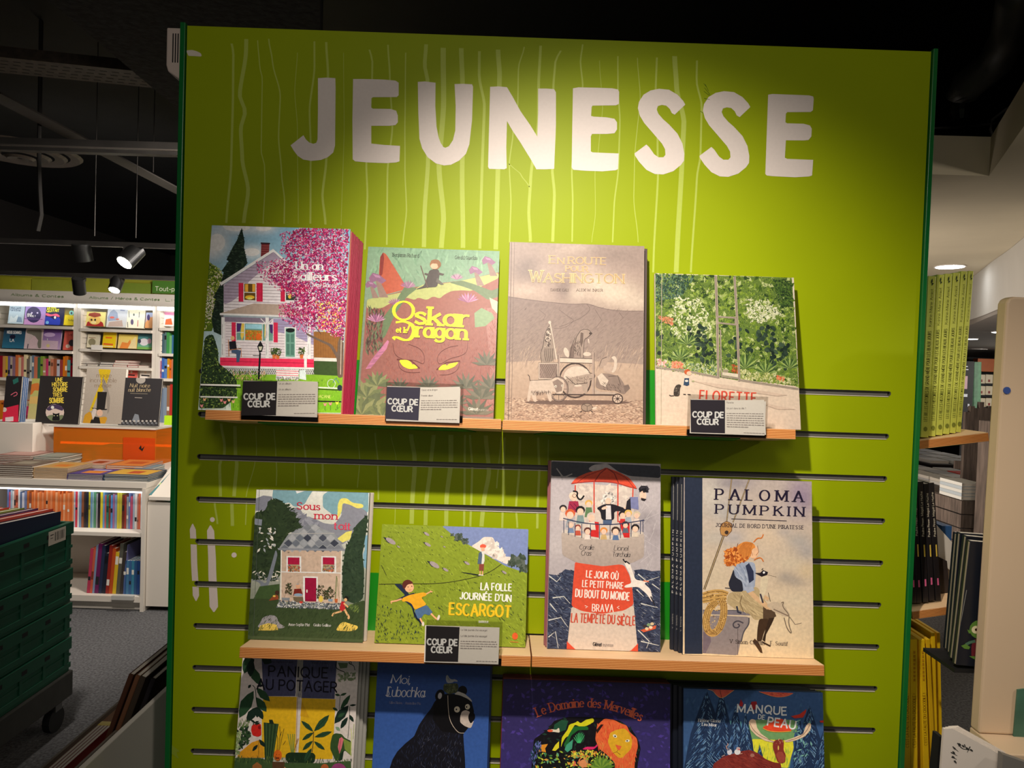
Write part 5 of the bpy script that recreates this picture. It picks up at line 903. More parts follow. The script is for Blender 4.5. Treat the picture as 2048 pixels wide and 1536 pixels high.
A.text('Moi,', 345, 430, 585, 442, 110, CH, .1, .07, sp=.12, slant=.12, jit=.02); A.text('Lubochka', 285, 600, 770, 616, 130, CH, .1, .06, sp=.1, slant=.12, jit=.02); A.line("268 585 290 600 320 575 300 520 320 470 345 490", 10, CH); A.line("745 580 760 610 790 598", 10, CH); A.line("330 430 350 370 365 330", 8, CH)
A.text('Gilles Bizien - Amandine Piu', 318, 696, 722, 708, 30, (150, 150, 170), .09, .05, serif=.1)
A.build('cover_print', PRINT, A.root)

A = row3('doma', 1001, 1343.5, 1362, -.045, 8.5, 3, .0078, 'wide navy picture book with an orange lion in a jungle', 'copy behind the lion book, a dark red edge on top', (150, 60, 56), (990, 1330, 5.389), dx=-.0003, gain=1.61, copycol=(120, 40, 40))
A.fill((40, 36, 70), (60, 48, 120)); A.scat(260, "80 180 1900 230 1900 1110 80 1110", 30, [(66, 52, 126), (54, 44, 108), (60, 50, 118)], .5)
jung = "560 700 640 600 780 560 1000 560 1160 570 1350 600 1480 700 1540 800 1570 900 1540 1050 1520 1300 380 1300 400 1000 420 800"
A.poly(jung, (20, 18, 22)); A.scat(260, jung, 30, [(22, 24, 26), (30, 56, 44), (26, 40, 34)], .4)
A.poly("640 640 720 590 790 600 760 700 700 720 630 690", (30, 70, 50)); A.poly("710 890 720 780 780 700 800 640 870 620 890 600 920 630 980 590 1060 570 1070 610 1000 650 930 670 860 640 820 720 800 760 760 780 730 830", (190, 186, 30)); A.poly("850 660 1000 660 1010 700 900 700 820 760 790 860 760 900 740 860 800 740", (30, 90, 40)); A.poly("770 860 840 800 830 900 780 940 750 910", (60, 140, 110)); 
for k in range(8): A.line([(890+k*4, 840), (850+k*16, 730+(k-4)**2*3)], 6, (60, 170, 100))
A.poly("560 700 620 690 660 700 690 670 700 730 640 720 570 720", (206, 190, 170)); A.ell(595, 708, 30, 14, (200, 80, 50)); A.poly("460 940 500 860 570 850 540 900 550 940 500 930", (220, 130, 40)); A.poly("615 920 650 860 690 820 690 890 650 925", (200, 190, 40))
A.poly("1100 650 1180 575 1280 590 1360 630 1420 650 1450 720 1530 790 1540 880 1510 1000 1490 1300 1300 1300 1290 1050 1200 960 1120 900 1080 800", (222, 90, 50)); A.scat(200, "1100 640 1300 600 1440 700 1530 800 1500 1300 1320 1300 1240 1000 1100 900", 30, [(236, 104, 56), (206, 74, 44), (226, 120, 60), (190, 60, 40)], .15, (50, 120)); A.poly("1090 700 1140 640 1170 640 1100 740", (40, 24, 20))
A.poly("1240 730 1300 700 1390 680 1440 720 1478 800 1470 900 1420 950 1370 1000 1330 1000 1260 930 1215 830", (196, 150, 36)); A.ell(1292, 765, 24, 16, (222, 214, 180), 30); A.ell(1294, 767, 8, 9, (30, 20, 20)); A.ell(1428, 816, 24, 13, (222, 214, 180), -10); A.ell(1424, 816, 8, 8, (30, 20, 20)); A.poly("1295 855 1365 875 1340 920 1320 910", (206, 84, 50)); A.line("1325 915 1310 935 1270 950", 4, (60, 30, 20)); A.line("1310 935 1350 965", 4, (60, 30, 20))
A.poly("940 905 980 880 1080 880 1095 850 1110 870 1060 910 960 910", (196, 40, 96)); A.ell(950, 1050, 54, 60, (196, 120, 70)); A.ell(930, 1040, 8, 7, (40, 24, 20)); A.ell(970, 1040, 8, 7, (40, 24, 20)); A.line("930 1075 950 1084 968 1076", 4, (120, 50, 40)); A.ell(850, 1060, 22, 30, (206, 80, 70))
A.scat(330, "440 960 760 930 1100 930 1280 1010 1280 1300 420 1300", 22, [(130, 160, 50), (60, 110, 60), (190, 190, 60), (90, 150, 110), (24, 26, 24), (206, 150, 60), (20, 20, 24)], .45); A.scat(60, "820 930 1100 920 1080 1000 830 1000", 18, [(206, 190, 60), (190, 120, 50), (140, 160, 60)], .5); leafy(A, 1150, 1110, 10, 150, [(110, 140, 50), (80, 116, 44)]); A.scat(60, "360 1000 480 760 500 900 420 1100", 20, [(60, 64, 120), (30, 60, 70), (90, 100, 160)], .3, (60, 120)); A.ell(950, 1060, 40, 44, (200, 130, 84))
OR = (200, 96, 70)
A.text('Le Domaine des Merveilles', 465, 555, 1565, 605, 92, OR, .17, .07, serif=.09, sp=.17, arc=128)
A.build('cover_print', PRINT, A.root)

A = row3('manq', 1370.7, 1656, 1380, -.045, 8.5, 3, .009, 'blue forest picture book with a brown moose and pale antlers', 'copy behind the moose book, its dark blue edge showing', (34, 52, 84), (1340, 1340, 6.024), dx=-.0075, gain=1.61, copycol=(16, 22, 36))
A.fill((52, 80, 122), (44, 70, 104)); A.scat(200, "200 220 1870 280 1900 1180 190 1180", 50, [(56, 84, 126), (48, 76, 114), (60, 92, 130)], .3, (60, 120))
A.poly("480 620 600 600 860 620 860 800 700 760 540 720", (90, 150, 160)); A.poly("920 680 1000 600 1500 600 1560 720 1500 760 1440 1180 1200 1180 1120 1060 940 930 900 760", (100, 140, 90)); A.poly("940 880 1000 830 1480 850 1490 940 1420 1180 1180 1150 1120 1060 960 930", (206, 196, 50)); A.scat(90, "940 900 1480 880 1400 1150 1150 1100", 40, [(180, 184, 60), (130, 160, 60), (226, 214, 70)], .15, (70, 110))
def pine(x, yt, yb, w, cols):
    A.poly([(x, yt), (x+w*.2, yt+(yb-yt)*.25), (x+w*.42, yt+(yb-yt)*.55), (x+w*.6, yb), (x-w*.6, yb), (x-w*.42, yt+(yb-yt)*.55), (x-w*.2, yt+(yb-yt)*.25)], cols[0])
    for k in range(int(w*.9)):
        t = random.random()**.7; y = yt+(yb-yt)*t; s = random.choice((-1, 1)); u = random.random(); A.line([(x+s*u*w*.5*t, y), (x+s*(u*w*.5*t+w*.10*t+5), y+30*t+22)], 5, random.choice(cols[1:]), lay=0)
for x, yt, yb, w in ((440, 240, 1200, 460), (620, 240, 1000, 260), (790, 430, 900, 160), (910, 520, 1150, 200), (1680, 430, 1200, 330), (1560, 560, 1100, 130), (1080, 900, 1150, 90), (1860, 700, 1200, 240)): pine(x, yt, yb, w, [(30, 46, 74), (70, 106, 150), (44, 66, 100), (110, 146, 176), (24, 34, 60)])
A.scat(40, "1480 600 1700 620 1700 1100 1500 1100", 30, [(110, 160, 150), (70, 110, 120)], .3)
A.poly("450 228 770 240 700 290 650 330 600 335 550 290 520 240", (190, 84, 70)); A.line("450 228 520 250 550 295 600 335 650 328 700 290 770 240", 6, (226, 150, 90)); A.line("600 240 620 330", 6, (80, 40, 40)); A.poly("1070 258 1480 275 1420 310 1330 325 1250 318 1150 290", (190, 80, 66)); A.line("1070 258 1150 290 1250 320 1330 326 1420 310 1480 280", 5, (220, 130, 80)); A.scat(30, "1100 265 1460 278 1400 305 1180 295", 16, [(220, 110, 70), (150, 50, 50)], .2, (-20, 20))
A.poly("1455 555 1560 530 1640 470 1635 510 1600 570 1500 580", (170, 50, 40)); A.poly("830 430 850 350 880 400 870 440", (150, 40, 44)); A.poly("980 380 1040 375 1050 440 1010 480 960 450", (130, 36, 40)); A.poly("1800 610 1875 600 1870 635 1810 630", (170, 50, 40)); A.poly("1110 690 1180 650 1300 580 1360 590 1400 640 1460 700 1460 735 1350 745 1200 740", (222, 66, 40)); A.line("1115 700 1200 740 1350 745 1460 735", 8, (230, 150, 60))
AN = (214, 176, 150)
A.poly("945 620 980 585 1030 600 1045 690 1090 760 1130 790 1200 840 1290 860 1260 875 1140 850 1040 790 970 720", AN); A.poly("1700 650 1670 630 1630 680 1600 770 1540 790 1480 815 1370 850 1400 870 1500 850 1620 800 1690 720", AN); A.line("960 640 1000 720 1080 790 1250 862", 6, (110, 70, 60)); A.line("1680 660 1640 740 1560 810 1400 858", 6, (110, 70, 60))
A.poly("1240 870 1270 840 1340 830 1370 860 1365 960 1392 1020 1385 1110 1330 1125 1290 1100 1270 1040 1235 930", (120, 46, 40)); A.poly("1275 1020 1300 980 1350 985 1385 1040 1375 1110 1320 1120", (140, 64, 52)); A.ell(1303, 935, 8, 28, (226, 170, 90)); A.scat(16, "1260 830 1370 830 1365 880 1270 880", 16, [(200, 140, 110), (60, 24, 24)], .2, (60, 120))
A.poly("520 1130 640 1040 860 975 960 960 1060 1000 1150 1070 1250 1110 1330 1120 1360 1300 500 1300", (112, 42, 38)); A.scat(160, "600 1060 960 970 1150 1080 1340 1200 560 1200", 40, [(130, 52, 44), (96, 34, 34), (120, 50, 46)], .15, (0, 50)); A.ell(990, 1025, 26, 22, (150, 100, 86))
A.ell(715, 985, 30, 36, (190, 190, 200)); A.ell(700, 950, 20, 18, (90, 100, 120)); A.line("690 955 670 920 700 900 690 880", 7, (206, 150, 130)); A.ell(810, 985, 38, 34, (196, 196, 204)); A.ell(820, 945, 24, 20, (170, 150, 150)); A.ell(830, 955, 12, 6, (190, 60, 60)); A.line("660 1020 620 1040", 7, (190, 150, 130)); A.line("840 1010 870 1000", 7, (190, 150, 130))
WH = (196, 206, 214)
A.text('MANQUE', 812, 505, 1400, 535, 92, WH, .19, jit=.07, sp=.3); A.text('DE', 1060, 585, 1132, 595, 52, WH, .19, jit=.03, sp=.25); A.text('PEAU', 1170, 668, 1500, 705, 96, (226, 232, 236), .19, jit=.06, sp=.26)
A.text('Hélène Gloria', 340, 620, 600, 628, 34, (222, 222, 222), .15, .08, serif=.12, sp=.22); A.text('Léa Mézz', 384, 668, 560, 678, 34, (222, 222, 222), .15, .08, serif=.12, sp=.22) if 0 else A.text('Léo Méar', 384, 668, 560, 678, 34, (222, 222, 222), .15, .08, serif=.12, sp=.22)
A.build('cover_print', PRINT, A.root)

# ------------------------------------------------ acrylic holders with recommendation cards
ACR = clear_mat('clear_acrylic', (248, 248, 246), .06)
def card(px, crop, outer, black, white, label, title, y=-.158, dark=(40, 37, 40), lines=6):
    # outer: tl, br in photo pixels
    x0, x1, z0, z1 = rect(*outer, y)
    e = tag(empty('card_holder', (x0, y, z0)), label, 'sign', 'recommendation cards clipped on the shelves')
    w, h = x1-x0, z1-z0
    MB().box(0, w, -.0012, 0, 0, h).build('front_pane', ACR, e); MB().box(0, w, .0022, .0034, 0, h).build('back_pane', ACR, e)
    MB().box(0, w, .0045, .006, -.002, .012).build('shelf_clip', ACR, e)
    bx0, bx1, bz0, bz1 = rect(*black, y); wx0, wx1, wz0, wz1 = rect(*white, y)
    MB().box(bx0-x0, wx1-x0, .0006, .0014, min(bz0, wz0)-z0, bz1-z0).build('paper_card', mat('white_card', (240, 232, 224), .6), e)
    M = Matrix.Translation((x0, y, z0))
    A = Art(M, w, h, *crop, gain=1.45, base=-.00058, step=2.2e-5)
    return e, A
def card_art(e, A, bl, wh, title, t2, txt, dark=(40, 37, 40)):
    A.poly(wh, (216, 204, 196)); A.poly(bl, dark)
    b = pn(bl); tl, tr, br, lb = b; 
    def L(u, v): 
        return (tl[0]*(1-u)*(1-v)+tr[0]*u*(1-v)+br[0]*u*v+lb[0]*(1-u)*v, tl[1]*(1-u)*(1-v)+tr[1]*u*(1-v)+br[1]*u*v+lb[1]*(1-u)*v)
    H = lb[1]-tl[1]
    a, c = L(.06, .53), L(.95, .53); A.text('COUP DE', *a, *c, H*.165, (240, 234, 228), .27, .25, sp=.22)
    a, c = L(.19, .745), L(.8, .745); A.text('CŒUR', *a, *c, H*.165, (240, 234, 228), .27, .25, sp=.2)
    b = pn(wh); tl, tr, br, lb = b
    def Lw(u, v): return (tl[0]*(1-u)*(1-v)+tr[0]*u*(1-v)+br[0]*u*v+lb[0]*(1-u)*v, tl[1]*(1-u)*(1-v)+tr[1]*u*(1-v)+br[1]*u*v+lb[1]*(1-u)*v)
    def tline(s, u0, u1, v, hh):
        p, q = Lw(u0, v), Lw(u1, v); A.text(s, *p, *q, H*hh, (110, 102, 100), .13, sp=.2)
    tline(title, .04, .04+.022*len(title), .10, .052); tline(title if t2 is None else t2, .04, .04+.022*len(t2 or title), .27, .052)
    # body text too fine to read: broken grey rules
    for k in range(txt):
        u = .04; v = .40+k*.065
        while u < (.95 if k < txt-1 else .5):
            wv = random.uniform(.03, .1); p, q = Lw(u, v), Lw(min(.96, u+wv), v); A.line([p, q], H*.022, (140, 132, 128)); u += wv+.015
    p = .45
    while p < .95: a, c = Lw(p, .955), Lw(min(.97, p+.06), .955); A.line([a, c], H*.015, (150, 142, 138)); p += .075
    A.build('card_print', VINYL, e)
e, A = card(0, (380, 760, 5.389), (481, 761, 637, 842), (486, 762, 554, 831), (554, 762, 635, 829), 'recommendation card with grey text in front of the pink tree book', '')
card_art(e, A, "570 12 940 12 925 383 550 383", "940 12 1375 10 1362 372 925 378", 'Un an ailleurs', None, 6)
e, A = card(0, (700, 470, 3.84), (771, 766, 926, 843.5), (773, 773, 840, 841), (840, 773, 920, 845), 'recommendation card in front of the dragon eyes book', '')
card_art(e, A, "283 1165 540 1172 525 1425 270 1412", "540 1172 845 1165 832 1428 525 1425", 'Oskar et le dragon', 'Premier album', 5, (62, 60, 76))
e, A = card(0, (1290, 530, 4.151), (1375, 791, 1535, 875), (1381, 799, 1450, 866), (1450, 799, 1531, 870), 'recommendation card in front of the garden book, nearest the right end', '')
card_art(e, A, "378 1118 665 1122 665 1398 382 1390", "665 1122 990 1120 1005 1410 665 1398", 'Florette', 'Un pot dans la ville ?', 7, (46, 42, 50))
e, A = card(0, (740, 1030, 4.8), (851.5, 1242.5, 1004, 1331), (849, 1252, 919, 1324), (919, 1252, 998, 1328), 'recommendation card on the lower shelf, before the green hill book', '')
card_art(e, A, "538 1065 860 1078 845 1412 525 1405", "860 1078 1240 1085 1232 1420 845 1412", "La folle journée d'un escargot", None, 4)
# ------------------------------------------------ generic small pieces
ORD = ['first', 'second', 'third', 'fourth', 'fifth', 'sixth', 'seventh', 'eighth', 'ninth', 'tenth', 'eleventh', 'twelfth', 'thirteenth', 'fourteenth', 'fifteenth', 'sixteenth', 'seventeenth', 'eighteenth', 'nineteenth', 'twentieth']
def ordn(i):
    if i < 20: return ORD[i]
    t = ['twenty', 'thirty', 'forty', 'fifty', 'sixty', 'seventy', 'eighty'][(i+1)//10-2]; r = (i+1) % 10
    return t+'-'+ORD[r-1] if r else {'twenty': 'twentieth', 'thirty': 'thirtieth', 'forty': 'fortieth', 'fifty': 'fiftieth', 'sixty': 'sixtieth', 'seventy': 'seventieth', 'eighty': 'eightieth'}[t]
def cname(c):
    import colorsys
    r, g, b = [v/255 for v in c]; h, l, s = colorsys.rgb_to_hls(r, g, b); h *= 360
    if l > .82 and s < .5: return 'white'
    if s < .14: return 'black' if l < .22 else ('grey' if l < .6 else 'pale grey')
    n = 'red' if h < 14 or h > 345 else 'orange' if h < 40 else 'yellow' if h < 66 else 'green' if h < 165 else 'teal' if h < 190 else 'blue' if h < 250 else 'purple' if h < 290 else 'pink'
    if n == 'orange' and l < .4: n = 'brown'
    if n == 'red' and l > .6: n = 'coral'
    return ('dark ' if l < .3 else 'pale ' if l > .68 else '')+n
# one hardcover of unit size: spine at x=0, depth along y; scaled per book
def unit_book():
    m = MB(); b = .12
    m.box(0, 1, 0, b, 0, 1, 0); m.box(0, 1, 1-b, 1, 0, 1, 0)
    m.box(-.004, .015, b, 1-b, 0, 1, 0); m.box(.015, .985, b, 1-b, .012, .988, 1)
    return mesh('book', m.v, m.f, [COVER, PAGES], m.m)
UB = unit_book()
def spine_book(x, y, z, w, h, t, col, label, group, tilt=0, rz=math.pi/2, cat='book', band=None):
    o = link('book', UB, None, loc=(x, y, z), rot=(0, 0, 0), color=col); o.scale = (w, t, h)
    M = Matrix.Translation((x, y, z)) @ Matrix.Rotation(tilt, 4, 'Y') @ Matrix.Rotation(rz, 4, 'Z') @ Matrix.Diagonal((w, t, h, 1)); o.matrix_world = M
    tag(o, label, cat, group)
    if band:
        zz, hh, c2 = band
        p = MB().box(-.006, -.004, .1, .9, zz, zz+hh).build('spine_band', COVER, o); p.color = lin(c2)
    return o
def row(x0, x1, y, z, h, cols, where, group, tr=(.008, .02), w=.2, hv=.12, lean=0, bands=True, gain=1):
    x = x0; i = 0
    while x < x1-.004:
        t = random.uniform(*tr); t = min(t, x1-x)
        c = cols[i % len(cols)] if isinstance(cols, list) else cols(i)
        hh = h*(1-random.random()*hv); tl = lean if lean else 0
        bd = (random.uniform(.15, .75), random.uniform(.05, .2), random.choice([(230, 226, 216), (40, 40, 44), tuple(int(v*.6) for v in c)])) if bands and random.random() < .5 else None
        spine_book(x+t, y, z+.0005, w, hh, t-.0008, c, f'{cname(c)} spine, {ordn(i)} from the left {where}', group, tl, band=bd)
        x += t; i += 1
def standing(px, y, th, col, label, group, crop=None, art=None, lean=7, cat='book', gain=1.4, name='picture_book'):
    """book shown cover-out: pixel rectangle of its front at depth y"""
    x0, x1, z0, z1 = rect(*px, y); w, h = x1-x0, (z1-z0)/math.cos(math.radians(lean))
    M = book_M(x0, y, z0+th*max(0, math.sin(math.radians(lean)))+.001, lean, 0)
    e = tag(empty(name, M=M), label, cat, group); book_parts(w, h, th, e, col)
    if art:
        A = Art(M, w, h, *(crop or (0, 0, 1)), gain=gain, step=2e-4, base=8e-4); art(A); A.build('cover_print', MATTE, e)
    return e
# ------------------------------------------------ left: lit wall units far behind
LW = mat('shelf_white', (226, 218, 206), .5, noise=.02, nscale=3)
LBACK = mat('unit_back', (206, 196, 180), .6, noise=.03, nscale=3)
TUBE = mat('light_tube', (255, 252, 244), .4, emit=4)
YU = 5.6; DU = .36
def X(px, y, py=650): return W(px, py, y).x
def Z(px, py, y): return W(px, py, y).z
greenw = struct(MB().box(-7, -1.2, 6.02, 6.1, 0, Z(75, 553, 6.02)).build('wall_green', mat('olive_green_wall', (128, 128, 20), .7, noise=.08, nscale=1.5, gain=1.)))
for i, (a, b) in enumerate(((-60, 60), (62, 140), (240, 300))):
    x0, x1 = X(a, 6.0), X(b, 6.0)
    MB().box(x0, x1, 6.0, 6.019, Z(75, 583, 6), Z(75, 556, 6)-.01*i).build('wall_panel', mat('green_tone_%d' % i, [(140, 138, 24), (120, 124, 22), (100, 118, 24)][i], .6, noise=.05), greenw)
gs = MB().box(X(303, 5.97), X(362, 5.97), 5.97, 5.999, Z(330, 587, 5.97), Z(330, 562, 5.97)).build('header_sign', mat('sign_green', (62, 106, 26), .6, noise=.04)); tag(gs, 'green header sign reading Tout-p over the third wall unit', 'sign')
A = Art(Matrix.Translation((X(303, 5.97), 5.97, Z(330, 587, 5.97))), .6, .2, 0, 480, 5.486, gain=1.1, base=1e-3, step=1e-3); A.text('Tout-p', 1705, 556, 1915, 562, 46, (190, 196, 170), .16); A.build('sign_print', MATTE, gs).matrix_local = Matrix.Translation((X(303, 5.97), 5.97, Z(330, 587, 5.97)))
def unit(x0, x1, label, boards, head, slatl=True):
    e = tag(empty('wall_shelf_unit', (x0, YU, 0)), label, 'shelving unit', 'white wall units along the back'); w = x1-x0
    zt = head
    MB().box(0, .035, 0, DU, 0, zt).build('side_panel', LW, e); MB().box(w-.035, w, 0, DU, 0, zt).build('side_panel', LW, e)
    MB().box(.035, w-.035, DU-.02, DU, 0, zt).build('back_panel', LBACK, e)
    for b in boards: MB().box(.036, w-.036, -.015, DU-.021, b-.028, b).build('shelf_board', LW, e)
    m = MB(); m.prism([(-.06, zt-.02), (-.1, zt-.02), (.04, zt+.11), (.06, zt+.11)], 'x', 0, w); m.build('header_board', LW, e)
    MB().box(.03, w-.03, -.045, -.01, zt-.055, zt-.022).build('light_tube', TUBE, e)
    # slatted inner side: separate laths
    z = boards[-1] if 0 else .75
    while z < zt-.1:
        MB().box(.0355, .046, .03, DU-.03, z, z+.05).build('side_slat', LW, e); z += .056
    return e
ZT_ = Z(75, 602, YU)
b1 = [Z(75, y, YU) for y in (651, 700, 757)]; b2 = [Z(240, y, YU) for y in (659, 699.5, 734)]; b3 = [Z(335, y, YU) for y in (656, 707, 757, 846)]
x_a0, x_a1, x_b1, x_c1 = X(-30, YU), X(154, YU), X(312, YU), X(470, YU)
ua = unit(x_a0, x_a1, 'white wall unit with picture books face out, leftmost of the row', [.15, .45, .75]+b1[::-1], ZT_)
ub = unit(x_a1+.002, x_b1, 'white wall unit with an almost empty middle shelf', [.15, .45, .75]+b2[::-1], ZT_)
uc = unit(x_b1+.002, x_c1, 'white wall unit next to the green panel edge', [.15, .45, .75]+b3[::-1], ZT_)
for e, tx, a, b, y0, y1 in ((ua, 'Albums & Contes', 122, 702, 612, 638), (ub, 'Albums / Héros & Contes', 980, 1755, 645, 672), (uc, 'Livres', 1818, 2130, 672, 684)):
    # printed on the sloping header
    zt = ZT_; th = math.atan2(.14, .13)
    M = Matrix.Translation((e.location.x, YU-.1, zt-.02)) @ Matrix.Rotation(-th, 4, 'X'); A = Art(M, 1.2, .2, 0, 480, 5.486, gain=1., base=1e-3, step=5e-4)
    A.text(tx, a, y0, b, y1, 26, (120, 150, 96), .16, sp=.22); o = A.build('header_print', MATTE, e); o.matrix_local = Matrix.Translation((-e.location.x, -YU, 0)) @ M
def art_simple(shapes):
    def f(A):
        for s in shapes:
            k = s[0]
            if k == 'f': A.fill(*s[1:])
            elif k == 'p': A.poly(*s[1:])
            elif k == 'e': A.ell(*s[1:])
            elif k == 't': A.text(*s[1:])
            elif k == 'l': A.line(*s[1:])
    return f
CB = (0, 480, 5.486); YB = YU+.06
def fb(l, t, r, b, col, label, shapes, th=.02, y=YB, crop=CB, lean=9, gain=1.35, grp='face-out books on the wall units', sc=5.486, oy=480):
    return standing((l/sc, oy+t/sc, r/sc, oy+b/sc), y, th, col, label, grp, crop, art_simple(shapes), lean, gain=gain)
fb(85, 712, 255, 922, (150, 170, 184), 'pale blue picture book with a dark title on the first wall unit', [('f', (160, 180, 194), (176, 196, 206)), ('t', 'Mon petit', 120, 755, 232, 760, 24, (60, 80, 110), .16), ('t', 'fantôme', 112, 778, 225, 784, 24, (60, 80, 110), .16), ('p', "100 900 120 830 150 860 190 820 240 900", (196, 210, 216)), ('p', "180 900 200 840 236 850 246 905", (120, 146, 170))])
fb(262, 680, 488, 935, (120, 110, 180), 'lilac picture book with a round purple creature on the first wall unit', [('f', (134, 122, 196), (180, 140, 186)), ('p', "255 850 480 860 470 930 250 925", (186, 140, 190)), ('e', 370, 820, 82, 88, (52, 44, 86)), ('e', 350, 800, 10, 9, (190, 180, 210)), ('e', 412, 800, 10, 9, (190, 180, 210)), ('t', 'OÙ EST', 300, 824, 350, 828, 18, (230, 220, 240), .2), ('t', 'DE NOEL ?', 300, 842, 390, 846, 18, (230, 220, 240), .2), ('l', "255 862 470 872", 7, (110, 80, 140))])
fb(490, 718, 690, 938, (20, 20, 30), 'black picture book with yellow lettering and a blue monster on the first wall unit', [('f', (22, 20, 28), (30, 34, 90)), ('t', 'DEVINE', 522, 755, 620, 752, 30, (224, 214, 30), .24), ('t', 'QUI FAIT', 515, 790, 650, 788, 28, (224, 214, 30), .24), ('p', "480 815 520 800 560 820 620 805 660 830 650 850 600 830 540 840", (226, 90, 120)), ('p', "480 850 520 840 560 850 600 880 640 840 665 870 660 935 480 925", (40, 60, 170)), ('e', 605, 850, 12, 16, (236, 236, 236)), ('e', 520, 905, 18, 18, (110, 170, 210))])
fb(700, 745, 828, 940, (210, 180, 30), 'yellow and black book cut by the unit side on the first wall unit', [('f', (26, 30, 34), (220, 190, 30)), ('p', "700 820 830 830 830 945 695 940", (226, 196, 30)), ('e', 785, 800, 26, 26, (120, 190, 180)), ('e', 785, 802, 10, 14, (40, 60, 90)), ('t', 'Moi', 755, 890, 815, 892, 20, (70, 70, 40), .18)])
fb(22, 958, 262, 1192, (34, 70, 100), 'dark blue night book with white lettering on the first wall unit', [('f', (30, 46, 70), (44, 110, 140)), ('t', 'NOUS SOMMES', 80, 1025, 235, 1030, 30, (226, 226, 222), .2), ('t', 'LÀ'[0]+'A', 110, 1115, 155, 1116, 30, (226, 226, 222), .2), ('e', 140, 1062, 32, 24, (26, 24, 50))])
fb(262, 975, 460, 1200, (196, 180, 176), 'pink-grey picture book with scribbled grey foliage on the first wall unit', [('f', (206, 190, 186), (206, 186, 190)), ('p', "300 985 460 985 450 1190 420 1190 400 1080 360 1040 290 1020", (120, 116, 104)), ('p', "330 1100 380 1050 420 1100 400 1180 330 1190", (216, 190, 196)), ('l', "310 1140 302 1190", 9, (50, 40, 60))])
fb(458, 985, 655, 1205, (110, 70, 150), 'violet picture book with a pale cloud on the first wall unit', [('f', (104, 66, 150), (190, 160, 196)), ('e', 545, 1040, 62, 24, (196, 170, 210)), ('p', "450 1100 640 1110 630 1205 445 1200", (206, 180, 196)), ('e', 528, 1160, 20, 18, (226, 200, 140)), ('l', "520 1080 522 1100", 8, (236, 230, 240))])
fb(690, 1000, 822, 1212, (206, 96, 80), 'coral red picture book with a curled up animal on the first wall unit', [('f', (208, 94, 80)), ('e', 790, 1130, 36, 36, (54, 50, 60)), ('e', 745, 1165, 24, 20, (216, 196, 180)), ('t', 'VIE', 750, 1052, 800, 1054, 22, (150, 50, 50), .2)])
fb(925, 790, 1148, 950, (200, 190, 110), 'picture book with a round brown bear face on the second wall unit', [('f', (206, 196, 120)), ('p', "940 950 960 900 1000 880 1090 880 1130 910 1140 952", (150, 34, 34)), ('e', 1040, 880, 66, 50, (206, 170, 90)), ('p', "970 830 980 805 1040 795 1100 805 1110 835 1040 850", (130, 50, 30)), ('e', 1005, 876, 11, 12, (40, 24, 20)), ('e', 1045, 876, 11, 12, (40, 24, 20)), ('e', 1028, 905, 30, 16, (226, 200, 140))])
fb(1165, 745, 1385, 962, (170, 176, 190), 'blue-grey picture book with a sketched village on the second wall unit', [('f', (176, 184, 200), (190, 190, 186)), ('p', "1180 850 1210 790 1250 760 1290 800 1300 880 1190 890", (134, 146, 170)), ('p', "1200 900 1340 880 1350 950 1180 950", (170, 150, 140)), ('e', 1230, 850, 26, 12, (190, 90, 80)), ('e', 1290, 870, 20, 9, (190, 110, 90)), ('l', "1320 770 1370 775", 12, (120, 130, 160))])
fb(1385, 760, 1580, 972, (220, 212, 190), 'cream picture book with small scattered figures on the second wall unit', [('f', (222, 214, 192)), ('e', 1450, 900, 16, 32, (90, 80, 110)), ('l', "1415 780 1418 850", 7, (80, 80, 90)), ('l', "1530 790 1526 850", 7, (80, 80, 90)), ('l', "1400 900 1404 960", 7, (80, 80, 90)), ('l', "1515 880 1510 950", 7, (170, 60, 70)), ('e', 1470, 820, 9, 14, (80, 90, 90))])
fb(1590, 800, 1692, 972, (150, 130, 120), 'brown and blue picture book nearest the right side of the second wall unit', [('f', (150, 170, 210), (190, 140, 90)), ('p', "1570 970 1600 900 1640 850 1700 840 1700 970", (196, 140, 90)), ('e', 1630, 850, 16, 34, (60, 50, 100))])
fb(950, 1038, 1080, 1185, (190, 184, 160), 'small beige picture book above the white price card', [('f', (196, 190, 166)), ('e', 1010, 1120, 40, 40, (130, 124, 96)), ('l', "975 1070 1050 1075", 8, (150, 120, 90))])
fb(1120, 1018, 1265, 1185, (226, 180, 20), 'bright yellow picture book on the second wall unit', [('f', (230, 186, 20)), ('l', "1160 1070 1230 1074", 18, (210, 110, 30)), ('l', "1135 1140 1240 1148", 18, (206, 90, 40)), ('l', "1130 1165 1240 1172", 9, (230, 210, 190))])
fb(1290, 1040, 1500, 1195, (220, 180, 100), 'yellow picture book with an orange fox on the second wall unit', [('f', (222, 196, 90), (226, 190, 130)), ('p', "1310 1190 1340 1120 1400 1130 1430 1090 1440 1160 1400 1190", (214, 130, 60)), ('p', "1400 1195 1450 1100 1490 1060 1490 1195", (226, 200, 150))])
fb(1505, 1035, 1675, 1205, (70, 130, 140), 'turquoise picture book with white clouds on the second wall unit', [('f', (56, 110, 130), (110, 170, 130)), ('e', 1580, 1120, 50, 40, (206, 200, 206)), ('e', 1530, 1110, 18, 24, (60, 60, 80)), ('e', 1640, 1110, 22, 30, (196, 160, 180)), ('p', "1500 1170 1670 1180 1670 1205 1500 1200", (110, 160, 80))])
fb(1775, 750, 1925, 950, (206, 196, 190), 'white and pink book with a red cat on the third wall unit', [('f', (210, 200, 196)), ('p', "1790 790 1925 795 1925 830 1785 820", (206, 130, 170)), ('p', "1820 870 1880 860 1895 930 1810 930", (196, 90, 50))])
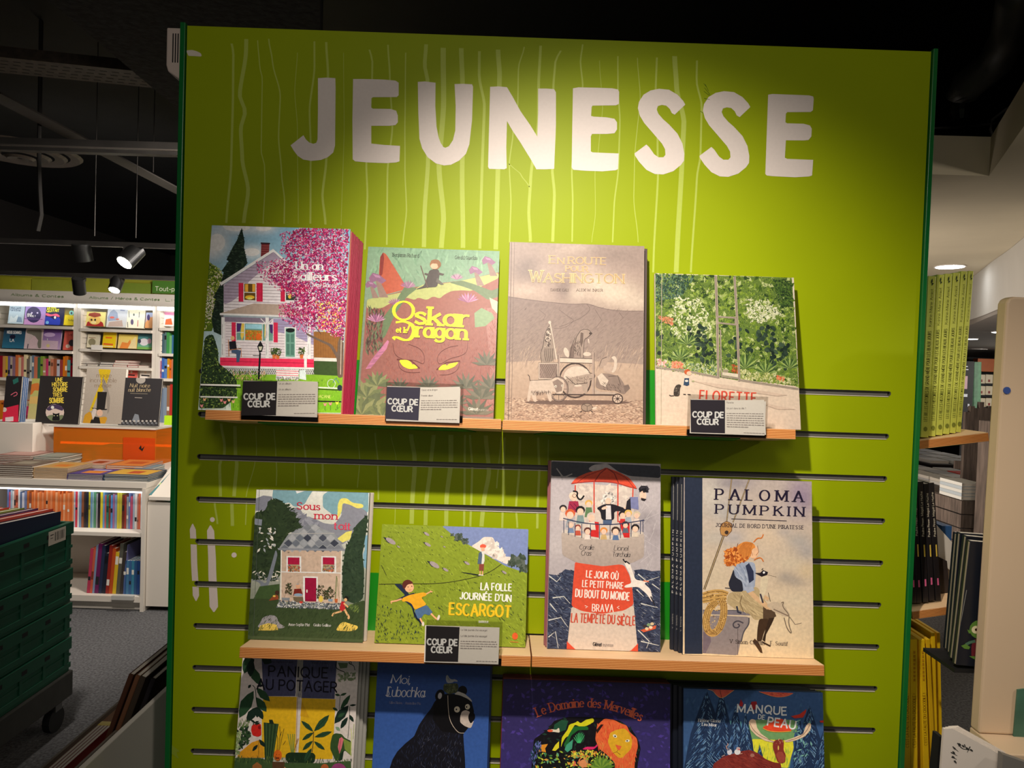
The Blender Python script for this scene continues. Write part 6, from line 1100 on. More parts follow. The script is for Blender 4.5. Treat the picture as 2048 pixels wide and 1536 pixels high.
o = MB().box(X(183, YU-.03), X(205, YU-.03), YU-.03, YU-.022, Z(194, 700, YU), Z(194, 690, YU)).build('price_card', mat('paper_white', (236, 232, 224), .6)); tag(o, 'blank white price card on the second wall unit shelf', 'sign')
# spines
mixc = [(150, 20, 40), (206, 150, 90), (206, 170, 50), (110, 100, 150), (190, 170, 150), (140, 110, 130), (206, 110, 60), (220, 200, 160), (200, 120, 110), (230, 214, 170), (120, 110, 100), (190, 196, 190), (110, 130, 150), (206, 120, 90), (60, 110, 80), (130, 160, 60), (190, 140, 110), (206, 60, 110), (180, 160, 130), (206, 130, 100), (160, 90, 60), (190, 190, 200), (150, 60, 60), (214, 120, 20), (190, 110, 40), (90, 150, 150)]
row(X(0, YU)-.02, X(146, YU)-.01, YU+.03, b1[2], .235, mixc, 'on the first wall unit\'s third shelf', 'spines on the first wall unit', (.02, .034), .2, .18)
row(X(322, YU), X(352, YU)+.08, YU+.03, b3[1], .22, [(70, 96, 110), (90, 120, 120), (70, 150, 80), (120, 180, 120), (60, 110, 160), (190, 190, 150), (214, 120, 60), (206, 80, 60)], 'on the third wall unit\'s second shelf', 'spines on the third wall unit', (.02, .03), .2, .2)
row(X(316, YU), X(352, YU)+.08, YU+.03, b3[2], .21, [(150, 80, 120), (60, 100, 180), (90, 130, 190), (206, 150, 30), (226, 110, 30), (190, 120, 90), (180, 30, 30), (206, 90, 60)], 'on the third wall unit\'s third shelf', 'spines on the third wall unit', (.02, .032), .2, .2)
row(X(320, YU), X(352, YU)+.08, YU+.03, b3[3], .40, [(110, 126, 150), (130, 146, 166), (150, 110, 80), (190, 50, 40), (206, 110, 90), (120, 60, 50)], 'on the third wall unit\'s fourth shelf', 'spines on the third wall unit', (.025, .036), .2, .2)
# flat books on the nearly empty shelf
def flat(name, x0, x1, y0, y1, z, t, col, label, group, rz=0, w=None):
    e = link('book', UB, None, color=col); cx, cy = (x0+x1)/2, (y0+y1)/2
    e.matrix_world = Matrix.Translation((cx, cy, z+.0004)) @ Matrix.Rotation(rz, 4, 'Z') @ Matrix.Translation((-(x1-x0)/2, -(y1-y0)/2, 0)) @ Matrix(((1, 0, 0, 0), (0, 0, 1, 0), (0, 1, 0, 0), (0, 0, 0, 1))) @ Matrix.Diagonal((x1-x0, t-.0006, y1-y0, 1))
    return tag(e, label, 'book', group)
for i, (a, b, c, n) in enumerate(((153, 172, (70, 54, 50), 2), (176, 194, (120, 100, 90), 1), (200, 226, (40, 40, 46), 2), (228, 255, (206, 140, 130), 3), (257, 276, (190, 80, 80), 1), (279, 296, (206, 180, 170), 1))):
    for k in range(n):
        cc = (c[0], c[1], c[2]) if k % 2 == 0 else tuple(min(235, v+70) for v in c)
        flat('book', X(a, YU+.02)+.01*k, X(b, YU+.02)+.012*k, YU+.02, YU+.24, b2[2]+.022*k, .021, cc, f'{cname(cc)} book flat on the bare wall shelf, {ordn(i)} pile, {["bottom", "middle", "top"][k]} layer', 'flat books on the bare wall shelf')
for (l, t, r, b, c, lb) in ((1385, 1420, 1500, 1560, (200, 90, 80), 'coral book under the bare wall shelf, left of the white one'), (1530, 1425, 1662, 1560, (216, 206, 196), 'white book with black drawings under the bare wall shelf'), (850, 1410, 905, 1560, (170, 70, 76), 'red book under the bare wall shelf, beside the unit divider')):
    fb(l, t, r, b, c, lb, [('f', c), ('l', [(l+20, t+60), (r-20, t+66)], 14, (30, 28, 30)), ('e', (l+r)/2, t+30, 12, 12, (226, 190, 170))])
row(X(-20, YU), X(150, YU), YU+.04, .75, .3, mixc[::-1], 'on the first wall unit\'s lowest shelf', 'spines on the first wall unit', (.03, .05), .2, .2)

# ------------------------------------------------ low lit cabinet with book tables (middle distance)
YL = 2.8
zl = Z(150, 961, YL); xr = X(290, YL, 1100)
cab = tag(empty('low_cabinet', (xr, YL, 0)), 'low white lit bookcase with two shelves of spines', 'bookcase')
x0, w = X(-70, YL, 1100)-xr, 0
def zz(py, px=220): return Z(px, py, YL)
MB().box(x0, 0, .0, 1.0, zl-.035, zl).build('top_board', LW, cab); MB().box(x0, -.02, .004, .03, zl-.055, zl-.036).build('fascia', mat('grey_fascia', (180, 172, 160), .5), cab)
MB().box(-.022, -.001, -.006, .99, 0, zl-.036).build('side_panel', LW, cab); MB().box(x0, x0+.02, 0, .99, 0, zl-.036).build('side_panel', LW, cab)
MB().box(x0+.02, -.0225, .42, .44, .05, zl-.036).build('back_panel', LW, cab)
zs1, zs2 = zz(1065), zz(1191)
MB().box(x0+.021, -.023, .0, .41, zs1-.022, zs1).build('shelf_board', LW, cab); MB().box(x0+.021, -.023, -.01, .41, zs2-.035, zs2).build('shelf_board', LW, cab)
MB().box(x0+.021, -.023, .02, .04, .004, zs2-.037).build('plinth', LW, cab)
MB().box(x0+.03, -.03, .03, .07, zl-.07, zl-.056).build('light_tube', mat('light_tube_low', (245, 250, 255), .4, emit=3), cab)
tr = MB().box(X(228, YL, 1190)-xr, X(271, YL, 1190)-xr, -.03, -.0105, zz(1197, 250), zz(1189, 250)).build('label_rail', mat('rail_grey', (190, 190, 186), .4), cab)
for k in range(16):
    MB().box(-.0235, -.0228, .012, .02, zz(1012+k*11.2, 281)-.001, zz(1012+k*11.2, 281)+.002).build('peg_hole', BLACK, cab)
c1 = [(110, 130, 190), (200, 90, 120), (170, 190, 210), (230, 224, 220), (206, 130, 110), (220, 110, 80), (230, 230, 230), (90, 110, 150), (214, 210, 220), (120, 130, 170), (196, 110, 50), (150, 80, 60)]+[(226, 120, 60), (230, 140, 90), (222, 110, 50), (236, 160, 110)]*5+[(190, 200, 214), (214, 60, 80), (226, 226, 230), (120, 150, 190), (150, 90, 60), (60, 50, 50), (40, 44, 60), (206, 196, 60), (120, 160, 200), (150, 190, 196), (90, 150, 110), (160, 160, 166), (50, 40, 50), (226, 210, 60), (110, 160, 210), (206, 100, 100), (60, 130, 110), (140, 70, 50), (90, 150, 210), (170, 110, 150), (140, 160, 190), (206, 196, 60), (200, 190, 70), (110, 50, 40), (160, 60, 50), (150, 160, 170)]
row(X(-10, YL, 1030), X(282, YL, 1030)-.024, YL+.1, zs1, .236, c1, 'on the low bookcase\'s lit shelf', 'thin spines on the lit low shelf', (.009, .0165), .2, .16)
row(X(168, YL, 1130), X(243, YL, 1130), YL+.03, zs2, .31, [(190, 60, 90), (206, 96, 70), (130, 150, 180), (110, 30, 90), (40, 50, 80), (30, 34, 50), (150, 40, 30), (190, 80, 30), (214, 180, 40), (90, 90, 80), (60, 54, 50), (110, 110, 160)], 'on the low bookcase\'s bottom shelf', 'leaning spines on the bottom low shelf', (.013, .024), .2, .22, lean=.07)
row(X(241, YL, 1150), X(276, YL, 1150), YL+.03, zs2, .205, [(50, 90, 140), (70, 120, 160), (60, 100, 150), (60, 130, 160), (50, 90, 140), (40, 80, 150)], 'of the blue paperback set on the bottom low shelf', 'blue paperback set', (.014, .018), .15, 0)
# leaning display books behind the lit row
Q = (0, 960, 5.12)
standing((22, 972, 112, 1000), YL+.28, .01, (206, 70, 84), 'red and green book lying at the back of the lit shelf', 'books at the back of the lit shelf', Q, art_simple([('f', (206, 220, 190)), ('e', 320, 110, 150, 60, (206, 60, 80))]), 4)
standing((165, 974, 240, 1000), YL+.28, .01, (216, 90, 84), 'coral red magazine at the back of the lit shelf', 'books at the back of the lit shelf', Q, art_simple([('f', (214, 90, 84))]), 4)
# box at the right end with a sloping tray
eb = tag(empty('end_display', (xr+.004, YL, 0)), 'plain white end box beside the low bookcase', 'display box')
xe = X(352, YL, 1100)-xr-.004
MB().box(0, xe+.2, .012, .6, .03, zz(1005, 300)).build('box_body', LW, eb); MB().box(.01, xe+.2, .05, .55, 0, .03).build('plinth', BLACK, eb)
m = MB(); za = zz(1000, 300); m.prism([(.0, za), (.34, za), (.34, za+.19), (.32, za+.19), (0, za+.02)], 'x', .012, xe+.19); m.build('sloping_tray', LW, eb)
def tray_art(A):
    A.fill((70, 124, 120), (64, 110, 116)); A.poly("1615 1140 1660 1130 1780 1370 1900 1536 1860 1536 1740 1360", (150, 170, 110)); A.ell(1830, 1400, 70, 90, (40, 36, 84)); A.ell(1835, 1385, 14, 24, (200, 200, 210)); A.text('LES', 1710, 1165, 1755, 1166, 22, (120, 170, 150), .2); A.text('PORTES', 1735, 1205, 1830, 1215, 34, (60, 90, 110), .2); A.ell(1850, 1480, 30, 26, (190, 120, 60))
M = Matrix.Translation((X(302, YL+.03, 930), YL+.012, za+.03)) @ Matrix.Rotation(math.radians(16), 4, 'Y') @ Matrix.Rotation(-math.radians(62), 4, 'X')
e = tag(empty('picture_book', M=M), 'teal picture book with a dark blue bird on the sloping end tray', 'book'); book_parts(.16, .30, .01, e, (70, 120, 110)); A = Art(M, .16, .30, 0, 720, 5.486, gain=1.3, base=4e-4, step=1e-4); tray_art(A); A.build('cover_print', MATTE, e)

# stacks lying on the cabinet top
def stack(px0, px1, y0, dep, n, t, col, name, group, rz=0, top=None, py=940, zb=None):
    xa, xb = X(px0, y0, py), X(px1, y0, py); zb = zl if zb is None else zb
    for k in range(n):
        j = random.uniform(-.004, .004)
        o = flat('book', xa+j, xb+j, y0+random.uniform(0, .004), y0+dep, zb+k*t, t, col if isinstance(col, tuple) else col[k % len(col)], f'{name}, {ordn(k)} from the bottom of its pile', group, rz)
    if top:
        A = Art(Matrix.Translation((0, 0, 0)), 1, 1); A.v = []; A.f = []; A.c = []
        w, h = xb-xa, dep
        for (u0, v0, u1, v1, c) in top:
            k = len(A.v); A.v += [(u0, v0, 1.0+.02*k/40), (u1, v0, 1.0+.02*k/40), (u1, v1, 1.+.02*k/40), (u0, v1, 1.+.02*k/40)]; A.f.append((k, k+1, k+2, k+3)); A.c += [lin(c, 1.1)]*4
        me = mesh('cover_print', A.v, A.f, MATTE); a = me.color_attributes.new('ink', 'FLOAT_COLOR', 'POINT'); a.data.foreach_set('color', [q for c in A.c for q in c])
        me.transform(Matrix(((1, 0, 0, 0), (0, 0, 1, 0), (0, 1, 0, 0), (0, 0, 0, 1)))); me.transform(Matrix.Diagonal((1, 1, 1, 1)))
        for v in me.vertices: v.co.y = -.02-(v.co.y-1.0)*.5 if 0 else 1.02+(v.co.y-1.0)*3
        link('cover_print', me, o)
    return o
TS = 'books lying on the near table top'
stack(-8, 64, YL+.02, .26, 6, .0125, (96, 76, 64), 'brown bound picture book with pale pages', TS, top=[(.08, .1, .9, .9, (110, 96, 80)), (.2, .3, .7, .7, (150, 140, 120))], py=950)
stack(66, 134, YL+.03, .26, 8, .0082, (196, 160, 110), 'sand coloured picture book', TS, top=[(.1, .1, .9, .9, (196, 150, 80)), (.3, .25, .75, .6, (206, 120, 40))], py=950)
stack(134, 205, YL+.02, .22, 4, .0092, (66, 56, 120), 'violet picture book with orange print', TS, top=[(.08, .1, .95, .9, (80, 60, 130)), (.25, .2, .8, .6, (214, 130, 50)), (.3, .68, .8, .82, (200, 190, 220))], py=950)
stack(207, 296, YL+.02, .24, 4, .0105, (64, 90, 110), 'slate blue picture book with a yellow cover panel', TS, top=[(.03, .06, .95, .85, (206, 160, 60)), (.4, .2, .7, .6, (180, 80, 40))], py=950)
stack(-10, 60, YL+.42, .26, 7, .011, (150, 100, 90), 'reddish picture book in the second line of piles', TS, top=[(.1, .1, .9, .9, (180, 140, 130))], py=930)
stack(66, 120, YL+.42, .24, 6, .012, (110, 124, 116), 'grey green picture book in the second line', TS, top=[(.1, .1, .9, .9, (140, 150, 140))], py=930)
stack(150, 205, YL+.33, .26, 4, .011, (190, 160, 140), 'pale picture book right before the orange box', TS, top=[(.1, .1, .9, .9, (196, 150, 130)), (.3, .3, .7, .7, (150, 60, 30))], py=930)
stack(212, 285, YL+.32, .28, 4, .012, (206, 120, 70), 'orange picture book right before the orange box', TS, top=[(.05, .05, .95, .95, (214, 130, 60)), (.3, .3, .8, .7, (190, 90, 40))], py=930)
stack(268, 300, YL+.3, .2, 3, .012, (120, 150, 160), 'pale blue book behind the slate blue pile', TS, py=935)
# orange acrylic riser with a white board and three dark books
OA = clear_mat('orange_acrylic', (255, 176, 60), .3, .1); OA2 = clear_mat('red_orange_acrylic', (255, 110, 40), .5, .12)
YO = YL+.66
ox0, ox1 = X(107, YO, 890), X(312, YO, 890); oz1 = Z(200, 853, YO)
br = tag(empty('acrylic_riser', (ox0, YO, zl)), 'see-through orange acrylic box under a white board', 'display stand')
W_o = ox1-ox0; H_o = oz1-zl
MB().box(0, W_o, 0, .004, .0, H_o-.012).build('front_pane', OA, br); MB().box(0, .004, .0045, .25, 0, H_o-.012).build('side_pane', OA, br); MB().box(W_o-.004, W_o, .0045, .25, 0, H_o-.012).build('side_pane', OA, br); MB().box(0, W_o, .2505, .2545, 0, H_o-.012).build('rear_pane', OA, br)
MB().box(-.03, W_o+.0, -.01, .26, H_o-.011, H_o).build('white_board', LW, br)
px = X(247, YO, 890)-ox0
MB().box(px, W_o-.006, -.006, -.001, .02, H_o-.07).build('red_panel', OA2, br)
m = MB(); m.prism([(px+.11, .12), (px+.125, .14), (px+.13, .115), (px+.15, .135), (px+.135, .1)], 'y', -.008, -.0065); m.build('bird_mark', BLACK, br)
for i in range(5): flat('book', ox0+.03, ox0+.24, YO+.02, YO+.2, zl+.018*i, .0175, [(120, 60, 40), (190, 170, 140)][i % 2], f'book inside the orange box, left pile, {ordn(i)} from the bottom', 'books inside the orange box')
for i in range(6): flat('book', ox0+.28, ox0+.52, YO+.02, YO+.2, zl+.02*i, .0195, [(190, 150, 100), (100, 60, 50)][i % 2], f'book inside the orange box, right pile, {ordn(i)} from the bottom', 'books inside the orange box')
C3 = (0, 720, 5.486)
def db(l, t, r, b, col, label, shapes, th=.016, y=YO+.03, **k): return fb(l, t, r, b, col, label, shapes, th, y, C3, 8, grp='books standing on the orange box', sc=5.486, oy=720, **k)
db(390, 185, 860, 705, (38, 34, 34), 'black picture book with yellow title and a cat before the moon', [('f', (40, 36, 36)), ('t', 'UNE', 612, 235, 688, 236, 40, (214, 190, 70), .2), ('t', 'HISTOIRE', 575, 290, 742, 288, 42, (214, 190, 70), .2), ('t', 'SOMBRE', 585, 346, 738, 346, 44, (214, 190, 70), .2), ('t', 'TRÈS', 582, 402, 680, 398, 40, (214, 190, 70), .2), ('t', 'SOMBRE', 545, 470, 700, 468, 52, (214, 190, 70), .2), ('e', 604, 575, 102, 92, (206, 186, 176)), ('p', "505 540 560 490 640 485 700 530 690 560 600 530 540 560", (70, 56, 84)), ('p', "510 620 560 600 640 610 700 600 690 640 650 668 560 668", (110, 120, 90)), ('p', "570 665 585 610 578 575 600 590 635 590 655 575 652 610 660 665", (24, 22, 26)), ('e', 596, 612, 6, 5, (206, 206, 160)), ('e', 632, 612, 6, 5, (206, 206, 160)), ('e', 578, 520, 18, 18, (226, 220, 210))])
db(900, 100, 1335, 705, (166, 158, 146), 'grey picture book with a top-hatted man and a yellow swirl', [('f', (172, 162, 150), (158, 148, 136)), ('p', "1080 100 1220 105 1160 300 1060 420 1010 560 980 560 1040 400 1110 240", (200, 170, 30)), ('p', "1130 180 1170 260 1210 420 1200 560 1180 600 1170 380 1120 300", (140, 132, 122)), ('p', "905 700 930 600 990 560 1030 640 1160 620 1180 640 1150 705", (190, 140, 40)), ('p', "1072 348 1175 352 1150 540 1060 535", (34, 32, 32)), ('p', "1005 522 1060 530 1180 538 1170 550 1060 548 1010 530", (34, 32, 32)), ('e', 1095, 580, 34, 38, (206, 170, 146)), ('p', "985 705 1000 660 1040 620 1090 630 1105 705", (30, 28, 28)), ('p', "1005 590 1030 530 1060 540 1050 600 1020 660", (196, 186, 180)), ('t', 'magie', 1062, 190, 1222, 192, 46, (120, 96, 60), .1, .05), ('t', 'incroyable', 990, 244, 1280, 246, 46, (120, 100, 80), .1, .05), ('t', 'monde', 1042, 300, 1220, 300, 44, (120, 96, 60), .1, .05)], th=.03)
db(1300, 205, 1740, 725, (44, 42, 44), 'black picture book with silver script and dark flowers along the bottom', [('f', (48, 46, 48)), ('e', 1545, 216, 52, 44, (160, 154, 146)), ('t', 'Nuit noire', 1425, 298, 1640, 302, 42, (190, 170, 130), .1, .05, 0, .2, 0, .2), ('t', 'nuit blanche', 1408, 348, 1650, 348, 42, (190, 170, 130), .1, .05, 0, .2, 0, .2), ('l', "1430 366 1620 372", 4, (150, 140, 120)), ('l', "1480 412 1560 416", 6, (170, 160, 150)), ('p', "1450 665 1480 590 1520 600 1535 670 1500 690", (120, 126, 134))]+[('e', 1310+i*15, 690+math.sin(i*2.1)*22, 13, 11, [(110, 112, 116), (70, 72, 76), (170, 166, 160)][i % 3]) for i in range(28)])
fb(30, 180, 205, 680, (30, 28, 30), 'black and red picture book beside the blue-spined copies at the far left', [('f', (36, 32, 34)), ('p', "28 530 80 520 205 490 200 682 20 690", (206, 40, 70)), ('l', "120 385 180 345 195 380 150 400", 8, (214, 100, 120)), ('p', "140 220 200 190 205 240 150 270", (40, 100, 90)), ('e', 50, 545, 26, 26, (206, 190, 180)), ('p', "60 630 150 620 150 670 60 680", (222, 200, 200))], th=.012, y=YL+.62, crop=C3, lean=6, grp='dark display books at the left edge', oy=720)
for k in range(4): standing((12+k*3.4, 753+k, 39+k*3.4, 845), YL+.635+.013*k, .011, (56, 92, 140), f'blue copy behind the black and red book, {ordn(k)} from it', 'blue copies at the far left', lean=6)
MB_ = tag(MB().box(X(-40, YL+.6, 850), X(66, YL+.6, 850), YL+.60, YL+.9, zl+.0005, Z(20, 844.5, YL+.62)).build('white_riser', LW, bevel=.003), 'white riser under the black and red book at the left edge', 'display stand')
# a farther low unit
YF = 4.8; zf = Z(60, 869, YF)
fu = tag(empty('far_low_cabinet', (X(-80, YF, 880), YF, 0)), 'second low lit cabinet between the table and the wall units', 'bookcase'); wf = X(352, YF, 880)-X(-80, YF, 880)
MB().box(0, wf, 0, .6, zf-.05, zf).build('top_board', LW, fu); MB().box(0, .03, .01, .6, 0, zf-.051).build('side_panel', LW, fu); MB().box(wf-.03, wf, .01, .6, 0, zf-.051).build('side_panel', LW, fu); MB().box(.03, wf-.03, .4, .42, 0, zf-.051).build('back_panel', LW, fu); MB().box(.031, wf-.031, .01, .39, zf-.27, zf-.245).build('shelf_board', LW, fu)
MB().box(.05, wf-.05, .03, .06, zf-.075, zf-.052).build('light_tube', MATS['light_tube_low'], fu)
row(X(22, YF, 890), X(84, YF, 890), YF+.03, zf-.245, .15, [(206, 210, 220), (90, 110, 140), (220, 220, 226), (120, 140, 170)], 'in the far low cabinet', 'pale spines in the far low cabinet', (.016, .022), .15, .05)
row(X(86, YF, 890), X(108, YF, 890), YF+.03, zf-.245, .15, [(120, 160, 206), (170, 200, 226)], 'of the blue set in the far low cabinet', 'blue spines in the far low cabinet', (.024, .03), .15, .05)
FS = 'books lying on the far low cabinet'
stack(2, 40, YF+.05, .3, 3, .02, (190, 110, 96), 'coral book lying flat on the far cabinet', FS, py=855, zb=zf)
stack(44, 82, YF+.02, .3, 4, .022, (206, 214, 190), 'pale green book lying flat on the far cabinet', FS, py=855, zb=zf)
stack(316, 344, YF+.02, .3, 3, .03, (150, 140, 170), 'mauve book flat on the far cabinet', FS, py=855, zb=zf)
fb(288, 210, 430, 785, (150, 130, 80), 'yellow-green book with an orange horse standing on the far cabinet', [('f', (170, 170, 90), (196, 180, 130)), ('p', "300 390 310 300 360 260 430 250 430 340 380 330 350 380", (196, 110, 50)), ('p', "290 400 430 400 425 480 290 480", (206, 170, 100))], th=.02, y=YF+.18, crop=C3, grp='books standing on the far low cabinet', oy=720)
fb(1800, 615, 1912, 778, (150, 190, 30), 'lime green boxed game on the far cabinet beside the panel', [('f', (160, 200, 30))], th=.06, y=YF+.35, crop=C3, grp='books standing on the far low cabinet', oy=720, lean=2)

# ------------------------------------------------ stacked green crates on a dolly
CR_ = mat('dark_green_plastic', (24, 80, 58), .42, noise=.12, nscale=6)
def crate(x1, y1, z0, L, Wd, H, label, open_=False):
    e = tag(empty('stacking_crate', (x1-Wd/2, y1-L/2, z0)), label, 'crate', 'green stacking crates on the dolly')
    a, b = Wd/2, L/2; t = .012; i = .007
    MB().box(-a+i, a-i, -b+i, b-i, 0, .012).build('base', CR_, e)
    m = MB()
    m.box(a-i-t, a-i, -b+i, b-i, .012, H-.002); m.box(-a+i, -a+i+t, -b+i, b-i, .012, H-.002); m.box(-a+i+t, a-i-t, -b+i, -b+i+t, .012, H-.002); m.box(-a+i+t, a-i-t, b-i-t, b-i, .012, H-.002)
    m.build('wall', CR_, e)
    for z, h, o in ((H-.052, .05, 0), (.012, .022, .003), (H*.42, .012, .004)):
        m = MB(); m.box(a-i, a-o, -b, b, z, z+h); m.box(-a+o, -a+i, -b, b, z, z+h); m.box(-a+i, a-i, -b+o, -b+i, z, z+h); m.box(-a+i, a-i, b-i, b-o, z, z+h); m.build('rim', CR_, e, bevel=.002)
    for k in range(5):
        y = -b+.03+k*(L-.075)/4
        for s in (1, -1):
            xx = sorted((s*(a-i), s*(a-.002))); MB().box(xx[0], xx[1], y, y+.016, .035, H-.053).build('rib', CR_, e)
    for y in (-.13, .0, .13):
        MB().box(a-.0004, a+.0006, y, y+.03, H-.038, H-.022).build('slot_hole', BLACK, e)
    return e
cx1 = -1.775; cy1 = 1.48
heights = []
zc = .236; Hc = .142
for i in range(4):
    if i == 3: ZTC = zc+3*(Hc+.0015); Hc = .19
    lb = ['green plastic crate at the bottom of the stack on the dolly', 'green plastic crate, second from the bottom of the stack', 'green plastic crate, third up, with a pale scratch', 'green plastic crate on top of the stack, holding books, with a barcode label'][i]
    c = crate(cx1, cy1, ZTC if i == 3 else zc+i*(Hc+.0015), .6, .4, Hc, lb)
ztop = ZTC+Hc
# barcode label on the top crate
lz = ztop-.045
lab = MB().box(.2001, .2008, .14, .245, .125, .18).build('barcode_label', mat('label_paper', (196, 186, 172), .6, noise=.06, nscale=60), c)
for k in range(13): MB().box(.2009, .2011, .178+k*.0046, .178+k*.0046+random.choice([.001, .0016, .0028]), .137, .171).build('bar', BLACK, lab)
MB().box(.2009, .2011, .150, .170, .163, .166).build('bar', BLACK, lab); MB().box(.2009, .2011, .150, .166, .151, .153).build('bar', BLACK, lab)
d = tag(empty('crate_dolly', (cx1-.2, cy1-.3, 0)), 'dark wheeled dolly carrying the green crates', 'dolly')
MB().box(-.205, .205, -.305, .305, .13, .2355).build('deck', mat('dolly_grey', (52, 52, 48), .6, noise=.15), d, bevel=.006)
for sx in (-.16, .16):
    for sy in (-.25, .25):
        wh = MB().tube([(sx-.014, sy, .05), (sx+.014, sy, .05)], .05, 16).build('wheel', BLACK, d); MB().box(sx-.022, sx+.022, sy-.02, sy+.02, .088, .1295).build('fork', mat('steel', (120, 120, 118), .35, .8), wh)
# books in the top crate (spines toward the viewer)
bx = cx1-.03; z0 = ztop-Hc+.014
for i, (c_, t, lb) in enumerate((((28, 36, 60), .03, 'navy book with gold lettering, nearest the crate side'), ((190, 60, 40), .027, 'red book in the crate, next to the navy one'), ((186, 66, 40), .03, 'red orange book in the crate, right of the purple pair'), ((84, 36, 84), .026, 'purple book in the crate, right one of the pair'), ((80, 34, 80), .026, 'purple book in the crate, left one of the pair'), ((120, 130, 40), .028, 'olive green book in the crate'), ((110, 80, 60), .03, 'brown book in the crate behind the red tall one'), ((190, 70, 50), .032, 'tall red book in the crate with a gold pattern'), ((40, 30, 36), .034, 'dark book at the left of the crate'))):
    bx -= t+.002; hh = .238+.01*(i % 2)
    M = Matrix.Translation((bx+t, cy1-.43, z0+.03)) @ Matrix.Rotation(math.radians(-4), 4, 'X') @ Matrix.Rotation(math.pi/2, 4, 'Z') @ Matrix.Diagonal((.38, t, hh-.02, 1))
    o = link('book', UB, None, color=c_); o.matrix_world = M; tag(o, lb, 'book', 'hardbacks in the top crate')
    p = MB().box(-.006, -.0045, .35, .65, .35, .8).build('spine_title', COVER, o); p.color = lin((206, 180, 120))
MM = Matrix.Translation((cx1-.03+.0005, cy1-.40, z0)) @ Matrix.Rotation(math.pi/2, 4, 'Z') 
# ------------------------------------------------ bin beside the panel at the lower left
XB = -.795
BRB = mat('brown_board', (150, 116, 92), .7, noise=.08)
bn = tag(empty('side_bin', (XB, .1, 0)), 'cream and brown floor bin beside the panel, lower left', 'bin')
MB().box(0, .012, -.22, .40, 0, .762).build('side_board', WHITE, bn, bevel=.002)
MB().box(-.215, -.001, -.12, .52, .60, .612).build('inner_shelf', BRB, bn)
MB().box(-.222, -.2155, -.12, .52, 0, .622).build('far_board', mat('grey_lip', (120, 110, 98), .6), bn)
MB().box(-.105, -.099, -.12, .13, .6125, .665).build('divider', mat('grey_lip', (120, 110, 98)), bn)
for i, (c_, x_, y_, zt_, tt, wd) in enumerate((((84, 52, 38), -.862, .235, .79, .011, .30), ((120, 82, 58), -.848, .237, .787, .010, .30), ((66, 56, 46), -.836, .24, .782, .014, .30), ((34, 32, 36), -.818, .25, .775, .010, .30))):
    zb_ = .6135; h_ = (zt_-zb_)/math.cos(math.radians(19)); xb_ = x_-h_*math.sin(math.radians(19))
    M = Matrix.Translation((xb_, y_, zb_+.004)) @ Matrix.Rotation(math.radians(19), 4, 'Y') @ Matrix.Rotation(math.pi/2, 4, 'Z') @ Matrix.Diagonal((wd, tt, h_, 1))
    o = link('framed_board', UB, None, color=c_); o.matrix_world = M; tag(o, ['dark brown framed board leaning outermost in the bin', 'tan framed board leaning second in the bin', 'grey brown framed board leaning third in the bin', 'black framed board leaning against the bin side'][i], 'board', 'large boards leaning in the side bin')
for i in range(4):
    o = link('book', UB, None, color=(120, 34, 34)); o.matrix_world = Matrix.Translation((XB-.155-.0085*i, -.05, .6125)) @ Matrix.Rotation(math.pi/2, 4, 'Z') @ Matrix.Diagonal((.37, .0078, .024, 1)); tag(o, f'dark red booklet with a yellow end in the bin, {ordn(i)} from the panel', 'book', 'red booklets in the side bin')
    p = MB().box(.955, 1.003, -.04, 1.04, .0, 1.02).build('spine_end', COVER, o); p.color = lin((206, 180, 20))

# ------------------------------------------------ ceiling void, left
DK = mat('dark_steel', (42, 40, 38), .5, .3, noise=.2, nscale=8); RAIL = mat('rail_edge', (60, 56, 52), .5, .2)
def bar(name, p, q, wy, wz, m, label, cat, group=None):
    p, q = Vector(p), Vector(q); d = (q-p).normalized(); s = d.cross(Vector((0, 0, 1))).normalized(); u = s.cross(d)
    M = Matrix(((d.x, s.x, u.x, p.x), (d.y, s.y, u.y, p.y), (d.z, s.z, u.z, p.z), (0, 0, 0, 1)))
    o = MB().box(0, (q-p).length, -wy/2, wy/2, -wz/2, wz/2).build(name, m, M=M); return tag(o, label, cat, group)
zc_ = 3.0
bar('ceiling_rail', W(-60, 287, z=2.72), W(420, 302, z=2.72), .05, .07, DK, 'long dark ceiling rail with a pale lower edge', 'rail')
bar('rail_edge_strip', W(-60, 287.5, z=2.68)-Vector((0, .0, 0)), W(420, 303, z=2.68), .012, .008, RAIL, 'thin pale strip along the long dark ceiling rail', 'trim')
bar('diagonal_strut', W(-20, 185, z=2.95), W(390, 400, z=2.95), .12, .01, mat('strut_grey', (50, 46, 43), .6, noise=.1), 'grey diagonal strut crossing the dark ceiling', 'strut')
# perforated duct
p0, p1 = W(-40, 115, z=2.9), W(300, 150, z=2.9)
du = bar('perforated_beam', p0, p1, .20, .05, mat('perforated_metal', (70, 60, 50), .6, noise=.35, nscale=30), 'brownish perforated ceiling beam', 'beam')
for r in range(4):
    for k in range(24): MB().box(.04+k*.052+(r % 2)*.02, .07+k*.052+(r % 2)*.02, -.075+r*.042, -.066+r*.042, -.0258, -.0252).build('slot_hole', BLACK, du)
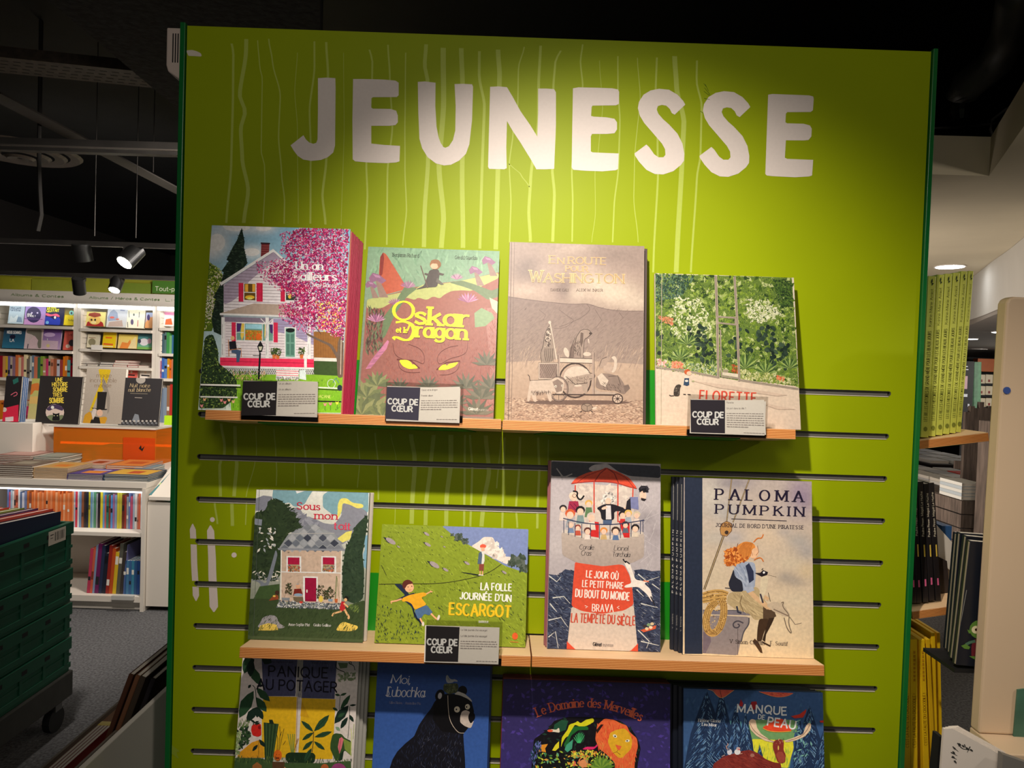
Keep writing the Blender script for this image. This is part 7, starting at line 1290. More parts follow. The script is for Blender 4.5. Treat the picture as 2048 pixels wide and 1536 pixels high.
# round vent
vc = W(40, 306, z=2.86); vt = tag(empty('round_vent', tuple(vc)), 'round grey ceiling vent behind the long rail', 'vent')
for k, r in enumerate((.36, .27, .18, .09)):
    m = MB(); n = 28; z = -.014*k
    for i in range(n):
        a, b = 2*math.pi*i/n, 2*math.pi*(i+1)/n
        for (ra, za, rb, zb) in ((r, z+.012, r-.02, z-.002), (r-.02, z-.002, r-.075, z+.006)):
            m.quad((ra*math.cos(a), ra*math.sin(a), za), (ra*math.cos(b), ra*math.sin(b), za), (rb*math.cos(b), rb*math.sin(b), zb), (rb*math.cos(a), rb*math.sin(a), zb))
    m.build('vent_ring', mat('vent_grey', (78, 70, 62), .5, .3), vt)
# sprayed black bulkhead in front
m = MB(); P = [W(60, -30, z=2.62), W(352, 215, z=2.62), W(420, 262, z=2.62), W(640, 262, z=2.62), W(640, -30, z=2.62)]
n = len(P); mm = MB(); mm.v = [Vector((p.x, p.y, 2.62)) for p in P]+[Vector((p.x, p.y, 3.5)) for p in P]; mm.f = [tuple(range(n)), tuple(range(n, 2*n))[::-1]]+[(i, (i+1) % n, n+(i+1) % n, n+i) for i in range(n)]; mm.m = [0]*len(mm.f)
o = mm.build('trim_1', mat('sprayed_black', (30, 30, 30), .9, noise=.7, nscale=40, bump=1.)); struct(o)
# hanging wires
for px, a, b in ((192, 325, 472), (274, 365, 476), (308, 265, 345)):
    t_, b_ = W(px, a, y=3.2), W(px, b, y=3.2); b_.x = t_.x
    tag(MB().tube([t_+Vector((0, 0, 3.59-t_.z)), b_], .003, 6).build('hanging_wire', RAIL), f'thin wire hanging from the dark ceiling, {["left of the two long ones", "right of the two long ones", "short one next to the panel"][[192, 274, 308].index(px)]}', 'wire', 'ceiling wires')
c0 = [Vector((W(78, 322, y=3.).x, 3., 3.595)), W(78, 322, y=3.), W(80, 380, y=3.), W(83, 430, y=3.), W(76, 462, y=3.)]; tag(MB().tube(c0, .012, 8).build('hanging_cable', DK), 'thick dark cable hanging under the round vent', 'cable')
# track lights
def track(pxa, pya, pxb, pyb, y, label):
    p, q = W(pxa, pya, y=y), W(pxb, pyb, y=y); q.z = p.z = (p.z+q.z)/2
    e = bar('lighting_track', p, q, .035, .035, DK, label, 'track', 'lighting tracks'); MB().box(0, (q-p).length, -.019, -.0176, -.017, -.012).build('track_edge', RAIL, e); MB().box(0, (q-p).length, -.019, -.0176, .013, .017).build('track_edge', RAIL, e); return p.z
zt1 = track(-60, 481, 420, 494, 3.6, 'nearer black lighting track carrying the larger spotlight')
zt2 = track(-60, 545, 420, 558, 4.6, 'farther black lighting track carrying the smaller spotlight')
def spot(px, py, y, zt, r, L, tilt, yaw, label, lit, em=40):
    c = W(px, py, y=y); e = tag(empty('track_spotlight', (c.x, c.y, zt-.0185)), label, 'spotlight', 'track spotlights')
    MB().box(-.05, .05, -.018, .018, -.03, -.0005).build('adapter', DK, e); MB().tube([(0, 0, -.03), (0, 0, c.z-zt+.0185+.02)], .01, 8).build('stem', DK, e)
    d = Vector((math.sin(yaw)*math.sin(tilt), -math.cos(yaw)*math.sin(tilt), -math.cos(tilt))); o = Vector((0, 0, c.z-zt+.0185)); h = MB().tube([o-d*L*.5, o-d*L*.49, o+d*L*.5], [r*.9, r, r], 40).build('head', mat('lamp_black', (20, 20, 20), .4), e)
    MB().tube([o+d*(L*.5+.0005), o+d*(L*.5+.002)], r*.84, 20).build('lens', mat('lamp_lens', (255, 246, 226), .3, emit=em) if lit else mat('lamp_off', (40, 40, 40), .3), e)
spot(262, 512, 3.6, zt1, .062, .15, math.radians(42), math.radians(-25), 'large lit black spotlight on the nearer track', True)
spot(233, 568, 4.6, zt2, .05, .13, math.radians(30), math.radians(0), 'small lit black spotlight on the farther track', True)
spot(158, 572, 4.6, zt2, .05, .14, math.radians(150), math.radians(20), 'unlit black spotlight turned away, left on the farther track', False)
spot(165, 505, 3.6, zt1, .06, .12, math.radians(160), math.radians(0), 'unlit square black spotlight on the nearer track', False)
# white device behind the panel's upper left corner
bw = tag(empty('wall_device', (-.70, .02, 0)), 'small white vented device behind the top left panel corner', 'ventilation unit')
x0, x1, z0, z1 = rect(332, 55, 362, 165, .02)
m = MB(); zq = Z(345, 138, .02); m.prism([(x0+.70, z1), (.029, z1), (.029, z0-.0), (x0+.70+.004, zq-.005), (x0+.70, zq+.008)], 'y', 0, .10); m.build('casing', mat('device_white', (206, 190, 180), .5), bw, bevel=.003)
for k in range(3):
    xa = W(346+k*5, 100, .02).x+.70; MB().box(xa-.0011, xa+.0011, -.0008, -.0002, Z(345, 125, .02), Z(345, 67, .02)).build('vent_slot', BLACK, bw)
# ------------------------------------------------ right side: shelves on the panel's side
def side_shelf(px0, px1, pyt0, pyt1, th, y, L, label):
    a = W(px0, pyt0, y); b = W(px1, pyt1, y); ang = math.atan2(b.z-a.z, b.x-a.x)
    e = tag(empty('plywood_shelf', (a.x, y, a.z), (0, -ang, 0)), label, 'shelf', 'plywood shelves on the panel side'); w = (Vector((b.x, b.z))-Vector((a.x, a.z))).length
    o = MB().box(0, w, 0, L, -th, 0).build('board', PLY, e, bevel=.001); MB().box(-.045, 0, .03, L-.03, -th+.002, -.004).build('bracket', TRIM, e); MB().box(.02, w*.7, .012, L-.01, -th-.003, -th-.0005).build('bracket_plate', TRIM, e)
    return a, b, ang
a, b, ang = side_shelf(1838, 1977, 881, 865, .0185, .06, .50, 'upper plywood shelf on the right side, under the lime green books')
SPK = 'les'
n = 6; xs = [1841.5, 1857.5, 1871.5, 1885.5, 1899, 1911.5, 1922]; LIME = (190, 196, 84)
for i in range(6):
    y = .075+.004*i
    p0, p1 = W(xs[i], 876, y), W(xs[i+1]-.6, 876, y); zb = a.z+(p1.x-a.x)*math.tan(ang)+.0012
    zt = W((xs[i]+xs[i+1])/2+10, [552, 549, 547, 545, 541.5, 541][i], y).z; h = zt-zb; t = p1.x-p0.x
    e = empty('picture_book', M=Matrix.Translation((p0.x+.0002, y, zb)) @ Matrix.Rotation(math.radians(.35*i), 4, 'Y')); tag(e, f'tall lime green book standing on the right side, {ordn(i)} spine from the panel', 'book', 'lime green books on the right side')
    MB().box(0, t, 0, .26, 0, h).build('cover', COVER, e, bevel=.0012).color = lin(LIME, 1.15); MB().box(.0012, t-.0012, .002, .2615, .002, h+.0004).build('page_block', PAGES, e)
    M = e.matrix_world.copy(); A = Art(M, t, h, 0, 0, 1, gain=1.1, base=3e-4, step=4e-5)
    # direct local coordinates for the rotated lettering
    A.f_ = lambda px, py: (py, px)
    A.text('LES BELLES HISTOIRES DE GRAND-MÈRE POUR LES BEAUX JOURS', .034, t*.68, h*.66, t*.68, t*.42, (70, 74, 30), .12, .08, sp=.2)
    A.text('Karine-Marie Amiot', h*.69, t*.66, h*.92, t*.66, t*.34, (84, 88, 40), .12, .08, sp=.2)
    A.poly([(h*.955, t*.3), (h*.965, t*.55), (h*.985, t*.5), (h*.975, t*.35)], (50, 60, 40)); A.poly([(h*.94, t*.45), (h*.955, t*.7), (h*.96, t*.4)], (50, 60, 40)); A.ell(.018, t*.5, .005, .004, (120, 126, 50))
    A.build('spine_print', PRINT, e)
# lower side shelf with black books
a2, b2_, ang2 = side_shelf(1824, 1968, 1223, 1203, .0175, .05, .50, 'lower plywood shelf on the right side, under the black books')
BKB = (30, 26, 28)
for i, (xt, xb, pt, yb, tt) in enumerate(((1812, 1823, 958, 1208, 11), (1824, 1833.5, 960, 1208, 11), (1836, 1846, 964, 1206, 12), (1848, 1858.5, 968, 1203, 11.5), (1858, 1872, 966, 1204, 11.5))):
    y = .075; p = W(xb, yb-1, y); q = W(xt, pt, y); t = (tt-.8)/1400*1.475; h = (q-p).length; lean = math.atan2(q.x-p.x, q.z-p.z)
    e = empty('picture_book', M=Matrix.Translation((p.x, y, p.z)) @ Matrix.Rotation(lean, 4, 'Y')); tag(e, f'black leaning book on the lower right side shelf, {ordn(i)} from the panel', 'book', 'black leaning books on the right side')
    MB().box(0, t, 0, .24, 0, h).build('cover', COVER, e, bevel=.001).color = lin(BKB); MB().box(.0012, t-.0012, .002, .2415, .002, h+.0004).build('page_block', PAGES, e)
    M = e.matrix_world.copy(); A = Art(M, t, h, 0, 0, 1, gain=1.3, base=3e-4, step=4e-5); A.f_ = lambda px, py: (py, px)
    A.text('Magali Le Huche', h*.72, t*.66, h*.92, t*.66, t*.36, (200, 190, 170), .13); A.text('Pauline Pinson', h*.55, t*.66, h*.70, t*.66, t*.36, (200, 190, 170), .13); A.text('Titus', h*.38, t*.66, h*.48, t*.66, t*.4, (206, 170, 60), .14) if 0 else A.line([(h*.38, t*.6), (h*.48, t*.6)], t*.24, (200, 170, 70)); A.poly([(.035, t*.4), (.035, t*.7), (.05, t*.7), (.05, t*.4)], (200, 90, 130))
    A.build('spine_print', PRINT, e)
# brochures standing behind them
e = tag(empty('white_leaflet', M=Matrix.Translation((W(1866, 1150, .15).x, .15, a2.z+.017))), 'blank white leaflet with a slanted top behind the black books', 'leaflet')
q = [W(x_, y_, .15)-e.matrix_world.translation for x_, y_ in ((1867, 1043), (1911, 1092), (1902, 1170), (1875, 1180))]; q[2].z = q[3].z = 0
MB().prism([(v.x, v.z) for v in q][::-1], 'y', 0, .003).build('sheet', WHITE, e)
e = tag(empty('blue_book', M=Matrix.Translation((W(1884, 1060, .17).x, .17, 0))), 'small blue book peeping over the white leaflet', 'book')
x0, x1, z0, z1 = rect(1885, 1052, 1908, 1092, .17); o = e; x0 -= e.location.x; x1 -= e.matrix_world.translation.x; x0 = 0; 
MB().box(0, .022, 0, .06, a2.z+.022, z1).build('cover', COVER, e).color = lin((50, 90, 140)); MB().box(.002, .02, .001, .0615, a2.z+.024, z1-.004).build('page_block', PAGES, e)
e = tag(MB().prism([(W(x_, y_, .12).x, W(x_, y_, .12).z) for x_, y_ in ((1874, 1112), (1894, 1122), (1901, 1196), (1880, 1199))][::-1], 'y', .12, .13).build('dark_box', mat('dark_brown', (50, 40, 38), .6, noise=.1)), 'dark brown box end behind the black books', 'box')
# yellow books below
a3 = W(1806, 1760, .05)
fl = tag(MB().box(.83, 1.02, .03, .56, .600, .617).build('plywood_shelf', PLY), 'plywood shelf below the frame carrying the yellow books', 'shelf')
YE = (226, 186, 20)
for i, (xt, xb, pt, y, tt, c_) in enumerate(((1807, 1808, 1279, .06, 28.5, YE), (1838, 1846, 1280, .075, 12.5, YE), (1852, 1862, 1279, .085, 8.5, (214, 172, 20)), (1862.5, 1868, 1266, .10, 8.5, YE), (1873, 1878, 1266, .12, 8, YE))):
    q = W(xt, pt, y); t = tt/1400*(1.4+y); p = W(xb, 1500, y); p.z = W(xb, 1500, y).z; h = q.z-.6185
    lean = math.atan2((q.x-p.x), (q.z-p.z)); sub = 2 if i == 0 else 1
    for k in range(sub):
        tk = t/sub
        e = empty('picture_book', M=Matrix.Translation((q.x-math.tan(lean)*h+k*tk, y, .6188)) @ Matrix.Rotation(lean, 4, 'Y')); idx = i+(1 if i else k)
        tag(e, f'tall yellow book below the black ones, {ordn(idx)} spine from the panel', 'book', 'yellow books on the right side')
        MB().box(0, tk-.0008, 0, .26, 0, h/math.cos(lean)).build('cover', COVER, e, bevel=.001).color = lin(c_, .95); MB().box(.0014, tk-.0022, .002, .2615, .002, h/math.cos(lean)-.002).build('page_block', PAGES, e)
        if i < 2:
            M = e.matrix_world.copy(); A = Art(M, tk, h, 0, 0, 1, gain=1.1, base=3e-4, step=4e-5); A.f_ = lambda px, py: (py, px)
            A.text("C'EST LA FAUTE DU CROCODILE !", h*.40, tk*.68, h*.70, tk*.68, tk*.42, (130, 90, 20), .13); A.text('AUTEUR', 0, 0, .01, 0, .001, YE) if 0 else None
            A.text('SANDRINE BEAU', h*.78, tk*.66, h*.93, tk*.66, tk*.34, (140, 100, 20), .13) if 0 else [A.line([(h*(.77+k2*.022), tk*.5), (h*(.785+k2*.022), tk*.5)], tk*.3, (170, 124, 24)) for k2 in range(8)]
            A.build('spine_print', PRINT, e)
# white booklets with leafy print in the corner, on a small ledge
lg = tag(MB().box(.70, .99, -.27, -.17, .640, .652).build('white_ledge', WHITE), 'white ledge at the lower right corner, below the frame', 'shelf')
for i in range(3):
    y = -.22+.006*i; q = [(1872-4*i+8*i, 1600), (1888+6*i, 1458-1.5*i), (1905+7*i, 1457-1.5*i), (2006+5*i, 1512-2*i), (2010+3*i, 1600)]
    P = [W(x_, y_, y) for x_, y_ in q]; P = [(p.x, max(p.z, .6525)) for p in P]
    P[0] = (P[0][0], .6525); P[-1] = (P[-1][0], .6525)
    e = empty('booklet', M=Matrix.Translation((0, y, 0))); tag(e, ['white booklet with a black leafy drawing at the lower right', 'white booklet right behind the leafy one', 'white booklet at the back of the leafy pile'][i], 'book', 'white booklets at the lower right')
    MB().prism(P, 'y', 0, .005).build('cover', mat('booklet_white', (226, 216, 204), .5), e)
    if i == 0:
        A = Art(Matrix.Translation((0, y, 0)), 3, 3, 1780, 1180, 4.314, gain=1.2, base=2e-4)
        for s in ("580 1320 620 1370 660 1375 715 1385", "540 1350 590 1395", "525 1400 580 1430", "530 1440 575 1460", "560 1470 570 1500", "640 1330 660 1375", "690 1350 665 1400", "590 1345 610 1330"): A.line(s, 9, (40, 40, 40), 3)
        for x_, y_ in ((555, 1365), (548, 1400), (545, 1440), (560, 1480), (600, 1330), (630, 1345), (665, 1365), (700, 1380)): A.ell(x_, y_, 16, 7, (50, 50, 48), 40, 8)
        A.build('cover_print', MATTE, e)
tag(MB().prism([(W(x_, y_, -.2).x, max(.653, W(x_, y_, -.2).z)) for x_, y_ in ((1868, 1600), (1879, 1473), (1887, 1474), (1886, 1600))], 'y', -.2, -.18).build('black_divider', BLACK), 'black divider edge between the yellow books and white booklets', 'divider')
tag(MB().prism([(W(x_, y_, -.24).x, max(.653, W(x_, y_, -.24).z)) for x_, y_ in ((2000, 1600), (2006, 1509), (2048, 1524), (2090, 1540), (2090, 1600))], 'y', -.24, -.228).build('grey_booklet', mat('booklet_grey', (120, 116, 110), .6)), 'grey booklet edge at the lower right corner of the photo', 'book')
# cream fixture board
CM = mat('cream_laminate', (214, 188, 156), .42, noise=.04, nscale=2)
yc = -.15; t0 = W(2018, 592, yc); t1 = W(1961, 1470, yc); lean = math.atan2(t0.x-t1.x, t0.z-t1.z)
h = (t0-t1).length
e = tag(empty('cream_fixture', M=Matrix.Translation((t1.x, yc, t1.z)) @ Matrix.Rotation(lean, 4, 'Y')), 'tall rounded cream fixture at the right edge with a blue dot', 'display fixture')
m = MB(); r = .012; m.prism([(0, .0), (.5, 0), (.5, h), (r, h), (r*.3, h-r*.3), (0, h-r)], 'y', .004, .03); m.build('front_board', CM, e, bevel=.004)
MB().box(.085, .5, -.05, .0035, -.02, .42).build('inner_ledge', CM, e, bevel=.004) if 0 else None
MB().box(0, .5, -.062, .03, -.022, -.0005).build('base_board', CM, e, bevel=.002)
MB().tube([(.0, .004, .33*h+.28), (.0, .0, .33*h+.28)], .001, 6).build('pin', CM, e) if 0 else None
dp = W(2016, 781, yc); dl = e.matrix_world.inverted() @ dp
MB().tube([(dl.x, .0038, dl.z), (dl.x, .002, dl.z)], .0065, 14).build('blue_dot', mat('blue_sticker', (60, 84, 150), .4), e)
x0 = e.matrix_world.inverted() @ W(2036, 1380, yc); x1 = e.matrix_world.inverted() @ W(2030, 1500, yc)
MB().prism([(x0.x, x0.z), (x0.x+.06, x0.z+.01), (x0.x+.06, x1.z), (x1.x-.004, x1.z)], 'y', .0005, .0035).build('poster', mat('poster_green', (70, 110, 90), .5, noise=.4, nscale=9), e)
MB().box(.10, .5, -.01, .0034, .0, x0.z+.25).build('raised_panel', CM, e, bevel=.003) if 0 else None
# support down to the floor
MB().box(.36, .5, .0305, .06, -t1.z-.0, h*.9).build('carcass', CM, e)
# navy books beside it
NVY = (24, 28, 38)
ybk = -.112
ld = tag(MB().box(W(1910, 1330, ybk).x, 1.14, ybk+.001, ybk+.10, W(1930, 1338, ybk).z-.008, W(1930, 1338, ybk).z-.001).build('ledge', BLACK), 'black ledge under the big navy books behind the cream fixture', 'shelf')
for i, (pl, pb, pt, yb_, dy) in enumerate(((1914, 1893, 1066, 1299, .078), (1921, 1899, 1066, 1306, .052), (1934, 1904, 1072, 1318, .026), (1942, 1912, 1082, 1330, 0))):
    y = ybk+dy; q = W(pl, pt, y); p = W(pb, yb_, y); lean = math.atan2(q.x-p.x, q.z-p.z)*.92; h = (q-p).length
    M = Matrix.Translation(p) @ Matrix.Rotation(lean, 4, 'Y'); e = tag(empty('picture_book', M=M), ['large navy book at the back, beside the cream fixture', 'large navy book, second from the back, beside the cream fixture', 'large navy book, third from the back, beside the cream fixture', 'large navy book in front with a green big-eyed creature'][i], 'book', 'large navy books beside the cream fixture')
    MB().box(0, .27, 0, .012, 0, h).build('cover', COVER, e, bevel=.001).color = lin(NVY); MB().box(.003, .267, .0015, .0105, .003, h+.0003).build('page_block', PAGES, e)
    MB().box(-.0012, -.0002, .0005, .0035, .002, h-.002).build('spine_edge', COVER, e).color = lin((150, 140, 120))
    if i == 3:
        A = Art(M, .3, h, 1780, 1180, 4.314, gain=1.3, base=3e-4)
        A.line("660 0 600 330 570 620", 6, (120, 120, 116)); GRN = (84, 120, 50)
        A.ell(770, 340, 86, 80, GRN); A.poly("665 340 690 350 700 370 680 375", GRN); A.ell(740, 342, 38, 34, (206, 196, 160)); A.ell(742, 342, 12, 12, (60, 34, 24)); A.ell(836, 342, 24, 30, (196, 190, 150)); A.poly("765 385 800 375 815 400 780 410", (130, 40, 40))
        A.poly("720 425 860 415 860 600 830 560 760 540 700 590 700 480", (96, 34, 40)); A.line("735 440 690 450 650 470", 24, (70, 100, 80)); A.poly("610 480 650 465 690 490 680 510 640 505", GRN); A.poly("680 570 770 570 780 600 740 605", GRN); A.poly("820 200 830 215 850 230 840 255 815 240", (120, 40, 36))
        A.build('cover_print', PRINT, e)
e = tag(MB().prism([(W(x_, y_, -.01).x, W(x_, y_, -.01).z) for x_, y_ in ((1970, 1190), (1964, 1240), (1974, 1260), (2010, 1260), (2010, 1100), (1985, 1100))], 'y', -.01, .0).build('yellow_book', mat('yellow_cover', (206, 160, 30), .5)), 'sliver of a yellow book between the navy books and cream fixture', 'book')

# ------------------------------------------------ right: soffit with downlights
ZS = 2.40
corner = W(1978, 352, z=ZS); left = W(1700, 347, z=ZS); far = W(2120, 92, z=ZS) if 0 else W(2075, 215+0*1, z=ZS)
d = (W(2048, 252, z=ZS)-corner).normalized()
outer = corner+d*3.0
P = [Vector((.2, left.y, ZS)), Vector((corner.x, corner.y, ZS)), Vector((outer.x, outer.y, ZS)), Vector((15.8, outer.y, ZS)), Vector((15.8, 12.9, ZS)), Vector((.2, 12.9, ZS))]
n = len(P); m = MB(); m.v = list(P)+[p+Vector((0, 0, .16)) for p in P]; m.f = [tuple(range(n)), tuple(range(n, 2*n))[::-1]]+[(i, (i+1) % n, n+(i+1) % n, n+i) for i in range(n)]; m.m = [0]*len(m.f)
so = struct(m.build('ceiling_soffit', BEIGE)); 
DLM = mat('downlight_lens', (250, 250, 255), .3, emit=14)
def dl(px, py, r, label, z=ZS, lit=True):
    c = W(px, py, z=z); e = tag(empty('downlight', tuple(c)), label, 'downlight', 'ceiling downlights'); MB().tube([(0, 0, -.0005), (0, 0, -.008)], r*1.12, 24).build('ring', mat('downlight_ring', (220, 215, 208), .4), e); MB().tube([(0, 0, -.0085), (0, 0, -.0105)], r, 24).build('lens', DLM if lit else mat('downlight_off', (150, 145, 140), .4), e)
dl(1900, 532, .092, 'large lit round downlight above the lime green books')
# curved fascia stepping down to the lower ceiling further in
CX = [1850, 1880, 1910, 1935, 1960, 1985, 2019, 2055, 2090, 2130]
def catmull(v, k=6):
    o = []
    for i in range(len(v)-1):
        p0, p1, p2, p3 = v[max(0, i-1)], v[i], v[i+1], v[min(len(v)-1, i+2)]
        for j in range(k):
            t = j/k; o.append(.5*(2*p1+(p2-p0)*t+(2*p0-5*p1+4*p2-p3)*t*t+(3*p1-p0-3*p2+p3)*t**3))
    return o+[v[-1]]
CX0 = CX; CX = catmull(CX)
def crv(vals): return [W(a_, b_, z=ZS) for a_, b_ in zip(CX, catmull(vals))]
top = crv([585, 579, 571, 561, 542, 522, 498, 468, 436, 396])
def atrow(vals): return [W(a_, b_, y=t_.y) for a_, b_, t_ in zip(CX, catmull(vals), top)]
E0 = atrow([657, 653, 648, 641, 633, 623, 608, 591, 574, 552]); L0 = atrow([674, 668, 662, 656, 650, 643, 633, 617, 602, 582])
def strip(a_, b_, name, m_, th=.02):
    mb = MB()
    for i in range(len(a_)-1): mb.quad(a_[i], a_[i+1], b_[i+1], b_[i])
    return struct(mb.build(name, m_))
strip(E0, [p-Vector((0, 0, .002)) for p in top], 'trim_2', mat('fascia_grey', (206, 204, 198), .8, noise=.03, nscale=4))
zlow = 2.02
B0 = [Vector((p.x+.3, p.y, p.z)) for p in E0]; B1 = [Vector((p.x+.3, p.y, zlow)) for p in L0]
strip(B1, [p+Vector((0, 0, .25)) for p in B0], 'trim_3', BLACK)
GC = mat('grey_plaster', (150, 142, 134), .8, noise=.04, nscale=3)
mb = MB(); n_ = len(L0); mb.v = [Vector((p.x, p.y, zlow)) for p in L0]+[Vector((15.8, L0[-1].y, zlow)), Vector((15.8, 12.8, zlow)), Vector((1., 12.8, zlow)), Vector((1., L0[0].y, zlow))]
mb.v += [v+Vector((0, 0, .05)) for v in mb.v]; k = n_+4; mb.f = [tuple(range(k)), tuple(range(k, 2*k))[::-1]]+[(i, (i+1) % k, k+(i+1) % k, k+i) for i in range(k)]; mb.m = [0]*len(mb.f)
lc = struct(mb.build('ceiling_lower', GC))
dl(1942, 677, .06, 'small lit downlight, nearer the lime green books, in the lower ceiling', zlow); dl(1998, 663, .055, 'small lit downlight beside the cream fixture in the lower ceiling', zlow); dl(1953, 698, .12, 'unlit round grille in the lower ceiling', zlow, False)
# services in the black void
m = MB().tube([W(2040, -20, z=2.75), W(2020, 70, z=2.75), W(1990, 125, z=2.72), W(1930, 175, z=2.66), W(1927, 190, z=2.64)], .06, 14); tag(m.build('black_pipe', mat('pipe_black', (26, 26, 24), .5, noise=.3, nscale=10), smooth=True), 'thick black pipe curving down in the dark ceiling void', 'pipe')
c = W(1925, 225, y=1.9); e = tag(empty('ceiling_camera', tuple(c)), 'dark cylindrical fitting hanging in the ceiling void', 'fitting')
MB().tube([(0, 0, .09), (0, 0, .0)], .055, 18).build('body', mat('fitting_dark', (40, 38, 36), .35), e); MB().tube([(0, 0, -.001), (0, 0, -.04)], [.06, .045], 18).build('collar', mat('fitting_dark', (40, 38, 36)), e)
def wire(pts, y, r, name, label): tag(MB().tube([W(*p, y=y) for p in pts], r, 8).build(name, mat('cable_grey', (90, 88, 84), .5), smooth=True), label, 'cable')
wire([(1860, 282), (1880, 292), (1910, 301), (1940, 303), (1965, 298), (1990, 288), (2000, 280)], 1.85, .005, 'hanging_cable', 'grey cable sagging above the beige soffit')
wire([(2048, 200), (2010, 220), (1985, 240), (1980, 258), (1985, 272), (2000, 285)], 1.82, .007, 'hanging_cable', 'grey flexible hose looping by the soffit edge')
wire([(1858, 257), (1905, 255), (2048, 243)], 2.0, .006, 'conduit', 'straight ribbed conduit behind the dark fitting')

# ------------------------------------------------ right: far aisle
def pbox(name, px0, py0, px1, py1, y, dep, m, label, cat, group=None, parent=None):
    x0, x1, z0, z1 = rect(px0, py0, px1, py1, y); o = MB().box(x0, x1, y, y+dep, max(.0, z0), z1).build(name, m, parent, bevel=.004)
    return tag(o, label, cat, group) if label else o
YR = 8.5
e = tag(empty('far_bookcase', (0, 0, 0)), 'black bookcase of white boxed sets under an orange header, far right', 'bookcase')
pbox('back_panel', 1925, 716, 2060, 880, YR+.3, .05, BLACK, None, None, parent=e); pbox('header_board', 1955, 718, 2030, 744, YR, .1, mat('orange_header', (176, 90, 34), .6, noise=.05), None, None, parent=e)
for py in (768, 791, 815): pbox('shelf_board', 1925, py, 2060, py+4, YR, .29, BLACK, None, None, parent=e)
for r_, (py0, py1) in enumerate(((749, 767), (772, 790), (796, 814))):
    for k in range(4):
        x_ = 1956+k*15.3
        o = pbox('boxed_set', x_, py0, x_+14.6, py1, YR+.03, .18, mat('box_cream', (224, 210, 180) if k < 2 else (206, 210, 220), .5), f'pale boxed set on the far black bookcase, {["top", "middle", "bottom"][r_]} row, {ordn(k)} from the left', 'book', 'boxed sets on the far bookcase') if 0 else pbox('boxed_set', x_, py0, x_+14.6, py1, YR+.03, .18, mat('box_cream_%d' % (k > 1), (224, 210, 180) if k < 2 else (206, 210, 220), .5), f'pale boxed set on the far black bookcase, {["top", "middle", "bottom"][r_]} row, {ordn(k)} from the left', 'book', 'boxed sets on the far bookcase')
        if k < 2: pbox('emblem', x_+5, (py0+py1)/2+1, x_+9, py1-3, YR+.028, .001, mat('emblem_red', (150, 60, 50), .5), None, None, parent=o)
tag(MB().tube([W(1945, 724, y=8.0), Vector((W(1948, 825, y=8.0).x, 8, 0))], .10, 14).build('green_post', mat('post_green', (90, 130, 100), .6, noise=.2)), 'pale green round post beside the far bookcase', 'post')
pb = pbox('black_display', 1918, 722, 1940, 1100, 7.6, .2, BLACK, 'tall black display board with small white labels, far right', 'display board')
for a_ in ((1926, 732, 1936, 734), (1926, 738, 1937, 740), (1927, 788, 1935, 794), (1935, 808, 1939, 814)): pbox('label_tag', *a_, 7.595, .004, mat('tag_white', (206, 210, 220), .5), None, None, parent=pb)
pbox('pink_tag', 1927, 752, 1935, 778, 7.595, .004, mat('tag_pink', (190, 150, 160), .5), None, None, parent=pb)
# weathered plank crate wall
WD = mat('weathered_wood', (92, 80, 72), .8, noise=.45, nscale=9, stretch=(6, 6, .7))
e = tag(empty('plank_screen', (W(1955, 900, 3.75).x, 3.75, 0)), 'weathered grey plank screen behind the lime green books', 'screen')
for k in range(7):
    x0, x1, z0, z1 = rect(1926+k*9.2, 812+abs(k-3)*4-(8 if k % 2 else 0), 1934.6+k*9.2, 1060, 3.75); ex = e.location.x
    MB().box(x0-ex, x1-ex, 0, .03, 0, z1).build('plank', WD, e)
MB().box(-.14, .2, .031, .05, .2, .26).build('batten', WD, e); MB().box(-.14, .2, .031, .05, .9, .96).build('batten', WD, e)
e = tag(empty('wood_crate', (W(1950, 1040, 3.05).x, 3.05, 0)), 'wooden crate carrying a pile of books, far right aisle', 'crate')
x0, x1, z0, z1 = rect(1922, 1002, 1985, 1065, 3.05); ex = e.location.x
for k in range(3): MB().box(x0-ex, x1-ex+.1, 0, .02, z1-.09*(k+1)+.004, z1-.09*k-.004).build('plank', WD, e)
for k in range(5): MB().box(x0-ex, x0-ex+.02, .021, .6, max(.0, z1-.09*(k+1)+.004), z1-.09*k-.004).build('plank', WD, e)
MB().box(x0-ex+.02, x1-ex+.1, .02, .6, z1-.02, z1).build('lid', WD, e); MB().box(x0-ex+.03, x1-ex+.1, .03, .6, 0, z1-.27).build('core', WD, e)
for k in range(5): flat('book', x0+.01, x0+.15, 3.07, 3.30, z1+.022*k, .0215, [(206, 206, 200), (170, 180, 186)][k % 2], f'pale book piled on the wooden crate, {ordn(k)} from the bottom', 'books on the wooden crate')
for k in range(3): flat('book', x0+.16, x0+.34, 3.07, 3.30, z1+.022*k, .0215, [(150, 160, 190), (206, 206, 210)][k % 2], f'blue-white book on the wooden crate, right pile, {ordn(k)} from the bottom', 'books on the wooden crate')
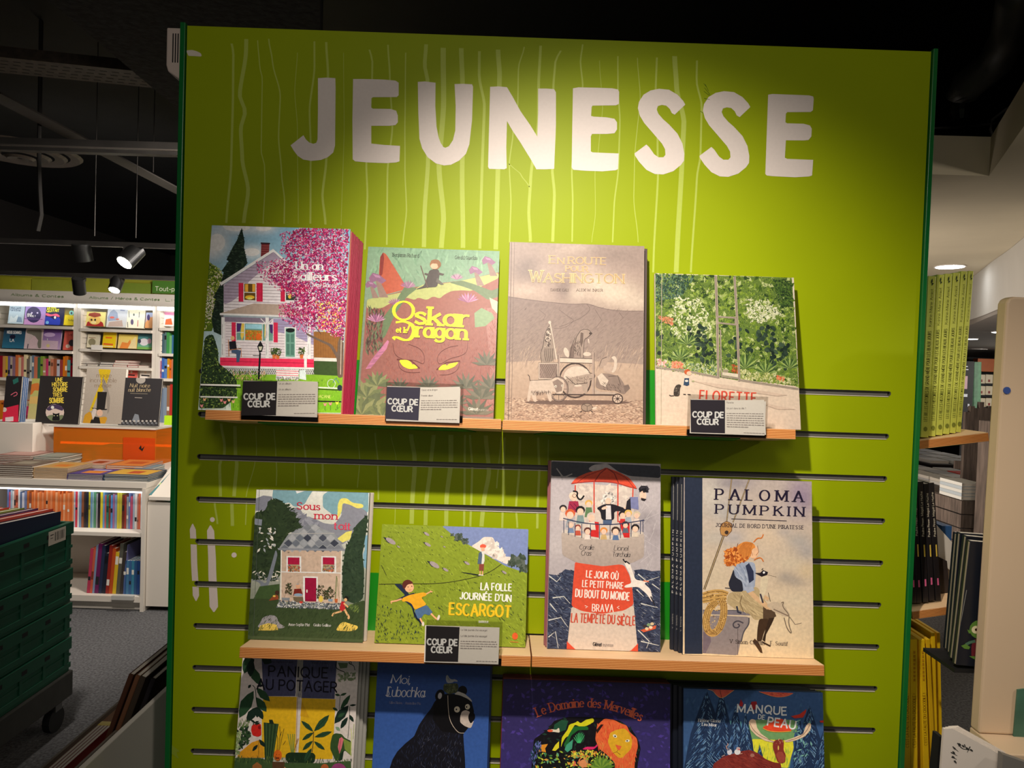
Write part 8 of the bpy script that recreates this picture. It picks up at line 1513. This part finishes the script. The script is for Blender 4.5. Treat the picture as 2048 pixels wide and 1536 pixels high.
# dark tables receding
def dtable(pa, pb_, y0, y1, ztop, label):
    x0 = W(pa, 900, y0).x; e = tag(empty('dark_table', (x0, y0, 0)), label, 'table', 'dark display tables in the right aisle'); w = .75
    MB().box(0, w, 0, y1-y0, .12, ztop).build('body', mat('table_black', (44, 40, 38), .6, noise=.1), e, bevel=.005); MB().box(-.01, w+.01, -.01, y1-y0+.01, ztop+.0005, ztop+.02).build('top_board', mat('table_black', (44, 40, 38)), e)
    for sx in (.06, w-.06):
        for sy in (.08, y1-y0-.08): MB().tube([(sx-.012, sy, .05), (sx+.012, sy, .05)], .05, 12).build('wheel', BLACK, e)
    return x0, e
x1_, _ = dtable(1893, 0, 3.9, 5.0, .72, 'nearer dark table with white and red books in the right aisle')
x2_, _ = dtable(1862, 0, 5.2, 6.8, .74, 'farther dark table with pale books in the right aisle')
wr = [(206, 204, 200), (190, 190, 186), (214, 208, 196), (170, 170, 170), (196, 60, 50), (206, 200, 190)]
for k in range(14):
    xx = x1_+.02+(k % 3)*.2; yy = 3.93+(k//3)*.21
    for j in range(2): flat('book', xx, xx+.16, yy, yy+.19, .7405+.024*j, .0235, wr[(k+j*2) % 6], f'{cname(wr[(k+j*2) % 6])} {["lower", "upper"][j]} book on the nearer dark table, {ordn(k//3)} line, {ordn(k % 3)} pile', 'books on the nearer dark table')
for k in range(15):
    xx = x2_+.03+(k % 3)*.22; yy = 5.25+(k//3)*.28; flat('book', xx, xx+.18, yy, yy+.24, .7605, .03, wr[(k*5) % 4], f'{cname(wr[(k*5) % 4])} book on the farther dark table, {ordn(k//3)} line, {ordn(k % 3)} from the left', 'books on the farther dark table')
# plush basket
e = tag(empty('wire_basket', (W(1850, 930, 6.9).x-.1, 6.9, 0)), 'floor box of soft round toys at the far end of the aisle', 'basket')
x0, x1, z0, z1 = rect(1832, 935, 1860, 985, 6.9); ex = e.location.x
MB().box(x0-ex, x1-ex, 0, .3, 0, z1).build('box_body', mat('box_brown', (120, 100, 84), .7, noise=.4, nscale=12), e)
for k, (px, py, c_) in enumerate(((1845, 908, (150, 80, 100)), (1866, 911, (80, 140, 60)), (1856, 918, (110, 90, 90)), (1838, 916, (120, 100, 110)), (1848, 928, (100, 90, 100)), (1862, 927, (90, 80, 76)))):
    cc = W(px, py, 7.05); me = bpy.data.meshes.new('toy'); bmv = MB(); R_ = .055
    rings = [(R_*math.sin(math.pi*j/8), R_*math.cos(math.pi*j/8)) for j in range(1, 8)]
    bmv.tube([(0, 0, zz_) for r_, zz_ in rings], [r_ for r_, zz_ in rings], 12); o = bmv.build('soft_ball', mat('toy_%d' % k, c_, .9, noise=.2, nscale=30), smooth=True, loc=(cc.x, 7.05, max(cc.z, z1+.04)))
    tag(o, ['pink', 'green', 'mauve grey', 'lilac', 'dark mauve', 'brown'][k]+' soft toy ball in the far floor box', 'toy', 'soft toy balls')
# dark ornament standing by the cream fixture
c = W(1995, 822, 3.0); e = tag(empty('vase', (c.x, 3.0, 0)), 'brown vase with a blue grey leaf shape before the far bookcase', 'vase')
zb_ = W(1995, 842, 3.0).z; MB().tube([(0, 0, zb_), (0, 0, zb_+.03), (0, 0, zb_+.07)], [.016, .024, .02], 14).build('body', WD, e); MB().tube([(0, 0, zb_+.07), (0.004, 0, zb_+.10), (0.006, 0, zb_+.13), (.006, 0, zb_+.145)], [.006, .014, .012, .003], 10).build('leaf', mat('leaf_grey', (90, 100, 116), .6), e)
MB().box(-.10, .1, -.14, .02, 0, zb_).build('pedestal', WD, e)
wq = pbox('white_poster', 1977, 865, 1996, 1250, 3.3, .02, mat('frame_white', (190, 190, 196), .5), 'narrow white framed poster beside the plank screen', 'poster'); pbox('picture', 1981, 872, 1996, 918, 3.295, .004, mat('poster_dark', (60, 50, 70), .6, noise=.5, nscale=30), None, None, parent=wq); pbox('picture', 1980, 925, 1995, 972, 3.295, .004, mat('poster_dark', (60, 50, 70)), None, None, parent=wq); pbox('picture', 1979, 980, 1994, 1028, 3.295, .004, mat('poster_navy', (40, 44, 70), .6), None, None, parent=wq)
